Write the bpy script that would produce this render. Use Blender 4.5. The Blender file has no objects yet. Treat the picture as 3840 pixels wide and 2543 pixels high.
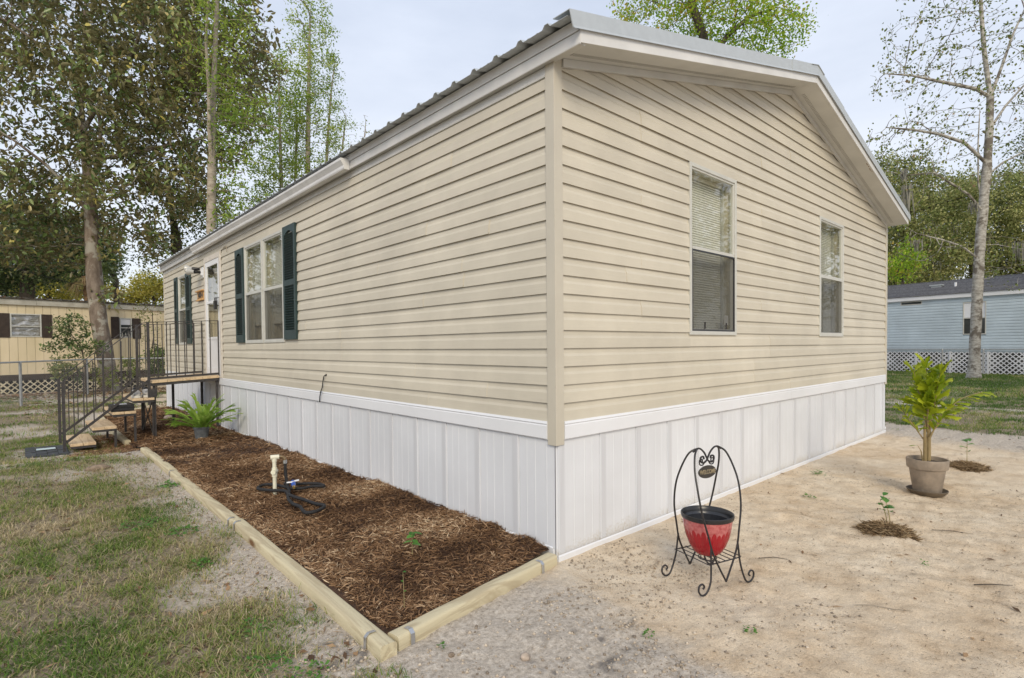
import bpy, bmesh, math, random
import numpy as np
from mathutils import Vector, Matrix, Euler

R = math.radians
rng = np.random.default_rng(11)
random.seed(5)
scene = bpy.context.scene
COL = scene.collection

# ------------------------------------------------------------------ camera
CAM = np.array([-2.473, -2.3179, 1.344])
FPX, YAW, PIT, ROL, SX, SY = 2048.4, 0.7316, -0.0216, -0.0091, -13.36, 71.12
_F = np.array([math.sin(YAW) * math.cos(PIT), math.cos(YAW) * math.cos(PIT), math.sin(PIT)])
_Rt = np.array([math.cos(YAW), -math.sin(YAW), 0.0])
_U = np.cross(_Rt, _F)
_R2 = math.cos(ROL) * _Rt + math.sin(ROL) * _U
_U2 = -math.sin(ROL) * _Rt + math.cos(ROL) * _U


def at(px, py, depth):
    """world point seen at a pixel of the survey photo (2368 wide) at a distance: used to site the trees"""
    d = _F + _R2 * (px * 1.62162 - 1920 - SX) / FPX - _U2 * (py * 1.62162 - 1271.5 - SY) / FPX
    return CAM + d * depth


cam_data = bpy.data.cameras.new('camera')
cam = bpy.data.objects.new('camera', cam_data)
COL.objects.link(cam)
M4 = Matrix.Identity(4)
for i in range(3):
    M4[i][0], M4[i][1], M4[i][2], M4[i][3] = _R2[i], _U2[i], -_F[i], CAM[i]
cam.matrix_world = M4
cam_data.sensor_width = 36.0
cam_data.lens = FPX / 3840 * 36
cam_data.shift_x = -SX / 3840
cam_data.shift_y = SY / 3840
cam_data.clip_start = 0.05
cam_data.clip_end = 1500
scene.camera = cam

# ------------------------------------------------------------------ light, sky, exposure
SUN_DIR = Vector((-0.62, -0.77, 0.62)).normalized()      # towards the sun
SUN_EL = math.asin(SUN_DIR.z)
SUN_AZ = math.atan2(SUN_DIR.x, SUN_DIR.y)
world = bpy.data.worlds.new('World')
scene.world = world
world.use_nodes = True
nt = world.node_tree
nt.nodes.clear()
wo = nt.nodes.new('ShaderNodeOutputWorld')
bg = nt.nodes.new('ShaderNodeBackground')
sky = nt.nodes.new('ShaderNodeTexSky')
sky.sky_type = 'NISHITA'
sky.sun_disc = False
sky.sun_elevation = SUN_EL
sky.sun_rotation = SUN_AZ
sky.air_density = 1.0
sky.dust_density = 1.5
tc = nt.nodes.new('ShaderNodeTexCoord')
mp = nt.nodes.new('ShaderNodeMapping')
mp.inputs['Scale'].default_value = (1.0, 1.0, 3.2)
ns = nt.nodes.new('ShaderNodeTexNoise')
ns.inputs['Scale'].default_value = 2.6
ns.inputs['Detail'].default_value = 7
ns.inputs['Roughness'].default_value = 0.55
rp = nt.nodes.new('ShaderNodeValToRGB')
rp.color_ramp.elements[0].position = 0.36
rp.color_ramp.elements[0].color = (0.74, 0.74, 0.74, 1)
rp.color_ramp.elements[1].position = 0.66
rp.color_ramp.elements[1].color = (0.93, 0.93, 0.93, 1)
mx = nt.nodes.new('ShaderNodeMixRGB')
sxyz = nt.nodes.new('ShaderNodeSeparateXYZ')                    # thin high cloud veil, whiter towards the horizon all round
veil = nt.nodes.new('ShaderNodeValToRGB')
veil.color_ramp.elements[0].position = 0.0
veil.color_ramp.elements[0].color = (0.88, 0.905, 0.955, 1)
veil.color_ramp.elements[1].position = 0.62
veil.color_ramp.elements[1].color = (0.635, 0.705, 0.845, 1)
vm = nt.nodes.new('ShaderNodeMixRGB')
vm.blend_type = 'MULTIPLY'
vm.inputs['Fac'].default_value = 1.0
vm.inputs['Color2'].default_value = (10.0, 10.0, 10.0, 1)
nt.links.new(tc.outputs['Generated'], sxyz.inputs[0])
nt.links.new(sxyz.outputs[2], veil.inputs['Fac'])
nt.links.new(veil.outputs['Color'], vm.inputs['Color1'])
nt.links.new(vm.outputs['Color'], mx.inputs['Color2'])
nt.links.new(tc.outputs['Generated'], mp.inputs['Vector'])
nt.links.new(mp.outputs['Vector'], ns.inputs['Vector'])
nt.links.new(ns.outputs['Fac'], rp.inputs['Fac'])
nt.links.new(rp.outputs['Color'], mx.inputs['Fac'])
nt.links.new(sky.outputs['Color'], mx.inputs['Color1'])
nt.links.new(mx.outputs['Color'], bg.inputs['Color'])
bg.inputs['Strength'].default_value = 0.0805
nt.links.new(bg.outputs['Background'], wo.inputs['Surface'])

sun_data = bpy.data.lights.new('sun', 'SUN')
sun_data.energy = 1.45
sun_data.angle = R(24)
sun_data.color = (1.0, 0.87, 0.66)
sun = bpy.data.objects.new('sun', sun_data)
COL.objects.link(sun)
sun.rotation_euler = SUN_DIR.to_track_quat('Z', 'Y').to_euler()
sun.location = (-5, -8, 8)

scene.view_settings.view_transform = 'Standard'
scene.view_settings.look = 'None'
scene.view_settings.exposure = 0.60
scene.view_settings.gamma = 1.0
scene.view_settings.use_curve_mapping = False
scene.render.engine = 'CYCLES'
scene.cycles.max_bounces = 8
scene.cycles.diffuse_bounces = 4
scene.cycles.transparent_max_bounces = 24
scene.cycles.use_denoising = True

# ------------------------------------------------------------------ helpers: objects
def tag(o, label=None, cat=None, group=None, kind=None):
    if label: o['label'] = label
    if cat: o['category'] = cat
    if group: o['group'] = group
    if kind: o['kind'] = kind
    return o


def thing(name, label, cat, loc=(0, 0, 0), group=None):
    o = bpy.data.objects.new(name, None)
    o.empty_display_size = 0.2
    COL.objects.link(o)
    o.location = loc
    return tag(o, label, cat, group)


def origin_of(o):
    v = Vector((0, 0, 0))
    while o is not None:
        v += o.location
        o = o.parent
    return v


def link(name, mesh, parent=None, loc=None):
    o = bpy.data.objects.new(name, mesh)
    COL.objects.link(o)
    if parent is not None:
        o.parent = parent
    if loc is not None:
        o.location = loc
    return o


def copy_tree(o, parent=None):
    c = o.copy()
    COL.objects.link(c)
    c.parent = parent
    for ch in list(o.children):
        copy_tree(ch, c)
    return c


def np_mesh(name, verts, faces_list, mat=None, tone=None, smooth=False):
    """verts (N,3); faces_list: list of int arrays (M,k); tone: per-vertex float attribute"""
    me = bpy.data.meshes.new(name)
    verts = np.asarray(verts, dtype=np.float32)
    loops = np.concatenate([np.asarray(f, dtype=np.int32).ravel() for f in faces_list])
    counts = np.concatenate([np.full(len(f), np.asarray(f).shape[1], dtype=np.int32) for f in faces_list])
    starts = np.concatenate([[0], np.cumsum(counts)[:-1]]).astype(np.int32)
    me.vertices.add(len(verts))
    me.vertices.foreach_set('co', verts.ravel())
    me.loops.add(len(loops))
    me.loops.foreach_set('vertex_index', loops)
    me.polygons.add(len(counts))
    me.polygons.foreach_set('loop_start', starts)
    me.polygons.foreach_set('loop_total', counts)
    if smooth:
        me.polygons.foreach_set('use_smooth', np.ones(len(counts), dtype=bool))
    me.update(calc_edges=True)
    if tone is not None:
        a = me.attributes.new('tone', 'FLOAT', 'POINT')
        a.data.foreach_set('value', np.asarray(tone, dtype=np.float32))
    if mat: me.materials.append(mat)
    return me


class MB:
    """collects shapes in world coordinates, builds ONE mesh object"""
    def __init__(s):
        s.v, s.f = [], []

    def add(s, vs, fs):
        b = len(s.v)
        s.v.extend([tuple(map(float, v)) for v in vs])
        s.f.extend([tuple(b + i for i in f) for f in fs])

    def box(s, a, b):
        x0, x1 = sorted((a[0], b[0])); y0, y1 = sorted((a[1], b[1])); z0, z1 = sorted((a[2], b[2]))
        s.add([(x0, y0, z0), (x1, y0, z0), (x1, y1, z0), (x0, y1, z0), (x0, y0, z1), (x1, y0, z1), (x1, y1, z1), (x0, y1, z1)],
              [(3, 2, 1, 0), (4, 5, 6, 7), (0, 1, 5, 4), (1, 2, 6, 5), (2, 3, 7, 6), (3, 0, 4, 7)])

    def fbox(s, fn, a, b):
        """box given in a wall's own frame: (out, height, along)"""
        (o0, z0, t0), (o1, z1, t1) = a, b
        s.add([fn(o0, z0, t0), fn(o1, z0, t0), fn(o1, z0, t1), fn(o0, z0, t1), fn(o0, z1, t0), fn(o1, z1, t0), fn(o1, z1, t1), fn(o0, z1, t1)],
              [(3, 2, 1, 0), (4, 5, 6, 7), (0, 1, 5, 4), (1, 2, 6, 5), (2, 3, 7, 6), (3, 0, 4, 7)])

    def bar(s, p, q, w, h=None, up=(0, 0, 1)):
        h = h or w
        p, q = Vector(p), Vector(q)
        d = (q - p).normalized()
        u = Vector(up)
        if abs(d.dot(u)) > 0.98: u = Vector((0, 1, 0))
        sdir = d.cross(u).normalized() * w / 2
        t = sdir.cross(d).normalized() * h / 2
        c = [p - sdir - t, p + sdir - t, p + sdir + t, p - sdir + t, q - sdir - t, q + sdir - t, q + sdir + t, q - sdir + t]
        s.add(c, [(3, 2, 1, 0), (4, 5, 6, 7), (0, 1, 5, 4), (1, 2, 6, 5), (2, 3, 7, 6), (3, 0, 4, 7)])

    def tube(s, pts, r, n=8, cap=True):
        pts = [Vector(p) for p in pts]
        rs = r if hasattr(r, '__len__') else [r] * len(pts)
        vs, fs = [], []
        prev = None
        for i, p in enumerate(pts):
            d = (pts[min(i + 1, len(pts) - 1)] - pts[max(i - 1, 0)])
            if d.length < 1e-9: d = Vector((0, 0, 1))
            d.normalize()
            if prev is None:
                u = Vector((0, 0, 1)) if abs(d.z) < 0.9 else Vector((1, 0, 0))
                a = d.cross(u).normalized()
            else:
                a = (prev - d * prev.dot(d))
                if a.length < 1e-6: a = d.orthogonal()
                a.normalize()
            prev = a
            b = d.cross(a)
            for k in range(n):
                t = 2 * math.pi * k / n
                vs.append(p + (a * math.cos(t) + b * math.sin(t)) * rs[i])
        for i in range(len(pts) - 1):
            for k in range(n):
                k2 = (k + 1) % n
                fs.append((i * n + k, i * n + k2, (i + 1) * n + k2, (i + 1) * n + k))
        if cap:
            fs.append(tuple(range(n - 1, -1, -1)))
            fs.append(tuple((len(pts) - 1) * n + k for k in range(n)))
        s.add(vs, fs)

    def lathe(s, prof, c, n=32, mod=None, rs=1.0):
        prof = [(r * rs, z) for r, z in prof]
        vs, fs = [], []
        for (r, z) in prof:
            for k in range(n):
                t = 2 * math.pi * k / n
                rr = r * (mod(t, z) if mod else 1)
                vs.append((c[0] + rr * math.cos(t), c[1] + rr * math.sin(t), c[2] + z))
        for i in range(len(prof) - 1):
            for k in range(n):
                k2 = (k + 1) % n
                fs.append((i * n + k, i * n + k2, (i + 1) * n + k2, (i + 1) * n + k))
        s.add(vs, fs)

    def extrude(s, poly, fn, t0, t1, tlim=None, segs=1, wob=None):
        """closed polygon of (a,b) pairs swept along t; fn(a,b,t)->xyz; tlim(a,b)->(lo,hi) clips the ends"""
        n = len(poly)
        vs, fs = [], []
        for i in range(segs + 1):
            for (a, b) in poly:
                lo, hi = t0, t1
                if tlim:
                    l2, h2 = tlim(a, b)
                    lo, hi = max(lo, l2), min(hi, h2)
                    if hi < lo: lo = hi = (lo + hi) / 2
                t = lo + (hi - lo) * i / segs
                aa = a + (wob(t) if (wob and a > 0) else 0)
                vs.append(fn(aa, b, t))
        for i in range(segs):
            for k in range(n):
                k2 = (k + 1) % n
                fs.append((i * n + k, i * n + k2, (i + 1) * n + k2, (i + 1) * n + k))
        fs.append(tuple(range(n - 1, -1, -1)))
        fs.append(tuple(segs * n + k for k in range(n)))
        s.add(vs, fs)

    def build(s, name, mat, parent=None, smooth=False, bevel=0.0, raw=False):
        off = origin_of(parent) if (parent is not None and not raw) else Vector((0, 0, 0))
        me = bpy.data.meshes.new(name)
        me.from_pydata([(v[0] - off.x, v[1] - off.y, v[2] - off.z) for v in s.v], [], s.f)
        bm = bmesh.new(); bm.from_mesh(me)
        bmesh.ops.recalc_face_normals(bm, faces=bm.faces)
        bm.to_mesh(me); bm.free()
        if smooth:
            me.polygons.foreach_set('use_smooth', [True] * len(me.polygons))
            try: me.set_sharp_from_angle(angle=R(40))
            except Exception: pass
        me.materials.append(mat)
        o = link(name, me, parent)
        if bevel:
            b = o.modifiers.new('soft_edges', 'BEVEL'); b.width = bevel; b.segments = 2; b.limit_method = 'ANGLE'
        return o


# ------------------------------------------------------------------ helpers: numpy noise
_lat = rng.random((256, 256))


def vnoise(x, y):
    x = np.asarray(x, dtype=float); y = np.asarray(y, dtype=float)
    xi, yi = np.floor(x).astype(int), np.floor(y).astype(int)
    fx, fy = x - xi, y - yi
    fx, fy = fx * fx * (3 - 2 * fx), fy * fy * (3 - 2 * fy)
    g = lambda a, b: _lat[a & 255, b & 255]
    return (g(xi, yi) * (1 - fx) + g(xi + 1, yi) * fx) * (1 - fy) + (g(xi, yi + 1) * (1 - fx) + g(xi + 1, yi + 1) * fx) * fy


def fbm(x, y, o=4):
    s, a, t = 0, 1.0, 0
    for i in range(o):
        s = s + a * vnoise(x * 2 ** i + 17.3 * i, y * 2 ** i + 9.1 * i); t += a; a *= 0.5
    return s / t


def sst(x, a, b):
    t = np.clip((np.asarray(x, dtype=float) - a) / (b - a), 0, 1)
    return t * t * (3 - 2 * t)


# ------------------------------------------------------------------ helpers: materials
def new_mat(name):
    m = bpy.data.materials.new(name); m.use_nodes = True
    t = m.node_tree
    b = t.nodes.get('Principled BSDF')
    return m, t, b


def N(t, typ, **kw):
    n = t.nodes.new(typ)
    for k, v in kw.items():
        if k in n.inputs: n.inputs[k].default_value = v
        else: setattr(n, k, v)
    return n


def rgb(c): return (c[0], c[1], c[2], 1)


def mat(name, col, rough=0.6, var=0.12, scale=6.0, bump=0.0, bscale=60.0, metal=0.0, stretch=(1, 1, 1), spec=0.5, col2=None, rnd=0.0, detail=4):
    m, t, b = new_mat(name)
    tcn = N(t, 'ShaderNodeTexCoord'); mpn = N(t, 'ShaderNodeMapping'); mpn.inputs['Scale'].default_value = stretch
    t.links.new(tcn.outputs['Object'], mpn.inputs['Vector'])
    n1 = N(t, 'ShaderNodeTexNoise', Scale=scale, Detail=detail, Roughness=0.6)
    t.links.new(mpn.outputs['Vector'], n1.inputs['Vector'])
    r = N(t, 'ShaderNodeValToRGB')
    c2 = col2 if col2 else tuple(c * (1 - 2 * var) for c in col)
    c1 = col if col2 else tuple(min(1, c * (1 + var * 0.7)) for c in col)
    r.color_ramp.elements[0].position = 0.3; r.color_ramp.elements[0].color = rgb(c2)
    r.color_ramp.elements[1].position = 0.68; r.color_ramp.elements[1].color = rgb(c1)
    t.links.new(n1.outputs['Fac'], r.inputs['Fac'])
    out = r.outputs['Color']
    if rnd:
        oi = N(t, 'ShaderNodeObjectInfo'); hs = N(t, 'ShaderNodeHueSaturation')
        mr = N(t, 'ShaderNodeMapRange'); mr.inputs['To Min'].default_value = 1 - rnd; mr.inputs['To Max'].default_value = 1 + rnd
        t.links.new(oi.outputs['Random'], mr.inputs['Value']); t.links.new(mr.outputs['Result'], hs.inputs['Value'])
        t.links.new(out, hs.inputs['Color']); out = hs.outputs['Color']
    t.links.new(out, b.inputs['Base Color'])
    b.inputs['Roughness'].default_value = rough; b.inputs['Metallic'].default_value = metal
    b.inputs['Specular IOR Level'].default_value = spec
    if bump:
        n2 = N(t, 'ShaderNodeTexNoise', Scale=bscale, Detail=4)
        t.links.new(mpn.outputs['Vector'], n2.inputs['Vector'])
        bp = N(t, 'ShaderNodeBump', Strength=bump, Distance=0.01)
        t.links.new(n2.outputs['Fac'], bp.inputs['Height']); t.links.new(bp.outputs['Normal'], b.inputs['Normal'])
    return m


def tone_mat(name, stops, rough=0.6, trans=0.0, tcol=None, back=None, spec=0.3, bump=0.0):
    """colour from the per-leaf 'tone' attribute"""
    m, t, b = new_mat(name)
    a = N(t, 'ShaderNodeAttribute', attribute_name='tone')
    r = N(t, 'ShaderNodeValToRGB')
    els = r.color_ramp.elements
    els[0].position, els[0].color = stops[0][0], rgb(stops[0][1])
    els[1].position, els[1].color = stops[-1][0], rgb(stops[-1][1])
    for p, c in stops[1:-1]:
        e = els.new(p); e.color = rgb(c)
    t.links.new(a.outputs['Fac'], r.inputs['Fac'])
    col = r.outputs['Color']
    if back:
        g = N(t, 'ShaderNodeNewGeometry'); mxn = N(t, 'ShaderNodeMixRGB'); mxn.inputs['Color2'].default_value = rgb(back)
        t.links.new(g.outputs['Backfacing'], mxn.inputs['Fac']); t.links.new(col, mxn.inputs['Color1']); col = mxn.outputs['Color']
    t.links.new(col, b.inputs['Base Color'])
    b.inputs['Roughness'].default_value = rough
    b.inputs['Specular IOR Level'].default_value = spec
    if trans:
        tr = N(t, 'ShaderNodeBsdfTranslucent'); ms = N(t, 'ShaderNodeMixShader'); ms.inputs['Fac'].default_value = trans
        t.links.new(col, tr.inputs['Color'])
        t.links.new(b.outputs['BSDF'], ms.inputs[1]); t.links.new(tr.outputs['BSDF'], ms.inputs[2])
        t.links.new(ms.outputs['Shader'], t.nodes['Material Output'].inputs['Surface'])
    return m


def wood_mat(name, light, dark, axis=1, rough=0.75, ring=26.0, knots=True):
    """sawn softwood: grain stretched along the given axis, knots and end grain"""
    m, t, b = new_mat(name)
    tcn = N(t, 'ShaderNodeTexCoord'); mpn = N(t, 'ShaderNodeMapping')
    s = [9.0, 9.0, 9.0]; s[axis] = 0.9
    mpn.inputs['Scale'].default_value = s
    oi = N(t, 'ShaderNodeObjectInfo')
    add = N(t, 'ShaderNodeVectorMath', operation='ADD')
    ml = N(t, 'ShaderNodeMath', operation='MULTIPLY'); ml.inputs[1].default_value = 37.0
    t.links.new(oi.outputs['Random'], ml.inputs[0])
    t.links.new(tcn.outputs['Object'], add.inputs[0]); t.links.new(ml.outputs[0], add.inputs[1])
    t.links.new(add.outputs[0], mpn.inputs['Vector'])
    n1 = N(t, 'ShaderNodeTexNoise', Scale=1.0, Detail=5, Roughness=0.55, Distortion=0.8)
    t.links.new(mpn.outputs['Vector'], n1.inputs['Vector'])
    w = N(t, 'ShaderNodeMath', operation='MULTIPLY'); w.inputs[1].default_value = ring
    t.links.new(n1.outputs['Fac'], w.inputs[0])
    sn = N(t, 'ShaderNodeMath', operation='SINE'); t.links.new(w.outputs[0], sn.inputs[0])
    r = N(t, 'ShaderNodeValToRGB')
    r.color_ramp.elements[0].position = 0.0; r.color_ramp.elements[0].color = rgb(tuple(l * 0.72 + d * 0.28 for l, d in zip(light, dark)))
    r.color_ramp.elements[1].position = 0.6; r.color_ramp.elements[1].color = rgb(light)
    mr = N(t, 'ShaderNodeMapRange'); mr.inputs['From Min'].default_value = -1
    t.links.new(sn.outputs[0], mr.inputs['Value']); t.links.new(mr.outputs['Result'], r.inputs['Fac'])
    col = r.outputs['Color']
    if knots:
        mp2 = N(t, 'ShaderNodeMapping'); s2 = [9.0, 9.0, 9.0]; s2[axis] = 3.2; mp2.inputs['Scale'].default_value = s2
        t.links.new(add.outputs[0], mp2.inputs['Vector'])
        vo = N(t, 'ShaderNodeTexVoronoi', Scale=0.55)
        t.links.new(mp2.outputs['Vector'], vo.inputs['Vector'])
        kr = N(t, 'ShaderNodeValToRGB'); kr.color_ramp.elements[0].position = 0.07; kr.color_ramp.elements[0].color = (1, 1, 1, 1)
        kr.color_ramp.elements[1].position = 0.17; kr.color_ramp.elements[1].color = (0, 0, 0, 1)
        t.links.new(vo.outputs['Distance'], kr.inputs['Fac'])
        mxn = N(t, 'ShaderNodeMixRGB'); mxn.inputs['Color2'].default_value = rgb(dark)
        t.links.new(kr.outputs['Color'], mxn.inputs['Fac']); t.links.new(col, mxn.inputs['Color1']); col = mxn.outputs['Color']
    t.links.new(col, b.inputs['Base Color']); b.inputs['Roughness'].default_value = rough
    b.inputs['Specular IOR Level'].default_value = 0.25
    bp = N(t, 'ShaderNodeBump', Strength=0.25, Distance=0.004)
    t.links.new(sn.outputs[0], bp.inputs['Height']); t.links.new(bp.outputs['Normal'], b.inputs['Normal'])
    return m


def vinyl_mat(name, col, streak_axis, dirt=0.10, rough=0.42, rnd=0.045):
    """vinyl siding: faint embossed grain, light grime blotches, tiny shade differences piece to piece"""
    m, t, b = new_mat(name)
    tcn = N(t, 'ShaderNodeTexCoord')
    n1 = N(t, 'ShaderNodeTexNoise', Scale=1.3, Detail=5, Roughness=0.62)
    t.links.new(tcn.outputs['Object'], n1.inputs['Vector'])
    r = N(t, 'ShaderNodeValToRGB'); r.color_ramp.elements[0].position = 0.28; r.color_ramp.elements[1].position = 0.62
    r.color_ramp.elements[0].color = rgb(tuple(c * (1 - 1.6 * dirt) for c in col)); r.color_ramp.elements[1].color = rgb(col)
    t.links.new(n1.outputs['Fac'], r.inputs['Fac'])
    mpn = N(t, 'ShaderNodeMapping'); s = [60.0, 60.0, 260.0]; s[streak_axis] = 5.0; mpn.inputs['Scale'].default_value = s
    t.links.new(tcn.outputs['Object'], mpn.inputs['Vector'])
    n2 = N(t, 'ShaderNodeTexNoise', Scale=1.0, Detail=3); t.links.new(mpn.outputs['Vector'], n2.inputs['Vector'])
    mr = N(t, 'ShaderNodeMapRange'); mr.inputs['To Min'].default_value = 0.93; mr.inputs['To Max'].default_value = 1.05
    t.links.new(n2.outputs['Fac'], mr.inputs['Value'])
    oi = N(t, 'ShaderNodeObjectInfo'); mr2 = N(t, 'ShaderNodeMapRange'); mr2.inputs['To Min'].default_value = 1 - rnd; mr2.inputs['To Max'].default_value = 1 + rnd
    t.links.new(oi.outputs['Random'], mr2.inputs['Value'])
    mm = N(t, 'ShaderNodeMath', operation='MULTIPLY'); t.links.new(mr.outputs[0], mm.inputs[0]); t.links.new(mr2.outputs[0], mm.inputs[1])
    hs = N(t, 'ShaderNodeHueSaturation'); t.links.new(r.outputs['Color'], hs.inputs['Color']); t.links.new(mm.outputs[0], hs.inputs['Value'])
    t.links.new(hs.outputs['Color'], b.inputs['Base Color'])
    b.inputs['Roughness'].default_value = rough; b.inputs['Specular IOR Level'].default_value = 0.35
    bp = N(t, 'ShaderNodeBump', Strength=0.12, Distance=0.002)
    t.links.new(n2.outputs['Fac'], bp.inputs['Height']); t.links.new(bp.outputs['Normal'], b.inputs['Normal'])
    return m


def slot_mat(name, col, axis, pitch_t=0.0105, pitch_z=0.02):
    """strip with staggered punched slots (fine relief and dark holes)"""
    m, t, b = new_mat(name)
    tcn = N(t, 'ShaderNodeTexCoord'); sp = N(t, 'ShaderNodeSeparateXYZ'); t.links.new(tcn.outputs['Object'], sp.inputs[0])
    def M(op, a, bb=None, v=None):
        n = N(t, 'ShaderNodeMath', operation=op); t.links.new(a, n.inputs[0])
        if bb is not None: t.links.new(bb, n.inputs[1])
        if v is not None: n.inputs[1].default_value = v
        return n.outputs[0]
    tt = sp.outputs[axis]; zz = sp.outputs[2]
    u = M('DIVIDE', tt, v=pitch_t); fl = M('FLOOR', u); fu = M('SUBTRACT', u, fl)
    par = M('MULTIPLY', M('MODULO', fl, v=2.0), v=0.5)
    w = M('ADD', M('DIVIDE', zz, v=pitch_z), par); fw = M('SUBTRACT', w, M('FLOOR', w))
    a = M('LESS_THAN', M('ABSOLUTE', M('SUBTRACT', fu, v=0.5)), v=0.22)
    c = M('LESS_THAN', M('ABSOLUTE', M('SUBTRACT', fw, v=0.5)), v=0.27)
    h = M('MULTIPLY', a, c)
    mxn = N(t, 'ShaderNodeMixRGB'); mxn.inputs['Color1'].default_value = rgb(col); mxn.inputs['Color2'].default_value = (0.28, 0.29, 0.32, 1)
    t.links.new(h, mxn.inputs['Fac']); t.links.new(mxn.outputs['Color'], b.inputs['Base Color'])
    b.inputs['Roughness'].default_value = 0.45
    return m


def glass_mat(name, tint=(0.92, 0.95, 0.94), refl=1.0):
    m, t, b = new_mat(name)
    t.nodes.remove(b)
    tr = N(t, 'ShaderNodeBsdfTransparent'); tr.inputs['Color'].default_value = rgb(tint)
    gl = N(t, 'ShaderNodeBsdfGlossy'); gl.inputs['Roughness'].default_value = 0.02
    lw = N(t, 'ShaderNodeLayerWeight'); lw.inputs['Blend'].default_value = 0.5
    pw = N(t, 'ShaderNodeMath', operation='POWER'); pw.inputs[1].default_value = 4.0
    t.links.new(lw.outputs['Facing'], pw.inputs[0])
    ml = N(t, 'ShaderNodeMath', operation='MULTIPLY_ADD'); ml.inputs[1].default_value = 0.7 * refl; ml.inputs[2].default_value = 0.045 * refl; ml.use_clamp = True
    t.links.new(pw.outputs[0], ml.inputs[0])
    ms = N(t, 'ShaderNodeMixShader')
    t.links.new(ml.outputs[0], ms.inputs['Fac']); t.links.new(tr.outputs[0], ms.inputs[1]); t.links.new(gl.outputs[0], ms.inputs[2])
    t.links.new(ms.outputs[0], t.nodes['Material Output'].inputs['Surface'])
    return m


def screen_mat(name):
    m, t, b = new_mat(name)
    b.inputs['Base Color'].default_value = (0.045, 0.043, 0.04, 1); b.inputs['Roughness'].default_value = 0.7
    tr = N(t, 'ShaderNodeBsdfTransparent'); ms = N(t, 'ShaderNodeMixShader'); ms.inputs['Fac'].default_value = 0.5
    t.links.new(tr.outputs[0], ms.inputs[1]); t.links.new(b.outputs[0], ms.inputs[2])
    t.links.new(ms.outputs[0], t.nodes['Material Output'].inputs['Surface'])
    return m


def bark_mat(name, a, b2, c=None, scale=9.0, stretch=(1, 1, 0.35), patch=None, bump=0.6):
    m, t, b = new_mat(name)
    tcn = N(t, 'ShaderNodeTexCoord'); mpn = N(t, 'ShaderNodeMapping'); mpn.inputs['Scale'].default_value = stretch
    t.links.new(tcn.outputs['Object'], mpn.inputs['Vector'])
    n1 = N(t, 'ShaderNodeTexNoise', Scale=scale, Detail=6, Roughness=0.65); t.links.new(mpn.outputs['Vector'], n1.inputs['Vector'])
    r = N(t, 'ShaderNodeValToRGB'); r.color_ramp.elements[0].position = 0.36; r.color_ramp.elements[1].position = 0.62
    r.color_ramp.elements[0].color = rgb(a); r.color_ramp.elements[1].color = rgb(b2)
    t.links.new(n1.outputs['Fac'], r.inputs['Fac']); col = r.outputs['Color']
    if patch:
        n3 = N(t, 'ShaderNodeTexNoise', Scale=scale * 0.35, Detail=5, Roughness=0.6); t.links.new(tcn.outputs['Object'], n3.inputs['Vector'])
        r3 = N(t, 'ShaderNodeValToRGB'); r3.color_ramp.elements[0].position = 0.52; r3.color_ramp.elements[1].position = 0.58
        t.links.new(n3.outputs['Fac'], r3.inputs['Fac'])
        mxn = N(t, 'ShaderNodeMixRGB'); mxn.inputs['Color2'].default_value = rgb(patch)
        t.links.new(r3.outputs['Color'], mxn.inputs['Fac']); t.links.new(col, mxn.inputs['Color1']); col = mxn.outputs['Color']
    t.links.new(col, b.inputs['Base Color']); b.inputs['Roughness'].default_value = 0.85; b.inputs['Specular IOR Level'].default_value = 0.2
    bp = N(t, 'ShaderNodeBump', Strength=bump, Distance=0.02); t.links.new(n1.outputs['Fac'], bp.inputs['Height']); t.links.new(bp.outputs['Normal'], b.inputs['Normal'])
    return m

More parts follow.
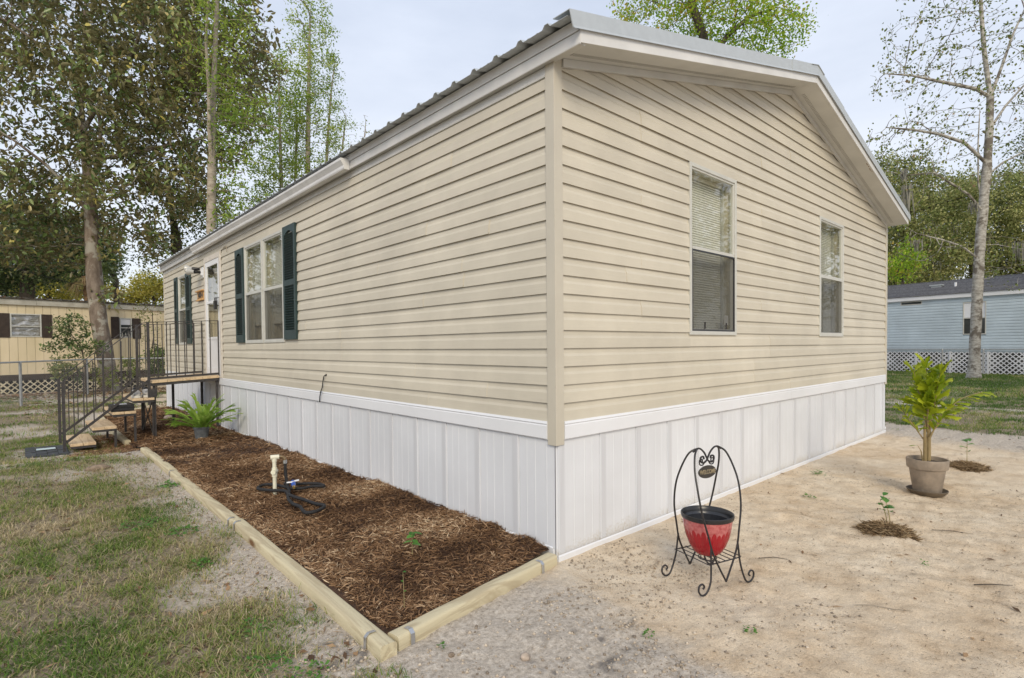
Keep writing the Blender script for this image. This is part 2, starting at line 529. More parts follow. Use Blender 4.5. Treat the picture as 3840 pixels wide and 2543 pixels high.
# ------------------------------------------------------------------ materials
SIDING = (0.62, 0.572, 0.470)
M_SID_L = vinyl_mat('beige_vinyl_long', SIDING, 1)
M_SID_G = vinyl_mat('beige_vinyl_gable', SIDING, 0)
M_POST = mat('beige_corner_vinyl', (0.545, 0.505, 0.42), 0.45, 0.04, 2.0)
M_WHITE = mat('white_vinyl', (0.76, 0.775, 0.81), 0.4, 0.03, 1.5, bump=0.03, bscale=40)
M_SKIRT = mat('white_skirting_vinyl', (0.70, 0.72, 0.76), 0.42, 0.05, 1.2, rnd=0.02, bump=0.03, bscale=30)
def soil_splash(m, top, col):
    # soil splashed up from the ground: spatter thinning out with height
    t = m.node_tree; b = t.nodes['Principled BSDF']; src = b.inputs['Base Color'].links[0].from_socket
    tcn = N(t, 'ShaderNodeTexCoord'); sx = N(t, 'ShaderNodeSeparateXYZ'); t.links.new(tcn.outputs['Object'], sx.inputs[0])
    n1 = N(t, 'ShaderNodeTexNoise', Scale=55.0, Detail=5, Roughness=0.7); t.links.new(tcn.outputs['Object'], n1.inputs['Vector'])
    n2 = N(t, 'ShaderNodeTexNoise', Scale=2.2, Detail=4); t.links.new(tcn.outputs['Object'], n2.inputs['Vector'])
    h = N(t, 'ShaderNodeMapRange'); h.inputs['From Min'].default_value = 0.02; h.inputs['From Max'].default_value = top; h.inputs['To Min'].default_value = 0.40; h.inputs['To Max'].default_value = -0.15
    t.links.new(sx.outputs[2], h.inputs['Value'])
    a1 = N(t, 'ShaderNodeMath', operation='ADD'); t.links.new(h.outputs[0], a1.inputs[0]); t.links.new(n1.outputs['Fac'], a1.inputs[1])
    a2 = N(t, 'ShaderNodeMath', operation='MULTIPLY_ADD'); t.links.new(n2.outputs['Fac'], a2.inputs[0]); a2.inputs[1].default_value = 0.5; a2.inputs[2].default_value = -0.25
    a3 = N(t, 'ShaderNodeMath', operation='ADD'); t.links.new(a1.outputs[0], a3.inputs[0]); t.links.new(a2.outputs[0], a3.inputs[1])
    r = N(t, 'ShaderNodeMapRange'); r.inputs['From Min'].default_value = 0.62; r.inputs['From Max'].default_value = 1.0; r.inputs['To Max'].default_value = 0.75
    t.links.new(a3.outputs[0], r.inputs['Value'])
    mx_ = N(t, 'ShaderNodeMixRGB'); mx_.inputs['Color2'].default_value = rgb(col); t.links.new(r.outputs[0], mx_.inputs['Fac']); t.links.new(src, mx_.inputs['Color1']); t.links.new(mx_.outputs['Color'], b.inputs['Base Color'])
soil_splash(M_SKIRT, 0.17, (0.46, 0.41, 0.33))
M_SLOT_G = slot_mat('vented_white_vinyl_gable', (0.70, 0.715, 0.75), 0)
M_SLOT_L = slot_mat('vented_white_vinyl_long', (0.70, 0.715, 0.75), 1)
M_FASCIA = mat('cream_fascia_metal', (0.68, 0.675, 0.66), 0.4, 0.06, 3.0)
M_SOFFIT = mat('soffit_vinyl', (0.60, 0.595, 0.565), 0.5, 0.05, 3.0)
M_GALV = mat('galvalume_roof', (0.50, 0.53, 0.54), 0.42, 0.03, 14.0, metal=0.3)
M_GUTTER = mat('white_gutter_paint', (0.74, 0.74, 0.74), 0.35, 0.07, 4.0)
M_FRAME = mat('white_window_frame', (0.56, 0.56, 0.52), 0.4, 0.05, 5.0)
M_BLACKF = mat('black_screen_frame', (0.03, 0.03, 0.035), 0.4, 0.1)
M_BLIND = mat('cream_blind', (0.84, 0.82, 0.75), 0.5, 0.04)
M_ROOM = mat('room_panel', (0.56, 0.52, 0.42), 0.7, 0.08)
M_GLASS = glass_mat('window_glass', (0.96, 0.97, 0.95), 1.1)
M_SCREEN = screen_mat('insect_screen')
M_SHUT = mat('dark_green_shutter', (0.022, 0.048, 0.049), 0.5, 0.12, 8.0)
M_DOORP = mat('storm_door_white', (0.80, 0.81, 0.83), 0.35, 0.03)
M_DTRIM = mat('door_brickmould', (0.66, 0.61, 0.54), 0.5, 0.06)
M_DARKMET = mat('dark_painted_metal', (0.052, 0.047, 0.047), 0.55, 0.25, 30.0, bump=0.15, bscale=80)
M_WOOD_TREAD = wood_mat('cedar_tread_wood', (0.66, 0.51, 0.33), (0.22, 0.11, 0.045), axis=1)
M_TIMBER_Y = wood_mat('treated_pine_along', (0.57, 0.505, 0.345), (0.17, 0.09, 0.04), axis=1, ring=26)
M_TIMBER_X = wood_mat('treated_pine_across', (0.57, 0.505, 0.345), (0.17, 0.09, 0.04), axis=0, ring=26)
M_ZINC = mat('zinc_strap', (0.55, 0.56, 0.58), 0.35, 0.1, 20, metal=0.8)
M_SHEATH = mat('wall_sheathing', (0.30, 0.27, 0.22), 0.8, 0.1)
M_BLACKPL = mat('black_plastic', (0.02, 0.02, 0.022), 0.45, 0.15, 20, bump=0.05)

# ------------------------------------------------------------------ terrain
def ground_z(x, y):
    x = np.asarray(x, dtype=float); y = np.asarray(y, dtype=float)
    dip = -0.10 * sst(-x, 0.6, 1.35) * sst(y, 6.0, 7.4) * (1 - sst(y, 9.5, 14)) * (1 - sst(-x, 5, 12))
    n = (fbm(x * 1.1, y * 1.1, 3) - 0.5) * 0.05
    left = 1 - sst(x, -1.6, -1.0)
    n = n * (0.35 + 0.65 * left)
    crumb = sst(0.9 - np.hypot((x + 0.75) / 1.1, (y + 0.85) / 0.5), 0, 0.6)
    sandy = sst(x, -0.2, 0.6)
    fine = (fbm(x * 6, y * 6, 4) - 0.5) * (0.020 + 0.02 * crumb + 0.014 * sandy) + np.maximum(fbm(x * 3.1 + 50, y * 3.1 + 8, 3) - 0.58, 0) * 0.10 * sandy + (fbm(x * 17 + 3, y * 17, 2) - 0.5) * 0.016
    near = 1 - sst(np.hypot(x, y), 8, 16)
    flat = 1 - sst(np.hypot(np.clip(x, -1.3, 7.2) - x, np.clip(y, 0, 12) - y), 0.0, 0.12)   # level beside the house and bed
    far = 0.25 * sst(np.hypot(x - 3, y - 5), 40, 90) * (fbm(x * 0.05, y * 0.05, 2) - 0.3)
    return dip + (n + fine * near) * (1 - 0.75 * flat) + far


def lawn_mask(x, y):
    x = np.asarray(x, dtype=float); y = np.asarray(y, dtype=float)
    wob = (fbm(x * 1.6 + 5, y * 1.6, 4) - 0.5)
    edge = -1.43 + 0.28 * sst(y, 1.5, 5) * 0 + wob * 0.7 - 0.10 * sst(-y, -0.3, 1.0)
    left = 1 - sst(x, edge - 0.45, edge + 0.16)
    left = left * sst(y + 40, 0, 1)
    # bare patches
    def hole(cx, cy, rx, ry, s=0.5):
        d = np.hypot((x - cx) / rx, (y - cy) / ry) + wob * 1.8
        return 1 - sst(d, 0.3, 1.3)
    holes = 0.62 * np.maximum.reduce([hole(-1.62, 5.5, 0.4, 0.8), hole(-2.9, 11.0, 1.7, 0.55), hole(-1.75, 1.15, 0.28, 0.35), hole(-1.95, -0.35, 0.3, 0.22),
                               hole(-1.9, 7.0, 0.7, 0.9), hole(-2.6, 6.3, 0.5, 0.35), hole(-2.2, 13.6, 2.2, 0.4)])
    left = left * (1 - holes)
    bare = sst(fbm(x * 0.9 + 3, y * 0.9 + 8, 4), 0.36, 0.52)
    left = left * (0.35 + 0.65 * bare)
    behind = sst(y, 12.2, 12.9)
    left = np.maximum(left, behind * bare * (1 - holes))
    left = left * (1 - 0.7 * sst(y, 17.0, 18.5) * (1 - sst(x, 3, 6)))
    e2 = 8.0 + wob * 1.3 - 0.25 * (y + 1)* 0
    right = sst(x, e2 - 0.2, e2 + 0.5)
    streak = 1 - sst(np.abs(x - 12.05 - (y) * 0.12 + wob * 1.1), 0.12, 0.42)
    right = right * (1 - 0.85 * streak)
    right = right * (0.6 + 0.4 * bare)
    return np.clip(np.where(x > 4, right, left), 0, 1)


def grey_mask(x, y):
    x = np.asarray(x, dtype=float); y = np.asarray(y, dtype=float)
    w = (fbm(x * 0.8 + 31, y * 0.8 + 7, 4) - 0.5) * 1.4
    l = 1 - sst(x + w * 0.5 + 0.35 * (y + 0.6) * 0, -0.75, 0.25)
    r = sst(x + w * 1.0, 5.6, 7.2) * 0.75
    patch = 0.12 * sst(fbm(x * 0.6 + 70, y * 0.6 + 20, 3), 0.45, 0.8)
    return np.clip(np.maximum.reduce([l, r, patch]), 0, 1)


def dark_mask(x, y):
    x = np.asarray(x, dtype=float); y = np.asarray(y, dtype=float)
    n = 0.35 * fbm(x * 3 + 11, y * 3 + 2, 4) + 0.65 * fbm(x * 16 + 1, y * 16 + 6, 3)
    a = 0.60 * (1 - sst(np.hypot((x + 0.62) / 0.85, (y + 0.78) / 0.42), 0.1, 1.2)) * sst(n, 0.44, 0.66)
    b = 0.6 * (1 - sst(np.hypot((x + 1.42) / 0.3, (y + 0.2) / 0.6), 0.2, 1.1)) * sst(n, 0.42, 0.62)
    c = sst(x, 5.2, 6.5) * (1 - sst(x, 8, 9)) * sst(n, 0.5, 0.72) * 0.5
    d = 0.22 * sst(n, 0.58, 0.8) * sst(x, 0.0, 1.2)
    return np.clip(np.maximum.reduce([a, b, c, d]), 0, 1)


def axis_coords(a, b, step, lo, hi, grow=1.13):
    c = list(np.arange(a, b + 1e-6, step))
    s, v = step, b
    while v < hi:
        s = min(s * grow, 12); v += s; c.append(v)
    s, v = step, a
    pre = []
    while v > lo:
        s = min(s * grow, 12); v -= s; pre.append(v)
    return np.array(pre[::-1] + c)


def make_ground():
    xs = axis_coords(-2.9, 3.9, 0.017, -160, 190, 1.06)
    ys = axis_coords(-2.15, 0.35, 0.017, -160, 190, 1.035)
    X, Y = np.meshgrid(xs, ys)
    Z = ground_z(X, Y)
    nx, ny = len(xs), len(ys)
    v = np.stack([X.ravel(), Y.ravel(), Z.ravel()], 1)
    i = np.arange(nx - 1)[None, :] + nx * np.arange(ny - 1)[:, None]
    f = np.stack([i, i + 1, i + 1 + nx, i + nx], -1).reshape(-1, 4)
    m, t, b = new_mat('sandy_ground')
    tcn = N(t, 'ShaderNodeTexCoord')
    def noise(scale, detail=5, rough=0.6, stretch=None):
        n = N(t, 'ShaderNodeTexNoise', Scale=scale, Detail=detail, Roughness=rough)
        if stretch:
            mpn = N(t, 'ShaderNodeMapping'); mpn.inputs['Scale'].default_value = stretch; mpn.inputs['Rotation'].default_value = (0, 0, 0.5)
            t.links.new(tcn.outputs['Object'], mpn.inputs['Vector']); t.links.new(mpn.outputs['Vector'], n.inputs['Vector'])
        else: t.links.new(tcn.outputs['Object'], n.inputs['Vector'])
        return n.outputs['Fac']
    def ramp(fac, stops):
        r = N(t, 'ShaderNodeValToRGB'); e = r.color_ramp.elements
        e[0].position, e[0].color = stops[0][0], rgb(stops[0][1]); e[1].position, e[1].color = stops[-1][0], rgb(stops[-1][1])
        for p_, c_ in stops[1:-1]:
            q = e.new(p_); q.color = rgb(c_)
        t.links.new(fac, r.inputs['Fac']); return r.outputs['Color']
    def mixc(fac, a, c):
        n = N(t, 'ShaderNodeMixRGB'); t.links.new(fac, n.inputs['Fac'])
        for k, s_ in (('Color1', a), ('Color2', c)):
            if isinstance(s_, tuple): n.inputs[k].default_value = rgb(s_)
            else: t.links.new(s_, n.inputs[k])
        return n.outputs['Color']
    def attr(nm): return N(t, 'ShaderNodeAttribute', attribute_name=nm).outputs['Fac']
    def soften(a, nfac, lo=0.35, hi=0.65, amt=0.5):
        # mask broken up by noise
        s_ = N(t, 'ShaderNodeMath', operation='MULTIPLY_ADD'); t.links.new(nfac, s_.inputs[0]); s_.inputs[1].default_value = amt; s_.inputs[2].default_value = -amt / 2
        ad = N(t, 'ShaderNodeMath', operation='ADD'); t.links.new(a, ad.inputs[0]); t.links.new(s_.outputs[0], ad.inputs[1])
        mr = N(t, 'ShaderNodeMapRange'); mr.interpolation_type = 'SMOOTHSTEP'; mr.inputs['From Min'].default_value = lo; mr.inputs['From Max'].default_value = hi
        t.links.new(ad.outputs[0], mr.inputs['Value']); return mr.outputs['Result']
    nb, nm_, nf, nvf = noise(0.9, 5), noise(5, 6), noise(38, 6, 0.7), noise(160, 3, 0.7)
    warm = ramp(nm_, [(0.34, (0.47, 0.36, 0.245)), (0.5, (0.66, 0.55, 0.41)), (0.66, (0.76, 0.66, 0.52))])
    blotch = ramp(nb, [(0.42, (0.62, 0.48, 0.33)), (0.6, (0.72, 0.62, 0.485))])
    warm = mixc(N(t, 'ShaderNodeMath', operation='MULTIPLY').outputs[0] if False else nf, warm, blotch)
    grey = ramp(nf, [(0.30, (0.30, 0.258, 0.21)), (0.5, (0.51, 0.45, 0.38)), (0.70, (0.68, 0.62, 0.54))])
    sand = mixc(soften(attr('grey'), nm_, 0.3, 0.75, 0.7), warm, grey)
    soil = ramp(nf, [(0.3, (0.12, 0.098, 0.068)), (0.5, (0.27, 0.222, 0.157)), (0.7, (0.46, 0.385, 0.29))])
    sand = mixc(soften(attr('grass'), nf, 0.3, 0.8, 0.8), sand, soil)
    dk = ramp(nf, [(0.35, (0.05, 0.046, 0.042)), (0.65, (0.22, 0.20, 0.185))])
    sand = mixc(soften(attr('dark'), nf, 0.3, 0.7, 0.9), sand, dk)
    deb = noise(26, 4, 0.75, (1, 3.2, 1))
    specks = N(t, 'ShaderNodeMapRange'); specks.inputs['From Min'].default_value = 0.66; specks.inputs['From Max'].default_value = 0.72
    specks.inputs['To Max'].default_value = 0.75
    t.links.new(deb, specks.inputs['Value'])
    sand = mixc(specks.outputs['Result'], sand, (0.13, 0.09, 0.055))
    lit = N(t, 'ShaderNodeMapRange'); lit.inputs['From Min'].default_value = 0.25; lit.inputs['From Max'].default_value = 0.75
    lit.inputs['To Min'].default_value = 0.72; lit.inputs['To Max'].default_value = 1.22
    t.links.new(nvf, lit.inputs['Value'])
    hs = N(t, 'ShaderNodeHueSaturation'); t.links.new(sand, hs.inputs['Color']); t.links.new(lit.outputs['Result'], hs.inputs['Value'])
    t.links.new(hs.outputs['Color'], b.inputs['Base Color'])
    b.inputs['Roughness'].default_value = 0.95; b.inputs['Specular IOR Level'].default_value = 0.1
    bm1 = N(t, 'ShaderNodeBump', Strength=0.8, Distance=0.016); t.links.new(nf, bm1.inputs['Height'])
    bm2 = N(t, 'ShaderNodeBump', Strength=0.5, Distance=0.004); t.links.new(nvf, bm2.inputs['Height']); t.links.new(bm1.outputs['Normal'], bm2.inputs['Normal'])
    t.links.new(bm2.outputs['Normal'], b.inputs['Normal'])
    me = np_mesh('ground', v, [f], m, smooth=True)
    for nme, fn in (('grass', lawn_mask), ('grey', grey_mask), ('dark', dark_mask)):
        a = me.attributes.new(nme, 'FLOAT', 'POINT'); a.data.foreach_set('value', fn(X, Y).ravel().astype(np.float32))
    tag(link('ground', me), kind='structure')


make_ground()

# ------------------------------------------------------------------ the manufactured house
L, Wd, ZT = 11.94, 7.20, 0.8705
CRS = 0.1143
SL = 0.249                                                  # roof pitch
house = thing('manufactured_house', 'beige lap sided mobile home with white skirting and ribbed metal roof', 'house', (0, 0, 0))
longP = lambda a, b, t: (-a, t, b)
gabP = lambda a, b, t: (t, -a, b)

OPEN_L = [(4.575, 5.315, 1.43, 2.80), (5.365, 6.105, 1.43, 2.80), (7.33, 8.36, 0.86, 2.925), (9.80, 10.47, 1.445, 2.80)]
OPEN_G = [(1.578, 2.362, 1.435, 2.803), (4.455, 5.255, 1.437, 2.803)]
PROF = [(-0.018, 0.0115), (0.0105, 0.0115), (0.0105, 0.0), (0.0140, 0.0), (0.0108, 0.064), (0.0032, 0.081), (0.000, 0.1240), (-0.018, 0.1240)]


def clip_poly(poly, za, zb):
    def half(p, z, keep_above):
        out = []
        for i in range(len(p)):
            a, c = p[i], p[(i + 1) % len(p)]
            ina = (a[1] >= z) if keep_above else (a[1] <= z)
            inc = (c[1] >= z) if keep_above else (c[1] <= z)
            if ina: out.append(a)
            if ina != inc:
                k = (z - a[1]) / (c[1] - a[1]); out.append((a[0] + (c[0] - a[0]) * k, z))
        return out
    p = half(poly, za, True)
    return half(p, zb, False) if len(p) > 2 else p


def wall_rows(fn, opens, tlo, thi, nrow, ztop, material, joints, tlim=None, mound=0.0):
    for k in range(nrow):
        z0 = ZT + k * CRS
        cuts = sorted(set([tlo, thi] + [v for o in opens if o[2] < z0 + CRS and o[3] > z0 for v in o[:2]]))
        js = [j for j in joints(k) if tlo + 0.4 < j < thi - 0.4]
        for a, c in zip(cuts[:-1], cuts[1:]):
            mid = (a + c) / 2
            zr = [(0.0, 0.14)]
            for o in opens:
                if o[0] - 1e-4 <= mid <= o[1] + 1e-4 and o[2] < z0 + CRS and o[3] > z0:
                    zr = []
                    if o[2] > z0 + 0.015: zr.append((0.0, o[2] - z0))
                    if o[3] < z0 + CRS - 0.012: zr.append((o[3] - z0, 0.14))
            for (ra, rb) in zr:
                if ztop is not None: rb = min(rb, ztop - z0)
                if rb - ra < 0.01: continue
                poly = clip_poly(PROF, ra, rb)
                if len(poly) < 3: continue
                poly = [(p[0], p[1] + z0) for p in poly]
                pts = [a] + [j for j in js if a + 0.3 < j < c - 0.3] + [c]
                for q, (ta, tb) in enumerate(zip(pts[:-1], pts[1:])):
                    if tlim:
                        lo = max(ta, min(tlim(*p)[0] for p in poly)); hi = min(tb, max(tlim(*p)[1] for p in poly))
                        if hi - lo < 0.02: continue
                    dz = random.uniform(-0.0011, 0.0011); do = 0.0028 * (q % 2)
                    pp = [(p[0] + (do if p[0] > 0 else 0), p[1] + dz) for p in poly]
                    ph = random.uniform(0, 6)
                    mb = MB()
                    segs = max(1, min(6, int((tb - ta) / 0.55)))
                    mb.extrude(pp, fn, ta, tb, tlim, segs, wob=lambda t: 0.0009 * math.sin(t * 3.1 + ph) + 0.0006 * math.sin(t * 7.7 + ph * 2))
                    mb.build('siding_plank', material, house)


def jl(k):
    r = random.Random(k * 7 + 3)
    base = {4: [2.97], 3: [2.98], 2: [1.593, 5.25, 8.9], 1: [0.654, 4.3, 7.95], 8: [0.915, 4.57], 7: [1.455, 5.1], 9: [0.93, 8.2], 11: [0.615, 6.3], 16: [1.05], 6: [3.9, 7.2]}.get(k)
    return base or [r.choice([0.7, 1.4, 2.2, 3.0, 3.6]) + i * 3.66 for i in range(4)]


def jg(k):
    r = random.Random(k * 5 + 1)
    base = {3: [3.1], 4: [3.1], 1: [2.75], 2: [2.75], 0: [3.6], 8: [0.22 + 0.5, 4.0]}.get(k)
    return base or [r.choice([0.9, 1.9, 2.9, 3.6, 5.9])]


wall_rows(longP, OPEN_L, 0.050, L - 0.050, 19, 3.012, M_SID_L, jl)
gl = lambda a, z: (max(0.050, 0.06 + (z - 3.062) / SL), min(Wd - 0.050, Wd - 0.06 - (z - 3.062) / SL))
wall_rows(gabP, OPEN_G, 0.050, Wd - 0.050, 27, None, M_SID_G, jg, tlim=gl)

# corner posts (outside corner trim)
def corner_post(cx, cy, sx, sy, z0=0.725, z1=3.13):
    mb = MB()
    poly = [(-0.0185, -0.0185), (0.056, -0.0185), (0.056, -0.004), (0.0, -0.004), (0.0, 0.0), (-0.004, 0.0), (-0.004, 0.056), (-0.0185, 0.056)]
    mb.extrude(poly, lambda a, b, t: (cx + a * sx, cy + b * sy, t), z0, z1)
    return mb.build('corner_post', M_POST, house, bevel=0.004)
corner_post(0, 0, 1, 1)
corner_post(0, L, 1, -1)
corner_post(Wd, 0, -1, 1)
corner_post(Wd, L, -1, -1)

# sheathing on the sides out of view and behind the planks
mb = MB()
def sheath(fn, opens, t0, t1, zt):
    zs = sorted(set([0.7, zt] + [v for o in opens for v in o[2:4]])); ts = sorted(set([t0, t1] + [v for o in opens for v in o[:2]]))
    for za, zb in zip(zs[:-1], zs[1:]):
        for a, c in zip(ts[:-1], ts[1:]):
            if any(o[0] - 1e-4 <= (a + c) / 2 <= o[1] + 1e-4 and o[2] - 1e-4 <= (za + zb) / 2 <= o[3] + 1e-4 for o in opens): continue
            mb.fbox(fn, (-0.02, za, a), (-0.06, zb, c))
sheath(longP, OPEN_L, 0.06, L - 0.06, 3.06)
sheath(gabP, OPEN_G, 0.06, Wd - 0.06, 3.02)
mb.extrude([(0.06, 3.02), (Wd - 0.06, 3.02), (Wd / 2, 3.02 + SL * (Wd / 2 - 0.06))], lambda a, b, t: (a, t, b), 0.02, 0.06)
mb.extrude([(0.06, 0.7), (Wd - 0.06, 0.7), (Wd - 0.06, 3.02), (Wd / 2, 3.02 + SL * (Wd / 2 - 0.06)), (0.06, 3.02)], lambda a, b, t: (a, t, b), L - 0.06, L)
mb.box((Wd - 0.06, 0.06, 0.7), (Wd, L - 0.06, 3.06))
mb.box((0.06, 0.06, 0.66), (Wd - 0.06, L - 0.06, 0.70))
mb.build('wall_sheathing', M_SHEATH, house)

# white belt trim over the skirting
CAPPROF = [(-0.01, 0.755), (0.016, 0.755), (0.024, 0.762), (0.024, 0.842), (0.020, 0.848), (0.026, 0.856), (0.020, 0.8705), (-0.01, 0.8705)]
for a, c in ((0.058, 0.732), (0.732, 4.39), (4.39, 8.04), (8.04, L - 0.058)):
    e = 0.0015 if a > 1 else 0
    mb = MB(); mb.extrude([(p[0] + (e if p[0] > 0 else 0), p[1]) for p in CAPPROF], longP, a, c - 0.0015); mb.build('belt_trim', M_WHITE, house)
for a, c in ((0.058, 3.6), (3.6, Wd - 0.058)):
    mb = MB(); mb.extrude(CAPPROF, gabP, a, c - 0.0015); mb.build('belt_trim', M_WHITE, house)

# skirting: each vinyl panel with its vent strip
def skirting(fn, t0, t1, phase, slot, back=False):
    P = 0.4125
    k = 0
    t = phase
    while t < t1 - 0.03:
        a, c = max(t, t0), min(t + P, t1)
        # relief: lock groove, flat, two soft ribs, flat (positions from the vent strip start)
        prof = [(0.0, 0.000), (0.0, 0.006), (0.062, 0.006), (0.064, 0.001), (0.150, 0.001), (0.153, 0.0026), (0.158, 0.0026), (0.161, 0.001), (0.252, 0.001),
                (0.255, 0.0026), (0.262, 0.0026), (0.265, 0.001), (0.330, 0.001), (0.333, 0.0024), (0.338, 0.0024), (0.341, 0.001), (0.402, 0.001), (0.405, -0.003), (P - 0.001, -0.003)]
        pts = [(min(max(t + q, a), c), o) for q, o in prof]
        mb = MB()
        zb, ztp = 0.0, 0.765
        vs = [fn(o, zb, q) for q, o in pts] + [fn(o, ztp, q) for q, o in pts] + [fn(-0.02, zb, pts[0][0]), fn(-0.02, zb, pts[-1][0]), fn(-0.02, ztp, pts[0][0]), fn(-0.02, ztp, pts[-1][0])]
        n = len(pts)
        fs = [(i, i + 1, n + i + 1, n + i) for i in range(n - 1)]
        fs += [(2 * n, 2 * n + 1, 2 * n + 3, 2 * n + 2), (0, n, 2 * n + 2, 2 * n), (n - 1, 2 * n + 1, 2 * n + 3, 2 * n - 1)]
        mb.add(vs, fs)
        o = mb.build('skirting_panel', M_SKIRT, house)
        va, vb = max(t + 0.006, t0), min(t + 0.056, t1)
        if vb - va > 0.01 and not back:
            m2 = MB()
            m2.fbox(fn, (0.0045, 0.045, va), (0.0078, 0.752, vb))
            m2.build('vent_strip', slot, o)
        t += P; k += 1
skirting(gabP, 0.006, Wd - 0.004, 0.012, M_SLOT_G)
skirting(longP, 0.006, L - 0.004, -0.0705, M_SLOT_L)
mb = MB(); mb.box((Wd - 0.02, 0.02, 0), (Wd, L - 0.02, 0.76)); mb.box((0.02, L - 0.02, 0), (Wd - 0.03, L, 0.76)); mb.build('skirting_panel', M_SKIRT, house)
GR = [(-0.01, -0.03), (0.014, -0.03), (0.016, 0.030), (0.011, 0.038), (0.011, 0.020), (-0.01, 0.020)]
for a, c in ((0.0, 2.2), (2.2, 4.9), (4.9, Wd)):
    mb = MB(); mb.extrude(GR, gabP, a, c - 0.001); mb.build('ground_channel', M_WHITE, house)
mb = MB(); mb.extrude([(p[0], p[1] + 0.05) for p in GR], longP, 0.02, L); mb.build('ground_channel', M_WHITE, house)

# eave fascia, soffit and frieze on the long side
OX, OY = 0.055, 0.262
mb = MB(); mb.extrude([(-0.01, 3.004), (0.017, 3.004), (0.019, 3.012), (0.014, 3.020), (0.014, 3.066), (-0.01, 3.066)], longP, 0.058, L - 0.058); mb.build('frieze_trim', M_SOFFIT, house)
mb = MB()
mb.box((-OX + 0.003, -OY + 0.01, 3.070), (0.0, L + 0.1, 3.078)); mb.build('eave_soffit', M_SOFFIT, house)
mb = MB(); mb.extrude([(OX - 0.006, 3.064), (OX + 0.004, 3.062), (OX + 0.006, 3.068), (OX + 0.002, 3.134), (OX - 0.006, 3.134)], longP, -OY, L + 0.11); mb.build('fascia_board', M_FASCIA, house)
mb = MB(); mb.extrude([(OX - 0.008, 3.1375), (OX + 0.010, 3.1375), (OX + 0.012, 3.145), (OX + 0.008, 3.150), (OX + 0.012, 3.200), (OX - 0.008, 3.200)], longP, -OY + 0.01, L + 0.11); mb.build('drip_edge', M_FASCIA, house)

# rake: soffit with vent strip, fascia, frieze, metal cap - both slopes
def rz(x):           # fascia bottom line over x
    return 3.070 + SL * ((x + 0.05) if x <= Wd / 2 else (Wd + 0.05 - x))
def rake(side):
    xs = (-OX, Wd / 2) if side < 0 else (Wd / 2, Wd + OX)
    def slab(y0, y1, d0, d1, xa=None, xb=None, g=0.0):
        a, c = (xs[0] if xa is None else xa), (xs[1] if xb is None else xb)
        vs = []
        for x in (a + (g if side > 0 else 0), c - (g if side < 0 else 0)):
            for y in (y0, y1):
                for d in (d0, d1): vs.append((x, y, rz(x) + d))
        b = MB(); b.add(vs, [(0, 1, 3, 2), (4, 6, 7, 5), (0, 4, 5, 1), (2, 3, 7, 6), (0, 2, 6, 4), (1, 5, 7, 3)]); return b
    slab(-OY + 0.006, -0.016, 0.012, 0.020, g=0.001).build('rake_soffit', M_SOFFIT, house)
    # vent slots of the soffit as short ribs
    v = MB()
    x = xs[0] + 0.12
    while x < xs[1] - 0.12:
        for yy in (-0.105, -0.093, -0.081):
            x2 = x + 0.011
            v.add([(x, yy, rz(x) + 0.010), (x2, yy, rz(x2) + 0.010), (x2, yy + 0.004, rz(x2) + 0.010), (x, yy + 0.004, rz(x) + 0.010),
                   (x, yy, rz(x) + 0.0125), (x2, yy, rz(x2) + 0.0125), (x2, yy + 0.004, rz(x2) + 0.0125), (x, yy + 0.004, rz(x) + 0.0125)],
                  [(3, 2, 1, 0), (0, 1, 5, 4), (1, 2, 6, 5), (2, 3, 7, 6), (3, 0, 4, 7)])
        x += 0.026
    tag(v.build('soffit_vent_slots', mat('vent_slot_shadow', (0.16, 0.15, 0.13), 0.8), house), kind='stuff')
    slab(-OY - 0.002, -OY + 0.006, 0.0, 0.080, g=0.001).build('rake_fascia', M_FASCIA, house)
    slab(-0.030, -0.012, -0.040, 0.010, xa=max(xs[0], 0.058), xb=min(xs[1], Wd - 0.058), g=0.002).build('frieze_trim', M_SOFFIT, house)
    # roof edge cap: face, small kick at the bottom and a leg over the ribs
    ce = 0.155
    pieces = [(-ce, 2.95), (2.95, Wd / 2 + 0.0)] if side < 0 else [(Wd / 2, 4.4), (4.4, Wd + ce)]
    for i, (a, c) in enumerate(pieces):
        off = 0.004 * i if side < 0 else 0.004 * (1 - i)
        prof = [(-OY - 0.010 - off, 0.0705 ), (-OY - 0.018 - off, 0.066), (-OY - 0.012 - off, 0.082), (-OY - 0.008 - off, 0.172 + off), (-OY + 0.12, 0.172 + off), (-OY + 0.12, 0.168), (-OY - 0.004, 0.168), (-OY - 0.004, 0.076)]
        b = MB()
        n = len(prof)
        vs = []
        for x in (a, c):
            for (y, d) in prof:
                xx = x
                if x == -ce: xx = x + (0.172 - d) * 0.30
                if x == Wd + ce: xx = x - (0.172 - d) * 0.30
                vs.append((xx, y, rz(xx) + d))
        fs = [(k, (k + 1) % n, n + (k + 1) % n, n + k) for k in range(n)] + [tuple(range(n)), tuple(range(2 * n - 1, n - 1, -1))]
        b.add(vs, fs)
        b.build('rake_cap', M_GALV, house)
rake(-1); rake(1)
M_RUST = mat('rust_stain', (0.22, 0.10, 0.04), 0.9, 0.3, 60)
for (x, y, ln) in ((5.35, -0.235, 0.05), (5.42, -0.238, 0.03), (5.48, -0.232, 0.06), (5.55, -0.240, 0.025)):
    mb = MB(); vs_ = [(x, y - 0.004, rz(x) + 0.0113), (x + ln, y - 0.003, rz(x + ln) + 0.0113), (x + ln, y + 0.004, rz(x + ln) + 0.0113), (x, y + 0.003, rz(x) + 0.0113)]
    mb.add(vs_ + [(v[0], v[1], v[2] + 0.0012) for v in vs_], [(3, 2, 1, 0), (4, 5, 6, 7), (0, 1, 5, 4), (1, 2, 6, 5), (2, 3, 7, 6), (3, 0, 4, 7)])
    mb.build('rust_spot', M_RUST, house)

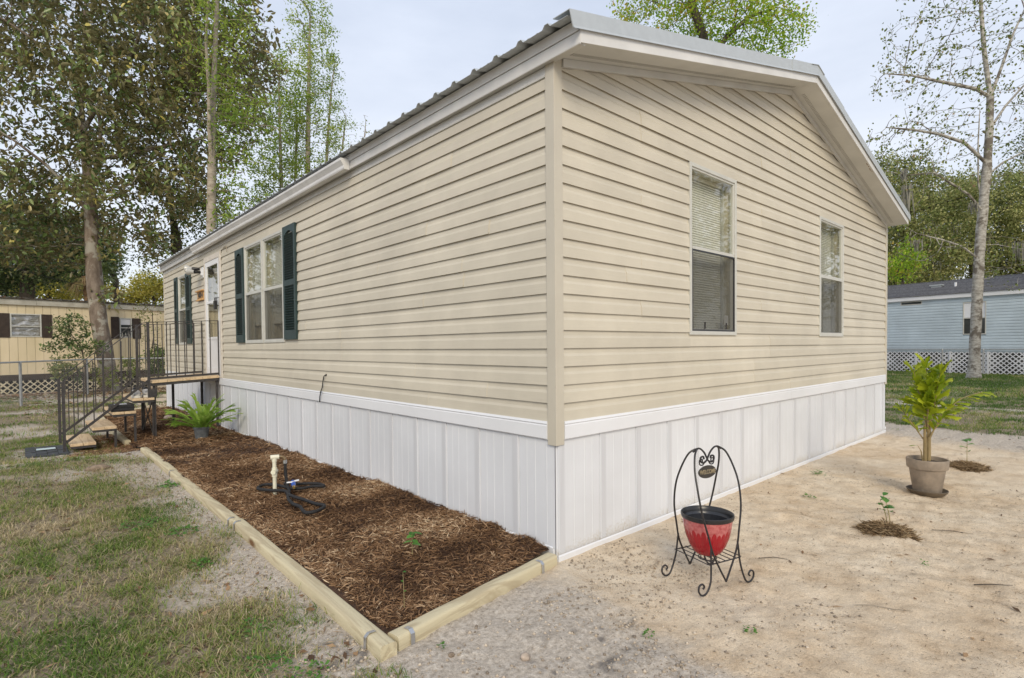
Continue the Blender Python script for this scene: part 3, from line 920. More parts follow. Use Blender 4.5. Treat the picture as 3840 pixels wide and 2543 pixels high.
# ribbed metal roof sheets
def roofz(x): return 3.186 + SL * ((x + 0.155) if x <= Wd / 2 else (Wd + 0.155 - x))
def rib_profile(y0, y1):
    pts = [(y0, 0.0)]
    k = math.ceil((y0 + 0.088 - 0.03) / 0.2265)
    while True:
        yc = -0.088 + k * 0.2265
        if yc - 0.03 > y1: break
        for dy, dz in ((-0.032, 0), (-0.013, 0.023), (0.013, 0.023), (0.032, 0)):
            if y0 < yc + dy < y1: pts.append((yc + dy, dz))
        for dy in (0.075, 0.15):
            for e, dz in ((-0.010, 0), (0, 0.004), (0.010, 0)):
                if y0 < yc + dy + e < y1: pts.append((yc + dy + e, dz))
        k += 1
    pts.append((y1, 0.0))
    return pts
y = -0.255
first = True
while y < L + 0.10:
    y2 = min(y + 0.906, L + 0.12)
    p = rib_profile(y, y2 - 0.001)
    for (xa, xb) in ((-0.155, Wd / 2 - 0.002), (Wd / 2 + 0.002, Wd + 0.155)):
        mb = MB()
        n = len(p)
        vs = []
        for x in (xa, xb):
            vs += [(x, q, roofz(x) + d) for q, d in p] + [(x, q, roofz(x) + d - 0.0018) for q, d in p]
        fs = []
        for i in range(n - 1):
            fs += [(i, i + 1, 2 * n + i + 1, 2 * n + i), (n + i, 3 * n + i, 3 * n + i + 1, n + i + 1), (i, n + i, n + i + 1, i + 1), (2 * n + i, 2 * n + i + 1, 3 * n + i + 1, 3 * n + i)]
        mb.add(vs, fs)
        mb.build('roof_sheet', M_GALV, house)
    y = y2
mb = MB()
zr_ = roofz(Wd / 2)
mb.extrude([(Wd / 2 - 0.17, zr_ - 0.012), (Wd / 2, zr_ + 0.034), (Wd / 2 + 0.17, zr_ - 0.012), (Wd / 2 + 0.17, zr_ - 0.016), (Wd / 2, zr_ + 0.030), (Wd / 2 - 0.17, zr_ - 0.016)], lambda a, b, t: (a, t, b), -OY - 0.02, L + 0.12)
mb.build('ridge_cap', M_GALV, house)
mb = MB()   # roof deck under the sheets keeps the attic dark
mb.extrude([(-0.05, 3.19), (Wd / 2, 3.19 + SL * (Wd / 2 + 0.05)), (Wd + 0.05, 3.19), (Wd + 0.05, 3.14), (Wd / 2, 3.14 + SL * (Wd / 2 + 0.05)), (-0.05, 3.14)], lambda a, b, t: (a, t, b), -OY + 0.02, L + 0.1)
mb.build('roof_deck', M_SHEATH, house)

# gutter over the middle of the long side
GP = [(OX + 0.008, 3.150), (OX + 0.008, 3.050), (OX + 0.062, 3.050), (OX + 0.068, 3.062), (OX + 0.070, 3.085), (OX + 0.088, 3.112), (OX + 0.100, 3.128), (OX + 0.102, 3.148),
      (OX + 0.092, 3.150), (OX + 0.090, 3.142), (OX + 0.097, 3.140), (OX + 0.094, 3.128), (OX + 0.083, 3.114), (OX + 0.066, 3.088), (OX + 0.063, 3.064), (OX + 0.058, 3.055), (OX + 0.012, 3.055), (OX + 0.012, 3.150)]
for i, (a, c) in enumerate(((2.63, 5.58), (5.56, 8.72))):
    g = MB()
    sag = lambda t: -0.004 * (t - 2.6) / 6 - 0.002 * math.sin(t * 1.7)
    g.extrude([(p[0] + 0.0015 * i, p[1] + 0.001 * i) for p in GP], lambda aa, b, t: (-aa, t, b + sag(t)), a, c, segs=6)
    go = g.build('gutter', M_GUTTER, house)
    ec = MB(); e = a if i == 0 else c - 0.002
    ec.extrude([(p[0], p[1]) for p in GP[:9]], lambda aa, b, t: (-aa, t, b + sag(t)), e - 0.001, e + 0.003)
    ec.build('end_cap', M_GUTTER, go)

# ------------------------------------------------------------------ windows, shutters, door
def slat_mesh(name, w, d=0.024, long_axis=0):
    mb = MB()
    p = [(-d / 2, -0.004), (-d / 4, -0.0005), (0, 0.0008), (d / 4, -0.0005), (d / 2, -0.004)]
    vs, fs = [], []
    for s_ in (-w / 2, w / 2):
        for (q, z) in p:
            ang = R(66)
            y, zz = q * math.cos(ang) - z * math.sin(ang), q * math.sin(ang) + z * math.cos(ang)
            vs.append((s_, y, zz) if long_axis == 0 else (y, s_, zz))
    fs = [(i, i + 1, i + 6, i + 5) for i in range(4)]
    me = bpy.data.meshes.new(name); me.from_pydata(vs, [], fs); me.materials.append(M_BLIND)
    return me


def make_window(fn, o, axis, dark_screen=False, blind_bottom=0.0, tag_lab=None):
    t0, t1, z0, z1 = o
    zm = z0 + (z1 - z0) * 0.512
    f = MB()
    # flange frame on the wall face (four members, mitred as butt pieces)
    fw = 0.020
    for (a, c, za, zb) in ((t0 - 0.012, t0 + fw, z0 - 0.012, z1 + 0.012), (t1 - fw, t1 + 0.012, z0 - 0.012, z1 + 0.012)):
        f.fbox(fn, (-0.03, za, a), (0.019, zb, c))
    for (za, zb) in ((z0 - 0.012, z0 + fw), (z1 - fw, z1 + 0.012)):
        f.fbox(fn, (-0.03, za, t0 + fw), (0.0185, zb, t1 - fw))
    fr = f.build('window', M_FRAME, house, bevel=0.003)
    if tag_lab: fr['label'] = tag_lab
    s = MB()
    for (a, c, za, zb) in ((t0 + fw, t0 + fw + 0.016, z0 + fw, z1 - fw), (t1 - fw - 0.016, t1 - fw, z0 + fw, z1 - fw)):
        s.fbox(fn, (-0.028, za, a), (0.009, zb, c))
    s.fbox(fn, (-0.028, z1 - fw - 0.016, t0 + fw + 0.016), (0.009, z1 - fw, t1 - fw - 0.016))
    s.fbox(fn, (-0.02, zm - 0.016, t0 + fw + 0.016), (0.015, zm + 0.012, t1 - fw - 0.016))
    s.fbox(fn, (-0.024, z0 + fw, t0 + fw + 0.016), (0.006, z0 + fw + 0.02, t1 - fw - 0.016))
    s.build('sash', M_FRAME, fr, bevel=0.002)
    ga, gb = t0 + fw + 0.013, t1 - fw - 0.013
    g = MB(); g.fbox(fn, (-0.004, zm + 0.008, ga), (-0.001, z1 - fw - 0.01, gb)); g.build('pane', M_GLASS, fr)
    g = MB(); g.fbox(fn, (-0.022, z0 + fw + 0.015, ga), (-0.019, zm - 0.012, gb)); g.build('pane', M_GLASS, fr)
    sc = MB()
    sc.add([fn(0.0075, z0 + fw + 0.004, ga - 0.008), fn(0.0075, z0 + fw + 0.004, gb + 0.008), fn(0.0075, zm - 0.016, gb + 0.008), fn(0.0075, zm - 0.016, ga - 0.008),
            ], [(0, 1, 2, 3)])
    sc.build('insect_screen', M_SCREEN, fr)
    sf = MB()
    e = 0.012
    for (a, c, za, zb) in ((ga - 0.008, ga - 0.008 + e, z0 + fw, zm - 0.014), (gb + 0.008 - e, gb + 0.008, z0 + fw, zm - 0.014)):
        sf.fbox(fn, (0.0065, za, a), (0.0165, zb, c))
    for za, zb in ((z0 + fw, z0 + fw + e), (zm - 0.014 - e, zm - 0.014)):
        sf.fbox(fn, (0.0065, za, ga - 0.008 + e), (0.0162, zb, gb + 0.008 - e))
    sf.build('screen_frame', M_BLACKF if dark_screen else M_FRAME, fr)
    # reveal box of the room side
    rv = MB()
    D = 0.30
    T0, T1, Z0, Z1 = t0 + 0.02, t1 - 0.02, z0 + 0.02, z1 - 0.02
    rv.add([fn(-0.03, Z0, T0), fn(-0.03, Z0, T1), fn(-0.03, Z1, T1), fn(-0.03, Z1, T0), fn(-D, Z0, T0), fn(-D, Z0, T1), fn(-D, Z1, T1), fn(-D, Z1, T0)],
           [(0, 1, 5, 4), (1, 2, 6, 5), (2, 3, 7, 6), (3, 0, 4, 7), (4, 5, 6, 7)])
    rv.build('reveal', M_ROOM, fr)
    # jamb stop where the blind hangs
    js = MB()
    js.fbox(fn, (-0.115, Z0, T1 - 0.016), (-0.085, Z1, T1 - 0.001)); js.fbox(fn, (-0.115, Z0, T0 + 0.001), (-0.085, Z1, T0 + 0.016)); js.build('jamb_stop', M_FRAME, fr)
    w = (T1 - T0) - 0.05
    me = slat_mesh('slat', w, long_axis=axis)
    hr = MB(); hr.fbox(fn, (-0.125, Z1 - 0.03, T0 + 0.02), (-0.095, Z1 - 0.002, T1 - 0.02)); hr.build('blind_headrail', M_BLIND, fr)
    z = Z1 - 0.045
    zb = Z0 + 0.02 + blind_bottom
    while z > zb:
        c = fn(-0.11, z, (T0 + T1) / 2)
        link('slat', me, fr, loc=Vector(c) - origin_of(house))
        z -= 0.0205
    br = MB(); br.fbox(fn, (-0.122, zb - 0.012, T0 + 0.026), (-0.100, zb, T1 - 0.026)); br.build('blind_bottom_rail', M_BLIND, fr)
    return fr


wA = make_window(gabP, OPEN_G[0], 0, dark_screen=True)
wB = make_window(gabP, OPEN_G[1], 0)
w1 = make_window(longP, OPEN_L[0], 1, blind_bottom=0.22)
w2 = make_window(longP, OPEN_L[1], 1, blind_bottom=0.22)
w3 = make_window(longP, OPEN_L[3], 1, blind_bottom=0.3)
# small sticker and pull tabs on the lower sash of the nearer gable window
mb = MB(); mb.fbox(gabP, (-0.0185, 1.515, 2.205), (-0.0180, 1.60, 2.285)); mb.build('pane_sticker', M_FRAME, wA)
for t in (1.80, 2.17):
    mb = MB(); mb.bar(gabP(0.018, 1.475, t), gabP(0.026, 1.53, t - 0.012), 0.012, 0.004); mb.build('screen_tab', M_BLACKF, wA)


def shutter(t0, t1, z0, z1):
    m = MB()
    sw = 0.045 if t1 - t0 > 0.3 else 0.04
    m.fbox(longP, (0.012, z0, t0), (0.040, z1, t0 + sw)); m.fbox(longP, (0.012, z0, t1 - sw), (0.040, z1, t1))
    zm = z0 + (z1 - z0) * 0.5
    m.fbox(longP, (0.012, z0, t0 + sw), (0.0385, z0 + 0.115, t1 - sw)); m.fbox(longP, (0.012, zm - 0.035, t0 + sw), (0.0385, zm + 0.035, t1 - sw))
    # cathedral top rail
    n = 10
    tm = (t0 + t1) / 2
    poly = [(t0 + sw, z1), (t1 - sw, z1), (t1 - sw, z1 - 0.115)]
    for i in range(n + 1):
        q = i / n
        tt = t1 - sw - 0.02 - q * (t1 - t0 - 2 * sw - 0.04)
        poly.append((tt, z1 - 0.115 + 0.05 * math.sin(math.pi * q) ** 0.8))
    poly.append((t0 + sw, z1 - 0.115))
    m.extrude(poly, lambda a, b, t: longP(t, b, a), 0.012, 0.0385)
    m.fbox(longP, (0.010, z0 + 0.02, t0 + 0.02), (0.014, z1 - 0.02, t1 - 0.02))
    sh = m.build('shutter', M_SHUT, house, bevel=0.003)
    lw = t1 - t0 - 2 * sw
    lm = MB(); lm.bar((0, -lw / 2, 0), (0, lw / 2, 0), 0.006, 0.034, up=(-0.72, 0, 0.70))
    me = bpy.data.meshes.new('louvre'); me.from_pydata(lm.v, [], lm.f); me.materials.append(M_SHUT)
    for za, zb in ((z0 + 0.128, zm - 0.045), (zm + 0.048, z1 - 0.112)):
        k = int((zb - za) / 0.0285)
        for i in range(k + 1):
            link('louvre', me, sh, loc=Vector(longP(0.027, za + (zb - za) * i / k, tm)))
    return sh


for s_ in ((4.125, 4.515, 1.448, 2.818), (6.125, 6.49, 1.43, 2.80), (9.36, 9.745, 1.445, 2.80), (10.50, 10.77, 1.46, 2.81)): shutter(*s_)

# entrance: trim, storm door, inner door
mb = MB()
mb.fbox(longP, (-0.03, 0.905, 7.335), (0.028, 2.92, 7.42)); mb.fbox(longP, (-0.03, 0.905, 8.295), (0.028, 2.92, 8.355)); mb.fbox(longP, (-0.03, 2.835, 7.42), (0.0275, 2.92, 8.295))
mb.fbox(longP, (-0.03, 0.872, 7.335), (0.034, 0.905, 8.355)); mb.fbox(longP, (0.013, 0.88, 7.312), (0.020, 2.935, 7.334))
door = mb.build('entrance_door', M_DTRIM, house, bevel=0.003)
mb = MB()
da, db, dz0, dz1 = 7.425, 8.29, 0.91, 2.83
mb.fbox(longP, (-0.005, dz0, da), (0.022, dz1, da + 0.085)); mb.fbox(longP, (-0.005, dz0, db - 0.085), (0.022, dz1, db))
for za, zb in ((dz0, 1.03), (1.50, 1.545), (2.115, 2.16), (2.745, dz1)): mb.fbox(longP, (-0.005, za, da + 0.085), (0.0215, zb, db - 0.085))
mb.fbox(longP, (-0.002, 1.03, da + 0.085), (0.014, 1.50, db - 0.085))
sd = mb.build('storm_door', M_DOORP, door, bevel=0.003)
for za, zb in ((1.545, 2.115), (2.16, 2.745)):
    g = MB(); g.fbox(longP, (0.006, za - 0.004, da + 0.08), (0.009, zb + 0.004, db - 0.08)); g.build('pane', M_GLASS, door)
mb = MB(); mb.fbox(longP, (-0.14, dz0, da), (-0.10, dz1, db)); mb.build('inner_door', mat('inner_door_paint', (0.36, 0.32, 0.25), 0.6, 0.1), door)
mb = MB(); mb.fbox(longP, (-0.099, 1.62, da + 0.16), (-0.094, 2.70, da + 0.44)); mb.build('inner_door_window', mat('inner_door_dark_glass', (0.03, 0.03, 0.028), 0.15, 0.1), door)
mb = MB(); mb.fbox(longP, (-0.16, dz0 - 0.02, da - 0.01), (-0.14, dz1 + 0.02, db + 0.01)); mb.fbox(longP, (-0.14, dz0, da - 0.02), (-0.03, dz1, da)); mb.fbox(longP, (-0.14, dz0, db), (-0.03, dz1, db + 0.02)); mb.build('door_reveal', M_ROOM, door)
mb = MB(); mb.tube([longP(0.02, 2.18, 7.465), longP(0.05, 2.18, 7.465), longP(0.05, 2.05, 7.465), longP(0.02, 2.05, 7.465)], 0.008, 8); mb.build('handle', M_BLACKPL, door, smooth=True)

mb = MB(); mb.fbox(longP, (0.056, 1.985, 7.43), (0.094, 2.125, 7.50)); mb.tube([longP(0.075, 2.125, 7.445), longP(0.075, 2.165, 7.445), longP(0.07, 2.18, 7.465), longP(0.075, 2.165, 7.487), longP(0.075, 2.125, 7.487)], 0.006, 8)
tag(mb.build('lock_box', M_BLACKPL, None, bevel=0.005), 'small black key lock box hanging on the storm door handle', 'lock box')

# wall floodlight with two lamps
fl = thing('floodlight', 'twin lamp floodlight with white bulbs mounted beside the front door', 'floodlight', (-0.02, 8.46, 2.70))
mb = MB(); mb.box((-0.014, 8.40, 2.60), (-0.026, 8.52, 2.78)); mb.box((-0.026, 8.425, 2.635), (-0.06, 8.495, 2.745)); mb.build('base_plate', M_WHITE, fl, bevel=0.004)
for (dy, dx, dz, ln) in ((0.03, -0.30, 0.06, 0.16), (-0.02, -0.24, 0.00, 0.13)):
    s0 = Vector((-0.06, 8.46 + dy, 2.69 + dz)); e0 = s0 + Vector((-0.10, 0.02 + dy, 0.0))
    b = MB(); b.tube([s0, s0 + Vector((-0.04, 0, 0)), e0], [0.022, 0.027, 0.034], 12); b.build('lamp_holder', M_BLACKPL, fl, smooth=True)
    d = (Vector((-1, 0.55 + dy * 4, 0.02))).normalized()
    b = MB(); b.tube([e0, e0 + d * 0.03, e0 + d * 0.09, e0 + d * 0.115, e0 + d * 0.125], [0.03, 0.038, 0.062, 0.062, 0.03], 18)
    b.build('lamp', mat('frosted_lamp', (0.48, 0.48, 0.46), 0.15, 0.05), fl, smooth=True)

# timber house number sign
pq = thing('house_number_sign', 'small wooden sign with black house number beside the front door', 'sign', (-0.02, 8.60, 2.29))
M_PLAQ = wood_mat('plaque_wood', (0.60, 0.36, 0.15), (0.25, 0.11, 0.04), axis=1, knots=False)
mb = MB(); mb.box((-0.015, 8.39, 2.225), (-0.032, 8.83, 2.365)); mb.build('board', M_PLAQ, pq)
mb = MB(); mb.box((-0.015, 8.36, 2.366), (-0.062, 8.86, 2.388)); mb.box((-0.015, 8.37, 2.205), (-0.055, 8.85, 2.2245)); mb.build('ledge', M_PLAQ, pq, bevel=0.003)


def text_mesh(txt, size, depth, font_scale_x=1.0, bold=0.0):
    cu = bpy.data.curves.new('lettering', 'FONT'); cu.body = txt; cu.size = size; cu.extrude = depth; cu.align_x = 'CENTER'; cu.align_y = 'CENTER'; cu.offset = bold
    o = bpy.data.objects.new('lettering_tmp', cu); COL.objects.link(o)
    dg = bpy.context.evaluated_depsgraph_get()
    me = bpy.data.meshes.new_from_object(o.evaluated_get(dg))
    bpy.data.objects.remove(o)
    for v in me.vertices: v.co.x *= font_scale_x
    me.materials.clear()
    return me


me = text_mesh('24014', 0.145, 0.002, 1.0, 0.003); me.materials.append(M_BLACKPL)
tx = link('lettering', me, pq)
tx.matrix_local = Matrix(((0, 0, -1, -0.0145), (-1, 0, 0, 0.01), (0, 1, 0, 0.004), (0, 0, 0, 1)))

# black cable end by the skirting and a bent wire near the door
mb = MB(); pts = [(-0.012, 3.353, 1.052), (-0.03, 3.352, 1.05), (-0.034, 3.37, 1.035), (-0.032, 3.40, 0.98), (-0.033, 3.415, 0.92), (-0.045, 3.43, 0.87), (-0.04, 3.47, 0.81), (-0.035, 3.489, 0.755)]
mb.tube(pts, 0.0055, 8); mb.tube([(-0.0125, 3.353, 1.052), (-0.02, 3.353, 1.052)], 0.012, 10); mb.tube([(-0.044, 3.428, 0.872), (-0.046, 3.434, 0.858)], 0.008, 8)
tag(mb.build('cable', M_BLACKPL, None, smooth=True), 'short black cable drooping out of the long beige wall', 'cable')
mb = MB(); mb.tube([(-0.017, 7.18, 2.935), (-0.03, 7.05, 2.945), (-0.035, 6.93, 2.94), (-0.035, 6.91, 2.90), (-0.03, 6.92, 2.86), (-0.028, 6.95, 2.85)], 0.004, 6)
tag(mb.build('bent_wire', mat('tan_wire', (0.40, 0.33, 0.24), 0.5), None, smooth=True), 'bent tan wire on the wall above the double window', 'wire')

# ------------------------------------------------------------------ steps up to the door
steps = thing('entry_steps', 'dark metal entry steps with wooden treads and railings at front door', 'steps', (-1.0, 8.04, 0.0))
Y0, Y1 = 7.50, 8.57
gz = lambda x, y: float(ground_z(x, y))
TR = [(-1.955, -1.66, 0.02), (-1.705, -1.415, 0.225), (-1.465, -1.172, 0.427), (-1.218, -0.935, 0.612)]
for (xa, xb, zt_) in TR:
    for k in range(2):
        a, c = xa + (xb - xa) * k / 2, xa + (xb - xa) * (k + 1) / 2
        mb = MB(); mb.box((a + 0.002, Y0 - 0.02, zt_ - 0.038), (c - 0.002, Y1 + 0.02 + random.uniform(-.008, .008), zt_ + random.uniform(-.002, .002))); mb.build('plank', M_WOOD_TREAD, steps, bevel=0.004)
    fr = MB()
    for yy in (Y0, Y1): fr.bar((xa + 0.01, yy, zt_ - 0.056), (xb, yy, zt_ - 0.056), 0.03, 0.03)
    for xx in (xa + 0.02, xb - 0.02): fr.bar((xx, Y0 + 0.016, zt_ - 0.053), (xx, Y1 - 0.016, zt_ - 0.053), 0.022, 0.022)
    fr.build('tread_frame', M_DARKMET, steps)
    if zt_ > 0.1 or True:
        for yy in (Y0, Y1):
            mb = MB(); mb.bar((xb - 0.012, yy + 0.032 * (1 if yy < 8 else -1), gz(xb, yy) - 0.05), (xb - 0.012, yy + 0.032 * (1 if yy < 8 else -1), zt_ - 0.04), 0.030); mb.build('leg', M_DARKMET, steps)
deckz = lambda x: 0.868 + 0.045 * (x + 0.96) / 0.96
xs_ = [-0.965, -0.765, -0.555, -0.275, -0.035]
for a, c in zip(xs_[:-1], xs_[1:]):
    mb = MB()
    z0_, z1_ = deckz(a), deckz(c)
    e = random.uniform(-0.004, 0.004)
    mb.add([(a + .002, Y0 - .03, z0_ - .04), (c - .002, Y0 - .03, z1_ - .04), (c - .002, Y1 + .03, z1_ - .04), (a + .002, Y1 + .03, z0_ - .04), (a + .002, Y0 - .03, z0_ + e), (c - .002, Y0 - .03, z1_ + e), (c - .002, Y1 + .03, z1_ + e), (a + .002, Y1 + .03, z0_ + e)],
           [(3, 2, 1, 0), (4, 5, 6, 7), (0, 1, 5, 4), (1, 2, 6, 5), (2, 3, 7, 6), (3, 0, 4, 7)])
    mb.build('plank', M_WOOD_TREAD, steps, bevel=0.004)
mb = MB()
for yy in (Y0, Y1): mb.bar((-0.97, yy, deckz(-.97) - 0.062), (-0.03, yy, deckz(-.03) - 0.062), 0.034, 0.04)
for xx in (-0.95, -0.5, -0.06): mb.bar((xx, Y0 + .018, deckz(xx) - 0.062), (xx, Y1 - .018, deckz(xx) - 0.062), 0.03, 0.034)
mb.build('platform_frame', M_DARKMET, steps)
for (xx, yy) in ((-0.055, Y0 + 0.035), (-0.055, Y1 - 0.035), (-0.50, Y1 - 0.035), (-0.93, Y1 - 0.035), (-0.93, Y0 + 0.035)):
    mb = MB(); mb.bar((xx, yy, gz(xx, yy) - 0.05), (xx, yy, deckz(xx) - 0.045), 0.036); mb.build('leg', M_DARKMET, steps)
for p, q, dx in (((Y0 + .06, 0.56), (Y1 - .06, -0.02), 0.0), ((Y1 - .06, 0.56), (Y0 + .06, -0.02), 0.013)):
    mb = MB(); mb.bar((-0.955 + dx, p[0], p[1]), (-0.955 + dx, q[0], q[1]), 0.008, 0.036, up=(0, 0.7, 0.7)); mb.build('brace', M_DARKMET, steps)
mb = MB(); mb.box((-0.985, Y0 - 0.022, 0.62), (-0.90, Y0 - 0.016, 0.74))
for (a, c) in ((-0.972, 0.70), (-0.925, 0.70), (-0.925, 0.655)): mb.tube([(a, Y0 - 0.03, c), (a, Y0 - 0.022, c)], 0.008, 8)
mb.build('bolt_plate', M_DARKMET, steps)
for yy in (Y0, Y1):
    zt0, zt1, zt2 = 0.905, 1.755, 1.805
    b0, b1, b2 = 0.05, 0.885, 0.94
    xn, xp, xw = -2.015, -1.0, -0.03
    mb = MB(); mb.bar((xn, yy, gz(xn, yy) - 0.06), (xn, yy, zt0 - 0.004), 0.036); mb.build('post', M_DARKMET, steps)
    mb = MB(); mb.bar((xp, yy, 0.50), (xp, yy, zt1 - 0.004), 0.036); mb.build('post', M_DARKMET, steps)
    mb = MB(); mb.bar((xw, yy, b2 - 0.05), (xw, yy, zt2 - 0.004), 0.018); mb.build('post', M_DARKMET, steps)
    mb = MB(); mb.bar((xn - 0.09, yy, zt0 - 0.085), (xp - 0.07, yy, zt1 - 0.015), 0.034, 0.010); mb.bar((xp - 0.07, yy, zt1 - 0.015), (xp, yy, zt1), 0.034, 0.010); mb.bar((xp, yy, zt1), (xw, yy, zt2), 0.034, 0.010); mb.build('handrail', M_DARKMET, steps)
    mb = MB(); mb.bar((xn + 0.02, yy, b0), (xp + 0.01, yy, b1), 0.010, 0.036, up=(0, 0, 1)); mb.build('stringer', M_DARKMET, steps)
    mb = MB(); mb.bar((xp + 0.01, yy, b1 + 0.012), (xw, yy, b2), 0.010, 0.034); mb.build('bottom_rail', M_DARKMET, steps)
    for k in range(8):
        x = xn + (xp - xn) * (k + 1) / 9
        q = (x - xn) / (xp - xn)
        mb = MB(); mb.bar((x, yy, b0 + (b1 - b0) * q - 0.01), (x, yy, zt0 + (zt1 - zt0) * q - 0.004), 0.013); mb.build('baluster', M_DARKMET, steps)
    for k in range(7):
        x = xp + (xw - xp) * (k + 1) / 8
        q = (x - xp) / (xw - xp)
        mb = MB(); mb.bar((x, yy, b1 + 0.012 + (b2 - b1) * q), (x, yy, zt1 + (zt2 - zt1) * q - 0.004), 0.013); mb.build('baluster', M_DARKMET, steps)

# things left on the steps
def sneaker(x, y, z, lab):
    s = thing('sneaker', lab, 'shoe', (x, y, z), 'pair of shoes on the steps')
    K = 1.22
    secs = [(-0.145, 0.012, 0.030, 0.034), (-0.13, 0.032, 0.032, 0.052), (-0.09, 0.046, 0.032, 0.068), (-0.04, 0.050, 0.030, 0.078), (0.0, 0.045, 0.030, 0.088), (0.05, 0.040, 0.030, 0.098), (0.10, 0.038, 0.030, 0.100), (0.135, 0.030, 0.032, 0.095), (0.148, 0.016, 0.034, 0.070)]
    secs = [(a_ * 1.05, w_ * K, b_ * K, c_ * K) for a_, w_, b_, c_ in secs]
    vs, fs = [], []
    n = 12
    for (yy, w, zb, zt_) in secs:
        for k in range(n):
            t = 2 * math.pi * k / n
            c, si = math.cos(t), math.sin(t)
            vs.append((x + w * math.copysign(abs(c) ** 0.8, c), y + yy, z + zb + (zt_ - zb) * (0.5 + 0.5 * math.copysign(abs(si) ** 0.7, si))))
    for i in range(len(secs) - 1):
        for k in range(n): fs.append((i * n + k, i * n + (k + 1) % n, (i + 1) * n + (k + 1) % n, (i + 1) * n + k))
    fs += [tuple(range(n)), tuple(range(len(secs) * n - 1, (len(secs) - 1) * n - 1, -1))]
    b = MB(); b.add(vs, fs); b.build('upper', mat('grey_canvas', (0.42, 0.40, 0.37), 0.85, 0.15, 25, bump=0.2), s, smooth=True)
    b = MB()
    out = [(-0.152, 0.0), (-0.146, 0.026), (-0.12, 0.046), (-0.06, 0.054), (0.02, 0.046), (0.09, 0.043), (0.14, 0.036), (0.155, 0.0)]
    out = [(a_ * 1.05, w_ * K) for a_, w_ in out]
    poly = [(w, yy) for yy, w in out] + [(-w, yy) for yy, w in out[::-1][1:-1]]
    b.extrude(poly, lambda a, c, t: (x + a, y + c, z + t), 0.001, 0.030 * K); b.build('sole', mat('white_rubber_sole', (0.62, 0.60, 0.55), 0.6, 0.1), s, bevel=0.003)
    b = MB(); b.tube([(x, y + 0.06, z + 0.112), (x, y + 0.10, z + 0.126)], 0.032, 12); b.build('opening', M_BLACKPL, s)
    b = MB()
    for q in range(4): b.tube([(x - 0.024, y - 0.045 + q * 0.022, z + 0.096 + q * 0.005), (x, y - 0.043 + q * 0.022, z + 0.102 + q * 0.005), (x + 0.024, y - 0.041 + q * 0.022, z + 0.096 + q * 0.005)], 0.003, 5)
    b.build('lace', M_WHITE, s)
sneaker(-1.145, 7.68, 0.613, 'grey canvas sneaker on the top tread, the one nearer the lawn')
sneaker(-1.005, 7.69, 0.613, 'grey canvas sneaker on the top tread, the one nearer the house')

tb = thing('tool_case', 'black plastic tool case lying flat on the third wooden tread', 'tool case', (-1.32, 7.72, 0.428))
mb = MB(); mb.box((-1.475, 7.52, 0.428), (-1.19, 7.86, 0.475)); mb.build('case_base', M_BLACKPL, tb, bevel=0.008)
mb = MB(); mb.box((-1.475, 7.52, 0.479), (-1.19, 7.86, 0.525))
for k in range(9): mb.box((-1.41 + k * 0.018, 7.516, 0.484), (-1.40 + k * 0.018, 7.5205, 0.520))
mb.build('case_lid', M_BLACKPL, tb, bevel=0.006)
mb = MB(); mb.tube([(-1.39, 7.522, 0.45), (-1.39, 7.49, 0.45), (-1.27, 7.49, 0.45), (-1.27, 7.522, 0.45)], 0.008, 8); mb.build('handle', M_BLACKPL, tb)
mb = MB(); mb.box((-1.42, 7.60, 0.5265), (-1.27, 7.72, 0.529)); tag(mb.build('paper_sheet', M_WHITE, None), 'white sheet of paper lying on the black tool case', 'paper')

# mat in front of the steps
mt = thing('door_mat', 'dark slate coloured mat with square pattern on lawn before steps', 'mat', (-2.19, 7.8, gz(-2.19, 7.8)))
M_MAT = mat('dark_rubber_mat', (0.062, 0.068, 0.078), 0.8, 0.2, 20, rnd=0.15, bump=0.2)
nx_, ny_ = 4, 7
for i in range(nx_):
    for j in range(ny_):
        xa, xb = -2.43 + 0.46 * i / nx_, -2.43 + 0.46 * (i + 1) / nx_
        ya, yb = 7.36 + 0.86 * j / ny_, 7.36 + 0.86 * (j + 1) / ny_
        zc = gz((xa + xb) / 2, (ya + yb) / 2)
        mb = MB(); mb.box((xa + 0.0025, ya + 0.0025, zc - 0.008), (xb - 0.0025, yb - 0.0025, zc + 0.028)); mb.build('tile', M_MAT, mt)
zc = gz(-2.28, 7.9) + 0.032
mb = MB(); mb.box((-2.31, 7.80, zc), (-2.10, 7.95, zc + 0.004)); tag(mb.build('paper_slip', mat('pale_blue_paper', (0.55, 0.66, 0.68), 0.6, 0.05), None), 'pale blue slip of paper lying on the dark mat', 'paper')

# ------------------------------------------------------------------ mulch bed with timber edging
BED = (-1.245, 0.0, -0.06, 11.7)


def mulch_z(x, y):
    x = np.asarray(x, dtype=float); y = np.asarray(y, dtype=float)
    base = 0.045 + 0.035 * sst(x, -0.5, 0.0) + (fbm(x * 2.2 + 40, y * 2.2, 3) - 0.5) * 0.06 + (fbm(x * 9, y * 9, 3) - 0.5) * 0.035
    dip = -0.10 * sst(-x, 0.6, 1.35) * sst(y, 6.0, 7.4)
    mound = 0.035 * (1 - sst(np.hypot((x + 0.5) / 0.5, (y - 0.9) / 0.9), 0.3, 1))
    return base + dip + mound


def front_edge(x): return -0.165 + 0.146 * (np.asarray(x) + 1.25) + 0.035


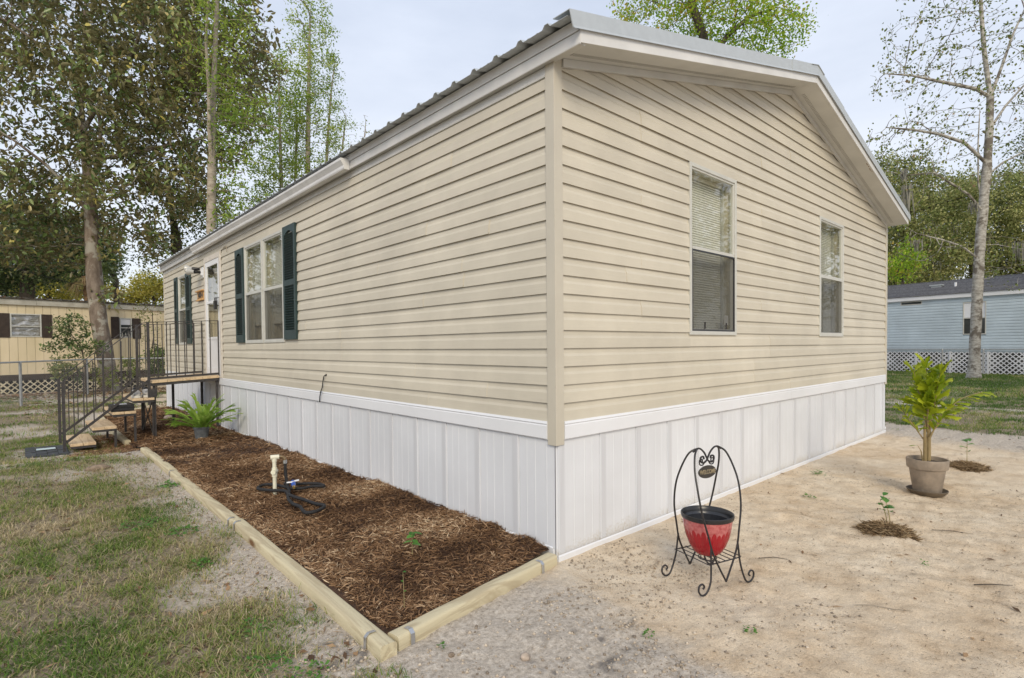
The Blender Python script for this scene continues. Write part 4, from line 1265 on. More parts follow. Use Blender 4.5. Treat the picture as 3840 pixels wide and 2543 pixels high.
def make_mulch():
    xs = np.linspace(-1.262, -0.002, 64); ys = np.concatenate([np.linspace(0, 3.5, 150), np.linspace(3.55, 11.62, 150)])
    X, Yp = np.meshgrid(xs, ys)
    Y = Yp + front_edge(X) * (1 - sst(Yp, 0.0, 1.2))
    Z = mulch_z(X, Y)
    nx = len(xs)
    i = np.arange(nx - 1)[None, :] + nx * np.arange(len(ys) - 1)[:, None]
    f = np.stack([i, i + 1, i + 1 + nx, i + nx], -1).reshape(-1, 4)
    base_m = mat('wet_bark_fines', (0.105, 0.052, 0.026), 0.95, 0.5, 30.0, bump=0.9, bscale=120, col2=(0.03, 0.016, 0.009))
    tag(link('mulch_bed', np_mesh('mulch_bed', np.stack([X.ravel(), Y.ravel(), Z.ravel()], 1), [f], base_m, smooth=True)), kind='structure')
    # shredded bark chips
    n = 52000
    yy = np.concatenate([rng.random(n // 2) * 3.0, 2.0 * rng.random(n // 4) + 2.6, rng.random(n - n // 2 - n // 4) * 8 + 3.6])
    xx = rng.random(n) * 1.235 - 1.245
    yy = np.maximum(yy + front_edge(xx) * (1 - sst(yy, 0, 1.2)), front_edge(xx) + 0.01)
    keep = yy < 11.6
    xx, yy = xx[keep], yy[keep]
    n = len(xx)
    big = sst(yy, 2.5, 8)
    ln = (0.012 + 0.036 * rng.random(n) ** 2.0) * (1 + 0.9 * big)
    wd = (0.0016 + 0.0042 * rng.random(n) ** 2) * (1 + 0.9 * big)
    sel = rng.random(n) < 0.10; ln[sel] = 0.018 + 0.018 * rng.random(sel.sum()); wd[sel] = 0.0035 + 0.0035 * rng.random(sel.sum())
    az = rng.random(n) * 2 * np.pi; el = rng.normal(0, 0.30, n)
    d = np.stack([np.cos(az) * np.cos(el), np.sin(az) * np.cos(el), np.sin(el)], 1)
    sd = np.stack([-np.sin(az), np.cos(az), rng.normal(0, 0.4, n)], 1); sd /= np.linalg.norm(sd, axis=1)[:, None]
    up = np.cross(d, sd)
    c = np.stack([xx, yy, mulch_z(xx, yy) + 0.002 + 0.014 * rng.random(n)], 1)
    c[:, 0] = np.minimum(c[:, 0], -0.004 - np.abs(d[:, 0]) * ln); c[:, 0] = np.maximum(c[:, 0], -1.25 + np.abs(d[:, 0]) * ln * 0.8)
    bend = rng.normal(0, 0.2, n)
    rings = []
    for q, wf, bz in ((-1, 0.35, 0), (0, 1, 1), (1, 0.3, 0)):
        ctr = c + d * (ln * q)[:, None] + up * (ln * bend * bz)[:, None]
        for (a, b2) in ((-1, -0.35), (1, -0.3), (0.1, 0.55)):
            rings.append(ctr + sd * (wd * wf * a)[:, None] + up * (wd * wf * b2)[:, None])
    V = np.stack(rings, 1).reshape(-1, 3)
    b0 = (np.arange(n) * 9)[:, None]
    F = []
    for s_ in range(2):
        for k in range(3):
            F.append(b0 + np.array([[s_ * 3 + k, s_ * 3 + (k + 1) % 3, s_ * 3 + 3 + (k + 1) % 3, s_ * 3 + 3 + k]]))
    tone = np.clip(rng.beta(1.6, 2.6, n) + (fbm(xx * 2.3, yy * 2.3, 3) - 0.5) * 1.1, 0, 1)
    m = tone_mat('shredded_bark', [(0.0, (0.045, 0.022, 0.011)), (0.28, (0.145, 0.078, 0.038)), (0.58, (0.29, 0.170, 0.088)), (0.85, (0.47, 0.325, 0.20)), (1.0, (0.66, 0.51, 0.34))], 0.85)
    me = np_mesh('mulch', V, F, m, np.repeat(tone, 9))
    tag(link('mulch', me), kind='stuff')
    return m


M_BARKCHIP = make_mulch()


def timber(name_label, p, q, axis, z0=-0.02, h=0.084, w=0.080, straps=(), group='landscape timbers edging the mulch bed'):
    """pressure treated landscape timber with two flats and two rounded sides"""
    p, q = Vector(p), Vector(q)
    d = (q - p).normalized(); s = Vector((d.y, -d.x, 0))
    root = thing('landscape_timber', name_label, 'timber', (p + q) / 2, group)
    prof = []
    rc = 0.016
    for (cx_, cz_, a0) in ((w / 2 - rc, -h / 2 + rc, -90), (w / 2 - rc, h / 2 - rc, 0), (-w / 2 + rc, h / 2 - rc, 90), (-w / 2 + rc, -h / 2 + rc, 180)):
        for k in range(4): prof.append((cx_ + rc * math.cos(R(a0 + 30 * k)), cz_ + rc * math.sin(R(a0 + 30 * k))))
    mb = MB()
    ln = (q - p).length
    ph = random.uniform(0, 6)
    fn = lambda a, b, t: tuple(p + d * t + s * (a + 0.003 * math.sin(t * 1.3 + ph)) + Vector((0, 0, gz(*(p + d * t).xy) + z0 + h / 2 + b)))
    mb.extrude(prof, fn, 0, ln, segs=8)
    bo = mb.build('beam', M_TIMBER_Y if axis == 1 else M_TIMBER_X, root, smooth=True)
    for (t, side) in straps:
        b = MB()
        pr = [(side * (w / 2 - 0.045), h / 2 + 0.001), (side * (w / 2 - 0.012), h / 2 + 0.002), (side * (w / 2 + 0.004), h / 2 - 0.014), (side * (w / 2 + 0.006), -h / 2 + 0.004)]
        pr2 = pr + [(a + side * 0.0025, bb + 0.0025) for a, bb in pr[::-1]]
        b.extrude(pr2, fn, t - 0.011, t + 0.011)
        b.build('strap', M_ZINC, root)
    return root


timber('pale landscape timber along the lawn ending at the open front corner of the bed', (-1.312, -0.235, 0), (-1.270, 2.085, 0), 1, straps=((0.135, -1), (2.25, -1)))
timber('pale landscape timber along the lawn beside the standpipe', (-1.272, 2.092, 0), (-1.268, 4.43, 0), 1, z0=-0.026, straps=((0.07, -1), (2.27, -1)))
timber('pale landscape timber ending on the sand just before the steps', (-1.268, 4.44, 0), (-1.262, 6.25, 0), 1, z0=-0.022)
timber('short landscape timber across the front of the bed against the house corner', (-1.255, -0.172, 0), (-0.045, 0.005, 0), 0, straps=((0.075, 1), (1.07, 1)))
timber('landscape timber lying behind the steps, its cut end showing under treads', (-1.27, 7.62, 0), (-1.27, 9.4, 0), 1, z0=-0.01)
timber('landscape timber behind the steps further along toward the tan trailer', (-1.27, 9.42, 0), (-1.25, 11.55, 0), 1, z0=-0.01)
timber('landscape timber closing the far end of the mulch bed', (-1.2, 11.66, 0), (0.05, 11.72, 0), 0, z0=0.0)

# mulch spilled from the bed under the steps
def spill(x0, x1, y0, y1, n):
    x = x0 + (x1 - x0) * rng.random(n); y = y0 + (y1 - y0) * rng.random(n)
    k = rng.random(n) < sst(x + (fbm(x * 2, y * 2, 3) - 0.5) * 0.8, x0, x1) * sst(y, y0, y0 + 0.7) * (1 - sst(y, y1 - 0.5, y1)); x, y = x[k], y[k]; n = len(x)
    az = rng.random(n) * 6.28; ln = 0.018 + 0.035 * rng.random(n); wd = 0.003 + 0.005 * rng.random(n)
    c = np.stack([x, y, ground_z(x, y) + 0.004 + 0.012 * rng.random(n)], 1)
    d = np.stack([np.cos(az), np.sin(az), rng.normal(0, .2, n)], 1); sd = np.stack([-np.sin(az), np.cos(az), rng.normal(0, .3, n)], 1); u = np.array([[0, 0, 1.0]])
    V = np.stack([c - d * ln[:, None], c + sd * wd[:, None], c + d * ln[:, None], c - sd * wd[:, None], c + u * wd[:, None]], 1)
    b0 = (np.arange(n) * 5)[:, None]
    F = np.concatenate([b0 + np.array([[a_, b_, 4]]) for a_, b_ in ((0, 1), (1, 2), (2, 3), (3, 0))])
    tag(link('spilled_mulch', np_mesh('spilled_mulch', V.reshape(-1, 3), [F], M_BARKCHIP, np.repeat(np.clip(rng.beta(1.6, 2.6, n), 0, 1), 5))), kind='stuff')
spill(-2.0, -1.25, 6.35, 9.2, 9000)

# ------------------------------------------------------------------ standpipe, hose, nozzle
M_PVC = mat('cream_pvc', (0.74, 0.72, 0.58), 0.35, 0.06, 12)
sp = thing('standpipe', 'cream plastic garden standpipe with elbow standing in the mulch', 'standpipe', (-0.8, 2.668, 0.06))
mb = MB(); mb.tube([(-0.8, 2.668, 0.02), (-0.8, 2.668, 0.365)], 0.0165, 16); mb.build('pipe', M_PVC, sp, smooth=True)
mb = MB(); mb.tube([(-0.8, 2.668, 0.205), (-0.8, 2.668, 0.285)], 0.022, 16); mb.tube([(-0.822, 2.64, 0.25), (-0.778, 2.696, 0.25)], [0.021, 0.021], 14); mb.build('valve', M_PVC, sp, smooth=True)
mb = MB(); mb.tube([(-0.83, 2.678, 0.378), (-0.762, 2.656, 0.378)], 0.021, 14); mb.tube([(-0.8, 2.668, 0.34), (-0.8, 2.668, 0.37)], 0.021, 14); mb.build('tee', M_PVC, sp, smooth=True)
mb = MB(); mb.tube([(-0.765, 2.657, 0.378), (-0.745, 2.65, 0.378), (-0.727, 2.645, 0.37), (-0.718, 2.642, 0.35), (-0.716, 2.642, 0.333)], 0.014, 12); mb.build('elbow', mat('tarnished_brass', (0.30, 0.22, 0.13), 0.4, 0.2, 20, metal=0.7), sp, smooth=True)
mb = MB(); mb.tube([(-0.716, 2.642, 0.345), (-0.716, 2.642, 0.315)], 0.0165, 12); mb.build('coupling', M_ZINC, sp, smooth=True)
hp = [(-0.716, 2.642, 0.318), (-0.714, 2.64, 0.22), (-0.71, 2.62, 0.13), (-0.735, 2.50, 0.10), (-0.80, 2.35, 0.10), (-0.845, 2.20, 0.10), (-0.862, 2.06, 0.10), (-0.852, 1.95, 0.10), (-0.878, 1.82, 0.10), (-0.878, 1.735, 0.105), (-0.82, 1.715, 0.11), (-0.735, 1.785, 0.105), (-0.70, 1.86, 0.10), (-0.722, 1.96, 0.095), (-0.75, 2.11, 0.10), (-0.80, 2.23, 0.115), (-0.79, 2.36, 0.105), (-0.76, 2.54, 0.095), (-0.84, 2.67, 0.09), (-0.90, 2.79, 0.09), (-0.86, 2.88, 0.09), (-0.79, 2.88, 0.095), (-0.73, 2.72, 0.10), (-0.70, 2.55, 0.105), (-0.62, 2.50, 0.10), (-0.53, 2.50, 0.10), (-0.44, 2.46, 0.095), (-0.45, 2.55, 0.10), (-0.52, 2.61, 0.105), (-0.58, 2.68, 0.10), (-0.60, 2.79, 0.095), (-0.67, 2.78, 0.10), (-0.69, 2.68, 0.115)]
def catmull(P, k=6):
    P = [np.array(p) for p in P]; out = []
    for i in range(len(P) - 1):
        a, b, c, d = P[max(i - 1, 0)], P[i], P[i + 1], P[min(i + 2, len(P) - 1)]
        for q in range(k):
            t = q / k
            out.append(0.5 * ((2 * b) + (-a + c) * t + (2 * a - 5 * b + 4 * c - d) * t * t + (-a + 3 * b - 3 * c + d) * t ** 3))
    out.append(P[-1]); return out
hpts = catmull(hp, 10)
hpts = [np.array([p[0], p[1], max(p[2], float(mulch_z(p[0], p[1])) + 0.010)]) for p in hpts]
mb = MB(); mb.tube([tuple(p) for p in hpts], [0.0125 + 0.0014 * (i % 2) for i in range(len(hpts))], 10)
tag(mb.build('garden_hose', mat('black_fabric_hose', (0.018, 0.018, 0.020), 0.7, 0.3, 80, bump=0.5, bscale=200), None, smooth=True), 'black crinkled garden hose lying in loops on the mulch', 'hose')
nz = thing('hose_nozzle', 'blue and white hose tap fitting resting on the black hose', 'nozzle', (-0.67, 2.60, 0.13))
mb = MB(); mb.tube([(-0.655, 2.63, 0.14), (-0.675, 2.56, 0.135), (-0.69, 2.51, 0.128)], [0.019, 0.021, 0.014], 12); mb.build('body', mat('blue_plastic', (0.03, 0.10, 0.45), 0.35, 0.1), nz, smooth=True)
mb = MB(); mb.tube([(-0.69, 2.512, 0.128), (-0.702, 2.475, 0.123)], [0.013, 0.011], 12); mb.build('outlet', mat('bright_brass', (0.65, 0.47, 0.16), 0.3, 0.1, metal=0.8), nz, smooth=True)
mb = MB(); mb.bar((-0.72, 2.60, 0.150), (-0.665, 2.57, 0.152), 0.022, 0.010); mb.bar((-0.655, 2.60, 0.152), (-0.615, 2.585, 0.158), 0.022, 0.012); mb.build('lever', M_WHITE, nz, bevel=0.003)

# ------------------------------------------------------------------ leaf helper for small plants
def leaf_mesh(name, ln, w, material, fold=0.25, droop=0.25, n=5, shape=None):
    vs, fs = [], []
    for i in range(n + 1):
        t = i / n
        ww = w * (shape(t) if shape else math.sin(math.pi * min(1, t * 0.92 + 0.05)) ** 0.8)
        if i == n and not shape: ww = w * 0.02
        z = -droop * ln * t * t
        for a in (-1, 0, 1): vs.append((t * ln, a * ww, z + abs(a) * ww * fold))
    for i in range(n):
        for a in range(2):
            fs.append((i * 3 + a, i * 3 + a + 1, (i + 1) * 3 + a + 1, (i + 1) * 3 + a))
    me = bpy.data.meshes.new(name); me.from_pydata(vs, [], fs); me.materials.append(material)
    me.polygons.foreach_set('use_smooth', [True] * len(me.polygons))
    return me


def orient(az, el, roll=0.0):
    return (Matrix.Rotation(az, 4, 'Z') @ Matrix.Rotation(-el, 4, 'Y') @ Matrix.Rotation(roll, 4, 'X'))


def place(name, me, parent, p, az, el, roll=0.0, s=1.0):
    o = bpy.data.objects.new(name, me); COL.objects.link(o); o.parent = parent
    o.matrix_local = Matrix.Translation(Vector(p) - origin_of(parent)) @ orient(az, el, roll) @ Matrix.Scale(s, 4)
    return o


def leaf_green(name, a, b, trans=0.35, rough=0.45):
    m, t, bs = new_mat(name)
    tcn = N(t, 'ShaderNodeTexCoord'); n1 = N(t, 'ShaderNodeTexNoise', Scale=14.0, Detail=3); t.links.new(tcn.outputs['Object'], n1.inputs['Vector'])
    oi = N(t, 'ShaderNodeObjectInfo'); ad = N(t, 'ShaderNodeMath', operation='ADD'); t.links.new(n1.outputs['Fac'], ad.inputs[0]); t.links.new(oi.outputs['Random'], ad.inputs[1])
    hf = N(t, 'ShaderNodeMath', operation='MULTIPLY'); hf.inputs[1].default_value = 0.5; t.links.new(ad.outputs[0], hf.inputs[0])
    r = N(t, 'ShaderNodeValToRGB'); r.color_ramp.elements[0].position = 0.2; r.color_ramp.elements[1].position = 0.8; r.color_ramp.elements[0].color = rgb(a); r.color_ramp.elements[1].color = rgb(b)
    t.links.new(hf.outputs[0], r.inputs['Fac']); t.links.new(r.outputs['Color'], bs.inputs['Base Color']); bs.inputs['Roughness'].default_value = rough
    tr = N(t, 'ShaderNodeBsdfTranslucent'); ms = N(t, 'ShaderNodeMixShader'); ms.inputs['Fac'].default_value = trans
    t.links.new(r.outputs['Color'], tr.inputs['Color']); t.links.new(bs.outputs[0], ms.inputs[1]); t.links.new(tr.outputs[0], ms.inputs[2]); t.links.new(ms.outputs[0], t.nodes['Material Output'].inputs['Surface'])
    return m


M_SEEDL = leaf_green('seedling_leaf', (0.05, 0.17, 0.025), (0.15, 0.36, 0.06))
M_STEM = mat('pale_stem', (0.36, 0.30, 0.14), 0.7, 0.2)


def seedling(x, y, z, h, nleaf, lab, lean=(0.0, 0.0), leafsize=0.05, stems=1, seed=1, thin=1.0):
    r = random.Random(seed)
    s = thing('seedling', lab, 'seedling', (x, y, z))
    lm = leaf_mesh('leaf', leafsize, leafsize * 0.36, M_SEEDL, droop=0.3)
    for k in range(stems):
        ox, oy = r.uniform(-0.02, 0.02) * (stems > 1), r.uniform(-0.02, 0.02) * (stems > 1)
        hh = h * (1 - 0.18 * k)
        P = [(x + ox + lean[0] * t * t, y + oy + lean[1] * t * t, z - 0.01 + hh * t) for t in (0, .35, .7, 1)]
        b = MB(); b.tube(P, [0.0035 * thin, 0.003 * thin, 0.0024 * thin, 0.0016 * thin], 6); b.build('stem', M_STEM, s, smooth=True)
        for i in range(nleaf):
            t = 0.5 + 0.5 * i / max(1, nleaf - 1)
            place('leaf', lm, s, (x + ox + lean[0] * t * t, y + oy + lean[1] * t * t, z - 0.01 + hh * t), i * 2.4 + r.uniform(-.4, .4), r.uniform(-0.1, 0.7), r.uniform(-.3, .3), r.uniform(0.7, 1.15))
    return s


seedling(-0.722, 0.52, 0.10, 0.125, 6, 'thin light green seedling growing in the middle of the mulch', leafsize=0.055, seed=2, thin=0.6)
seedling(-1.08, 0.02, 0.06, 0.16, 3, 'spindly bare stem seedling near the front timber corner', lean=(0.03, 0.06), leafsize=0.02, seed=3, thin=0.45)


def straw_mound(x, y, rx, ry, h, n, lab, seed):
    r = np.random.default_rng(seed)
    a = r.random(n) * 2 * np.pi; q = np.sqrt(r.random(n)) * (0.75 + 0.4 * r.random(n))
    px, py = x + rx * q * np.cos(a), y + ry * q * np.sin(a)
    pz = ground_z(px, py) + h * np.clip(1 - q * q, 0, 1) * (0.55 + 0.45 * r.random(n)) + 0.004
    az = r.random(n) * 6.28; el = r.normal(-0.05, 0.25, n); ln = 0.02 + 0.035 * r.random(n); wd = 0.0012 + 0.0018 * r.random(n)
    d = np.stack([np.cos(az) * np.cos(el), np.sin(az) * np.cos(el), np.sin(el)], 1); s = np.stack([-np.sin(az), np.cos(az), 0 * az], 1); u = np.cross(d, s)
    c = np.stack([px, py, pz], 1); rings = []
    for e, wf in ((-1, 0.5), (1, 0.4)):
        for (aa, bb) in ((-1, -.5), (1, -.5), (0, .8)): rings.append(c + d * (ln * e)[:, None] + s * (wd * wf * 2 * aa)[:, None] + u * (wd * wf * 2 * bb)[:, None])
    V = np.stack(rings, 1).reshape(-1, 3); b0 = (np.arange(n) * 6)[:, None]
    F = [b0 + np.array([[k, (k + 1) % 3, 3 + (k + 1) % 3, 3 + k]]) for k in range(3)]
    m = tone_mat('straw_mulch', [(0.0, (0.07, 0.042, 0.022)), (0.5, (0.23, 0.150, 0.078)), (1.0, (0.46, 0.35, 0.21))], 0.9)
    tag(link('straw_mound', np_mesh('straw_mound', V, F, m, np.repeat(r.random(n), 6))), lab, 'mulch mound', 'mulch mounds around seedlings', 'stuff')
    # soft earth core
    b = MB(); b.lathe([(0.01, h * 0.7), (rx * 0.35, h * 0.55), (rx * 0.7, h * 0.2), (rx * 0.95, -0.01)], (0, 0, 0), 20)
    o = b.build('mound_core', mat('damp_soil', (0.07, 0.045, 0.028), 0.95, 0.3, 30, bump=0.6), None, smooth=True, raw=True)
    o.location = (x, y, float(ground_z(x, y))); o.scale = (1, ry / rx, 1)
    tag(o, kind='stuff')


straw_mound(2.06, -1.25, 0.14, 0.17, 0.05, 1500, 'small heap of straw around the nearer seedling in sand', 5)
seedling(2.12, -1.24, 0.04, 0.235, 6, 'young seedling with round dark leaves in the nearer straw heap', lean=(-0.05, 0.03), leafsize=0.062, stems=2, seed=4)
straw_mound(5.04, -1.27, 0.17, 0.18, 0.055, 1200, 'small heap of straw behind the clay pot on sand', 6)
seedling(5.12, -1.25, 0.04, 0.27, 5, 'young seedling in the straw heap behind the clay pot', leafsize=0.075, stems=1, seed=6)

# ------------------------------------------------------------------ potted fern beside the steps
FX, FY = -0.535, 6.45
FZ = float(mulch_z(FX, FY)) - 0.01
fp = thing('flower_pot', 'dark grey plastic nursery pot standing on mulch near the steps', 'pot', (FX, FY, FZ))
mb = MB(); mb.lathe([(0.0, 0.0), (0.078, 0.0), (0.098, 0.155), (0.108, 0.157), (0.110, 0.186), (0.104, 0.188), (0.100, 0.160), (0.0, 0.150)], (FX, FY, FZ), 28); mb.build('body', mat('grey_nursery_pot', (0.12, 0.13, 0.14), 0.6, 0.25, 14, bump=0.1), fp, smooth=True)
fern = thing('staghorn_fern', 'bright green fern with forked fronds in the grey pot', 'fern', (FX, FY, FZ + 0.16))
M_FERN = leaf_green('fern_green', (0.17, 0.31, 0.035), (0.40, 0.55, 0.11), 0.4)


def fern_frond(seed, ln, forks=3):
    r = random.Random(seed)
    b = MB()
    def ribbon(pts, ws):
        vs, fs = [], []
        for i, (p, w) in enumerate(zip(pts, ws)):
            d = Vector(pts[min(i + 1, len(pts) - 1)]) - Vector(pts[max(i - 1, 0)]); s = d.cross(Vector((0, 0, 1)))
            s = s.normalized() if s.length > 1e-5 else Vector((0, 1, 0))
            u = s.cross(d).normalized()
            vs += [Vector(p) - s * w + u * w * 0.3, Vector(p), Vector(p) + s * w + u * w * 0.3]
        for i in range(len(pts) - 1):
            for a in range(2): fs.append((i * 3 + a, i * 3 + a + 1, i * 3 + 4 + a, i * 3 + 3 + a))
        b.add(vs, fs)
    arc = r.uniform(0.3, 0.9)
    def pt(t): return (ln * t, 0.03 * math.sin(t * 3 + seed), -arc * ln * 0.5 * t * t)
    main = [pt(i / 7 * 0.78) for i in range(8)]
    ribbon(main, [0.008, 0.013, 0.019, 0.026, 0.032, 0.036, 0.038, 0.031])
    e = Vector(main[-1])
    for k in range(forks):
        a = (k - (forks - 1) / 2) * r.uniform(0.35, 0.6)
        l2 = ln * r.uniform(0.2, 0.34)
        q = [e + Vector((l2 * t * math.cos(a), l2 * t * math.sin(a) * 1.2, -arc * l2 * t * (0.7 + 0.5 * t))) for t in (0, .35, .7, 1.0)]
        ribbon([tuple(v) for v in q], [0.018, 0.020, 0.016, 0.003])
        for sgn in (-1, 1):
            l3 = l2 * 0.45; a3 = a + sgn * 0.6
            q3 = [q[2] + Vector((l3 * t * math.cos(a3), l3 * t * math.sin(a3), -arc * l3 * t)) for t in (0, .5, 1.0)]
            ribbon([tuple(v) for v in q3], [0.008, 0.007, 0.001])
    for k in range(3):     # side lobes
        t = r.uniform(0.35, 0.7); sgn = r.choice((-1, 1)); p0 = Vector(pt(t)); l3 = ln * 0.12
        ribbon([tuple(p0 + Vector((l3 * q * 0.8, sgn * (0.012 + l3 * q * 0.6), -0.02 * q))) for q in (0, .5, 1)], [0.011, 0.008, 0.001])
    me = bpy.data.meshes.new('frond'); me.from_pydata([tuple(v) for v in b.v], [], b.f); me.materials.append(M_FERN)
    me.polygons.foreach_set('use_smooth', [True] * len(me.polygons))
    return me


variants = [fern_frond(s, l, f) for s, l, f in ((1, 0.50, 3), (2, 0.44, 4), (3, 0.40, 3), (4, 0.54, 2), (5, 0.36, 3))]
rr = random.Random(9)
for i in range(54):
    az = i * 2.399 + rr.uniform(-.3, .3)
    el = rr.uniform(0.55, 1.5)
    place('frond', variants[i % 5], fern, (FX + 0.05 * math.cos(az), FY + 0.05 * math.sin(az), FZ + 0.15), az, el, rr.uniform(-.6, .6), rr.uniform(0.62, 1.0))

# ------------------------------------------------------------------ wrought iron plant stand
c1, e1, e2 = np.array([0.391, -0.789]), np.array([0.968, -0.25]), np.array([0.285, 0.958])
STZ = max(float(ground_z(*(c1 + e1 * a_ + e2 * b_))) for a_ in (-0.19, -0.15, 0.15, 0.19) for b_ in (-0.14, 0.14)) - 0.004
def SPt(u, v, z): return tuple(np.array([*(c1 + e1 * u + e2 * v), z * 0.915 + STZ]))
stand = thing('plant_stand', 'black wrought iron plant stand with heart shaped top and scroll feet', 'plant stand', (c1[0], c1[1], 0))
M_IRON = mat('black_wrought_iron', (0.022, 0.02, 0.022), 0.45, 0.3, 40, bump=0.1)
RR = 0.0052
for sv in (-1, 1):
    v0 = 0.105 * sv
    for su in (-1, 1):
        ctrl = [(0.0, v0 * 1.28, 0.045), (0.085 * su, v0 * 1.22, 0.21), (0.118 * su, v0 * 1.14, 0.33), (0.150 * su, v0 * 1.0, 0.47), (0.158 * su, v0 * 0.78, 0.60), (0.148 * su, v0 * 0.50, 0.70), (0.120 * su, v0 * 0.24, 0.785), (0.085 * su, v0 * 0.06, 0.815)]
        b = MB(); b.tube([SPt(*p) for p in catmull(ctrl, 6)], RR, 8); b.build('arch_rod', M_IRON, stand, smooth=True)
        # foot with scroll
        w0 = v0 * 1.34
        foot = [(0.101 * su, v0 * 1.18, 0.265), (0.106 * su, v0 * 1.21, 0.21), (0.111 * su, v0 * 1.26, 0.14), (0.124 * su, w0, 0.07), (0.150 * su, w0, 0.018), (0.182 * su, w0, 0.007), (0.208 * su, w0, 0.030), (0.208 * su, w0, 0.062), (0.186 * su, w0, 0.074), (0.170 * su, w0, 0.056), (0.180 * su, w0, 0.044)]
        b = MB(); b.tube([SPt(*p) for p in catmull(foot, 6)], RR, 8); b.build('leg', M_IRON, stand, smooth=True)
for su in (-1, 1):     # heart tops curling in to the centre with small scrolls
    top = [(0.108 * su, 0.0, 0.800), (0.085 * su, 0, 0.816), (0.055 * su, 0, 0.815), (0.025 * su, 0, 0.790), (0.008 * su, 0, 0.762), (-0.006 * su, 0, 0.738), (-0.028 * su, 0, 0.726), (-0.050 * su, 0, 0.736), (-0.050 * su, 0, 0.760), (-0.030 * su, 0, 0.764), (-0.026 * su, 0, 0.748)]
    b = MB(); b.tube([SPt(*p) for p in catmull(top, 7)], RR, 8); b.build('heart_scroll', M_IRON, stand, smooth=True)
    s2 = [(0.012 * su, 0.004, 0.735), (0.03 * su, 0.004, 0.712), (0.052 * su, 0.004, 0.716), (0.055 * su, 0.004, 0.742), (0.036 * su, 0.004, 0.748), (0.033 * su, 0.004, 0.730)]
    b = MB(); b.tube([SPt(*p) for p in catmull(s2, 6)], 0.0038, 6); b.build('heart_scroll', M_IRON, stand, smooth=True)
b = MB()
SHZ = 0.168
for q in np.linspace(-0.125, 0.125, 7):
    b.tube([SPt(q, -0.128, SHZ), SPt(q, 0.128, SHZ)], 0.0026, 6)
for q in (-0.128, 0.128):
    b.tube([SPt(-0.118, q, SHZ - 0.003), SPt(0.118, q, SHZ - 0.003)], 0.0034, 6)
b.tube([SPt(0.05 * math.cos(t), 0.05 * math.sin(t), SHZ - 0.028 + 0.0 * t) for t in np.linspace(0, 2 * math.pi, 18)], 0.003, 6)
b.tube([SPt(0.05, 0, SHZ - 0.028), SPt(0.05, 0, SHZ)], 0.003, 6); b.tube([SPt(-0.05, 0, SHZ - 0.028), SPt(-0.05, 0, SHZ)], 0.003, 6)
b.build('shelf', M_IRON, stand, smooth=True)

sign = thing('welcome_sign', 'small dark oval hanging sign with the word WELCOME on plant stand', 'sign', SPt(0, 0, 0.668))
a1 = math.atan2(e1[1], e1[0])
b = MB()
n = 40
def oval(rx, rz_, dy): return [(rx * math.cos(2 * math.pi * k / n), dy, rz_ * math.sin(2 * math.pi * k / n)) for k in range(n)]
vs = oval(0.068, 0.034, -0.003) + oval(0.070, 0.0365, 0.0) + oval(0.068, 0.034, 0.003)
fs = [tuple(range(n)), tuple(range(3 * n - 1, 2 * n - 1, -1))] + [(r_ * n + k, r_ * n + (k + 1) % n, (r_ + 1) * n + (k + 1) % n, (r_ + 1) * n + k) for r_ in range(2) for k in range(n)]
b.add(vs, fs)
pl = b.build('plate', mat('dark_bronze_plate', (0.045, 0.04, 0.035), 0.5, 0.2, 30), sign, raw=True)
pl.rotation_euler = (0, 0, a1); pl.location = (0, 0, 0)
me = text_mesh('WELCOME', 0.034, 0.0012, 0.74, 0.0004); me.materials.append(mat('tan_lettering', (0.34, 0.28, 0.18), 0.5, 0.1))
tx = link('lettering', me, sign); tx.rotation_euler = (R(90), 0, a1); tx.location = Vector((math.sin(a1) * 0.0045, -math.cos(a1) * 0.0045, 0))
b = MB()
for su in (-1, 1): b.tube([SPt(0.034 * su, 0, 0.727), SPt(0.040 * su, 0.003, 0.718), SPt(0.034 * su, 0, 0.708), SPt(0.036 * su, 0, 0.694)], 0.0014, 6)
b.build('hook', M_ZINC, sign)

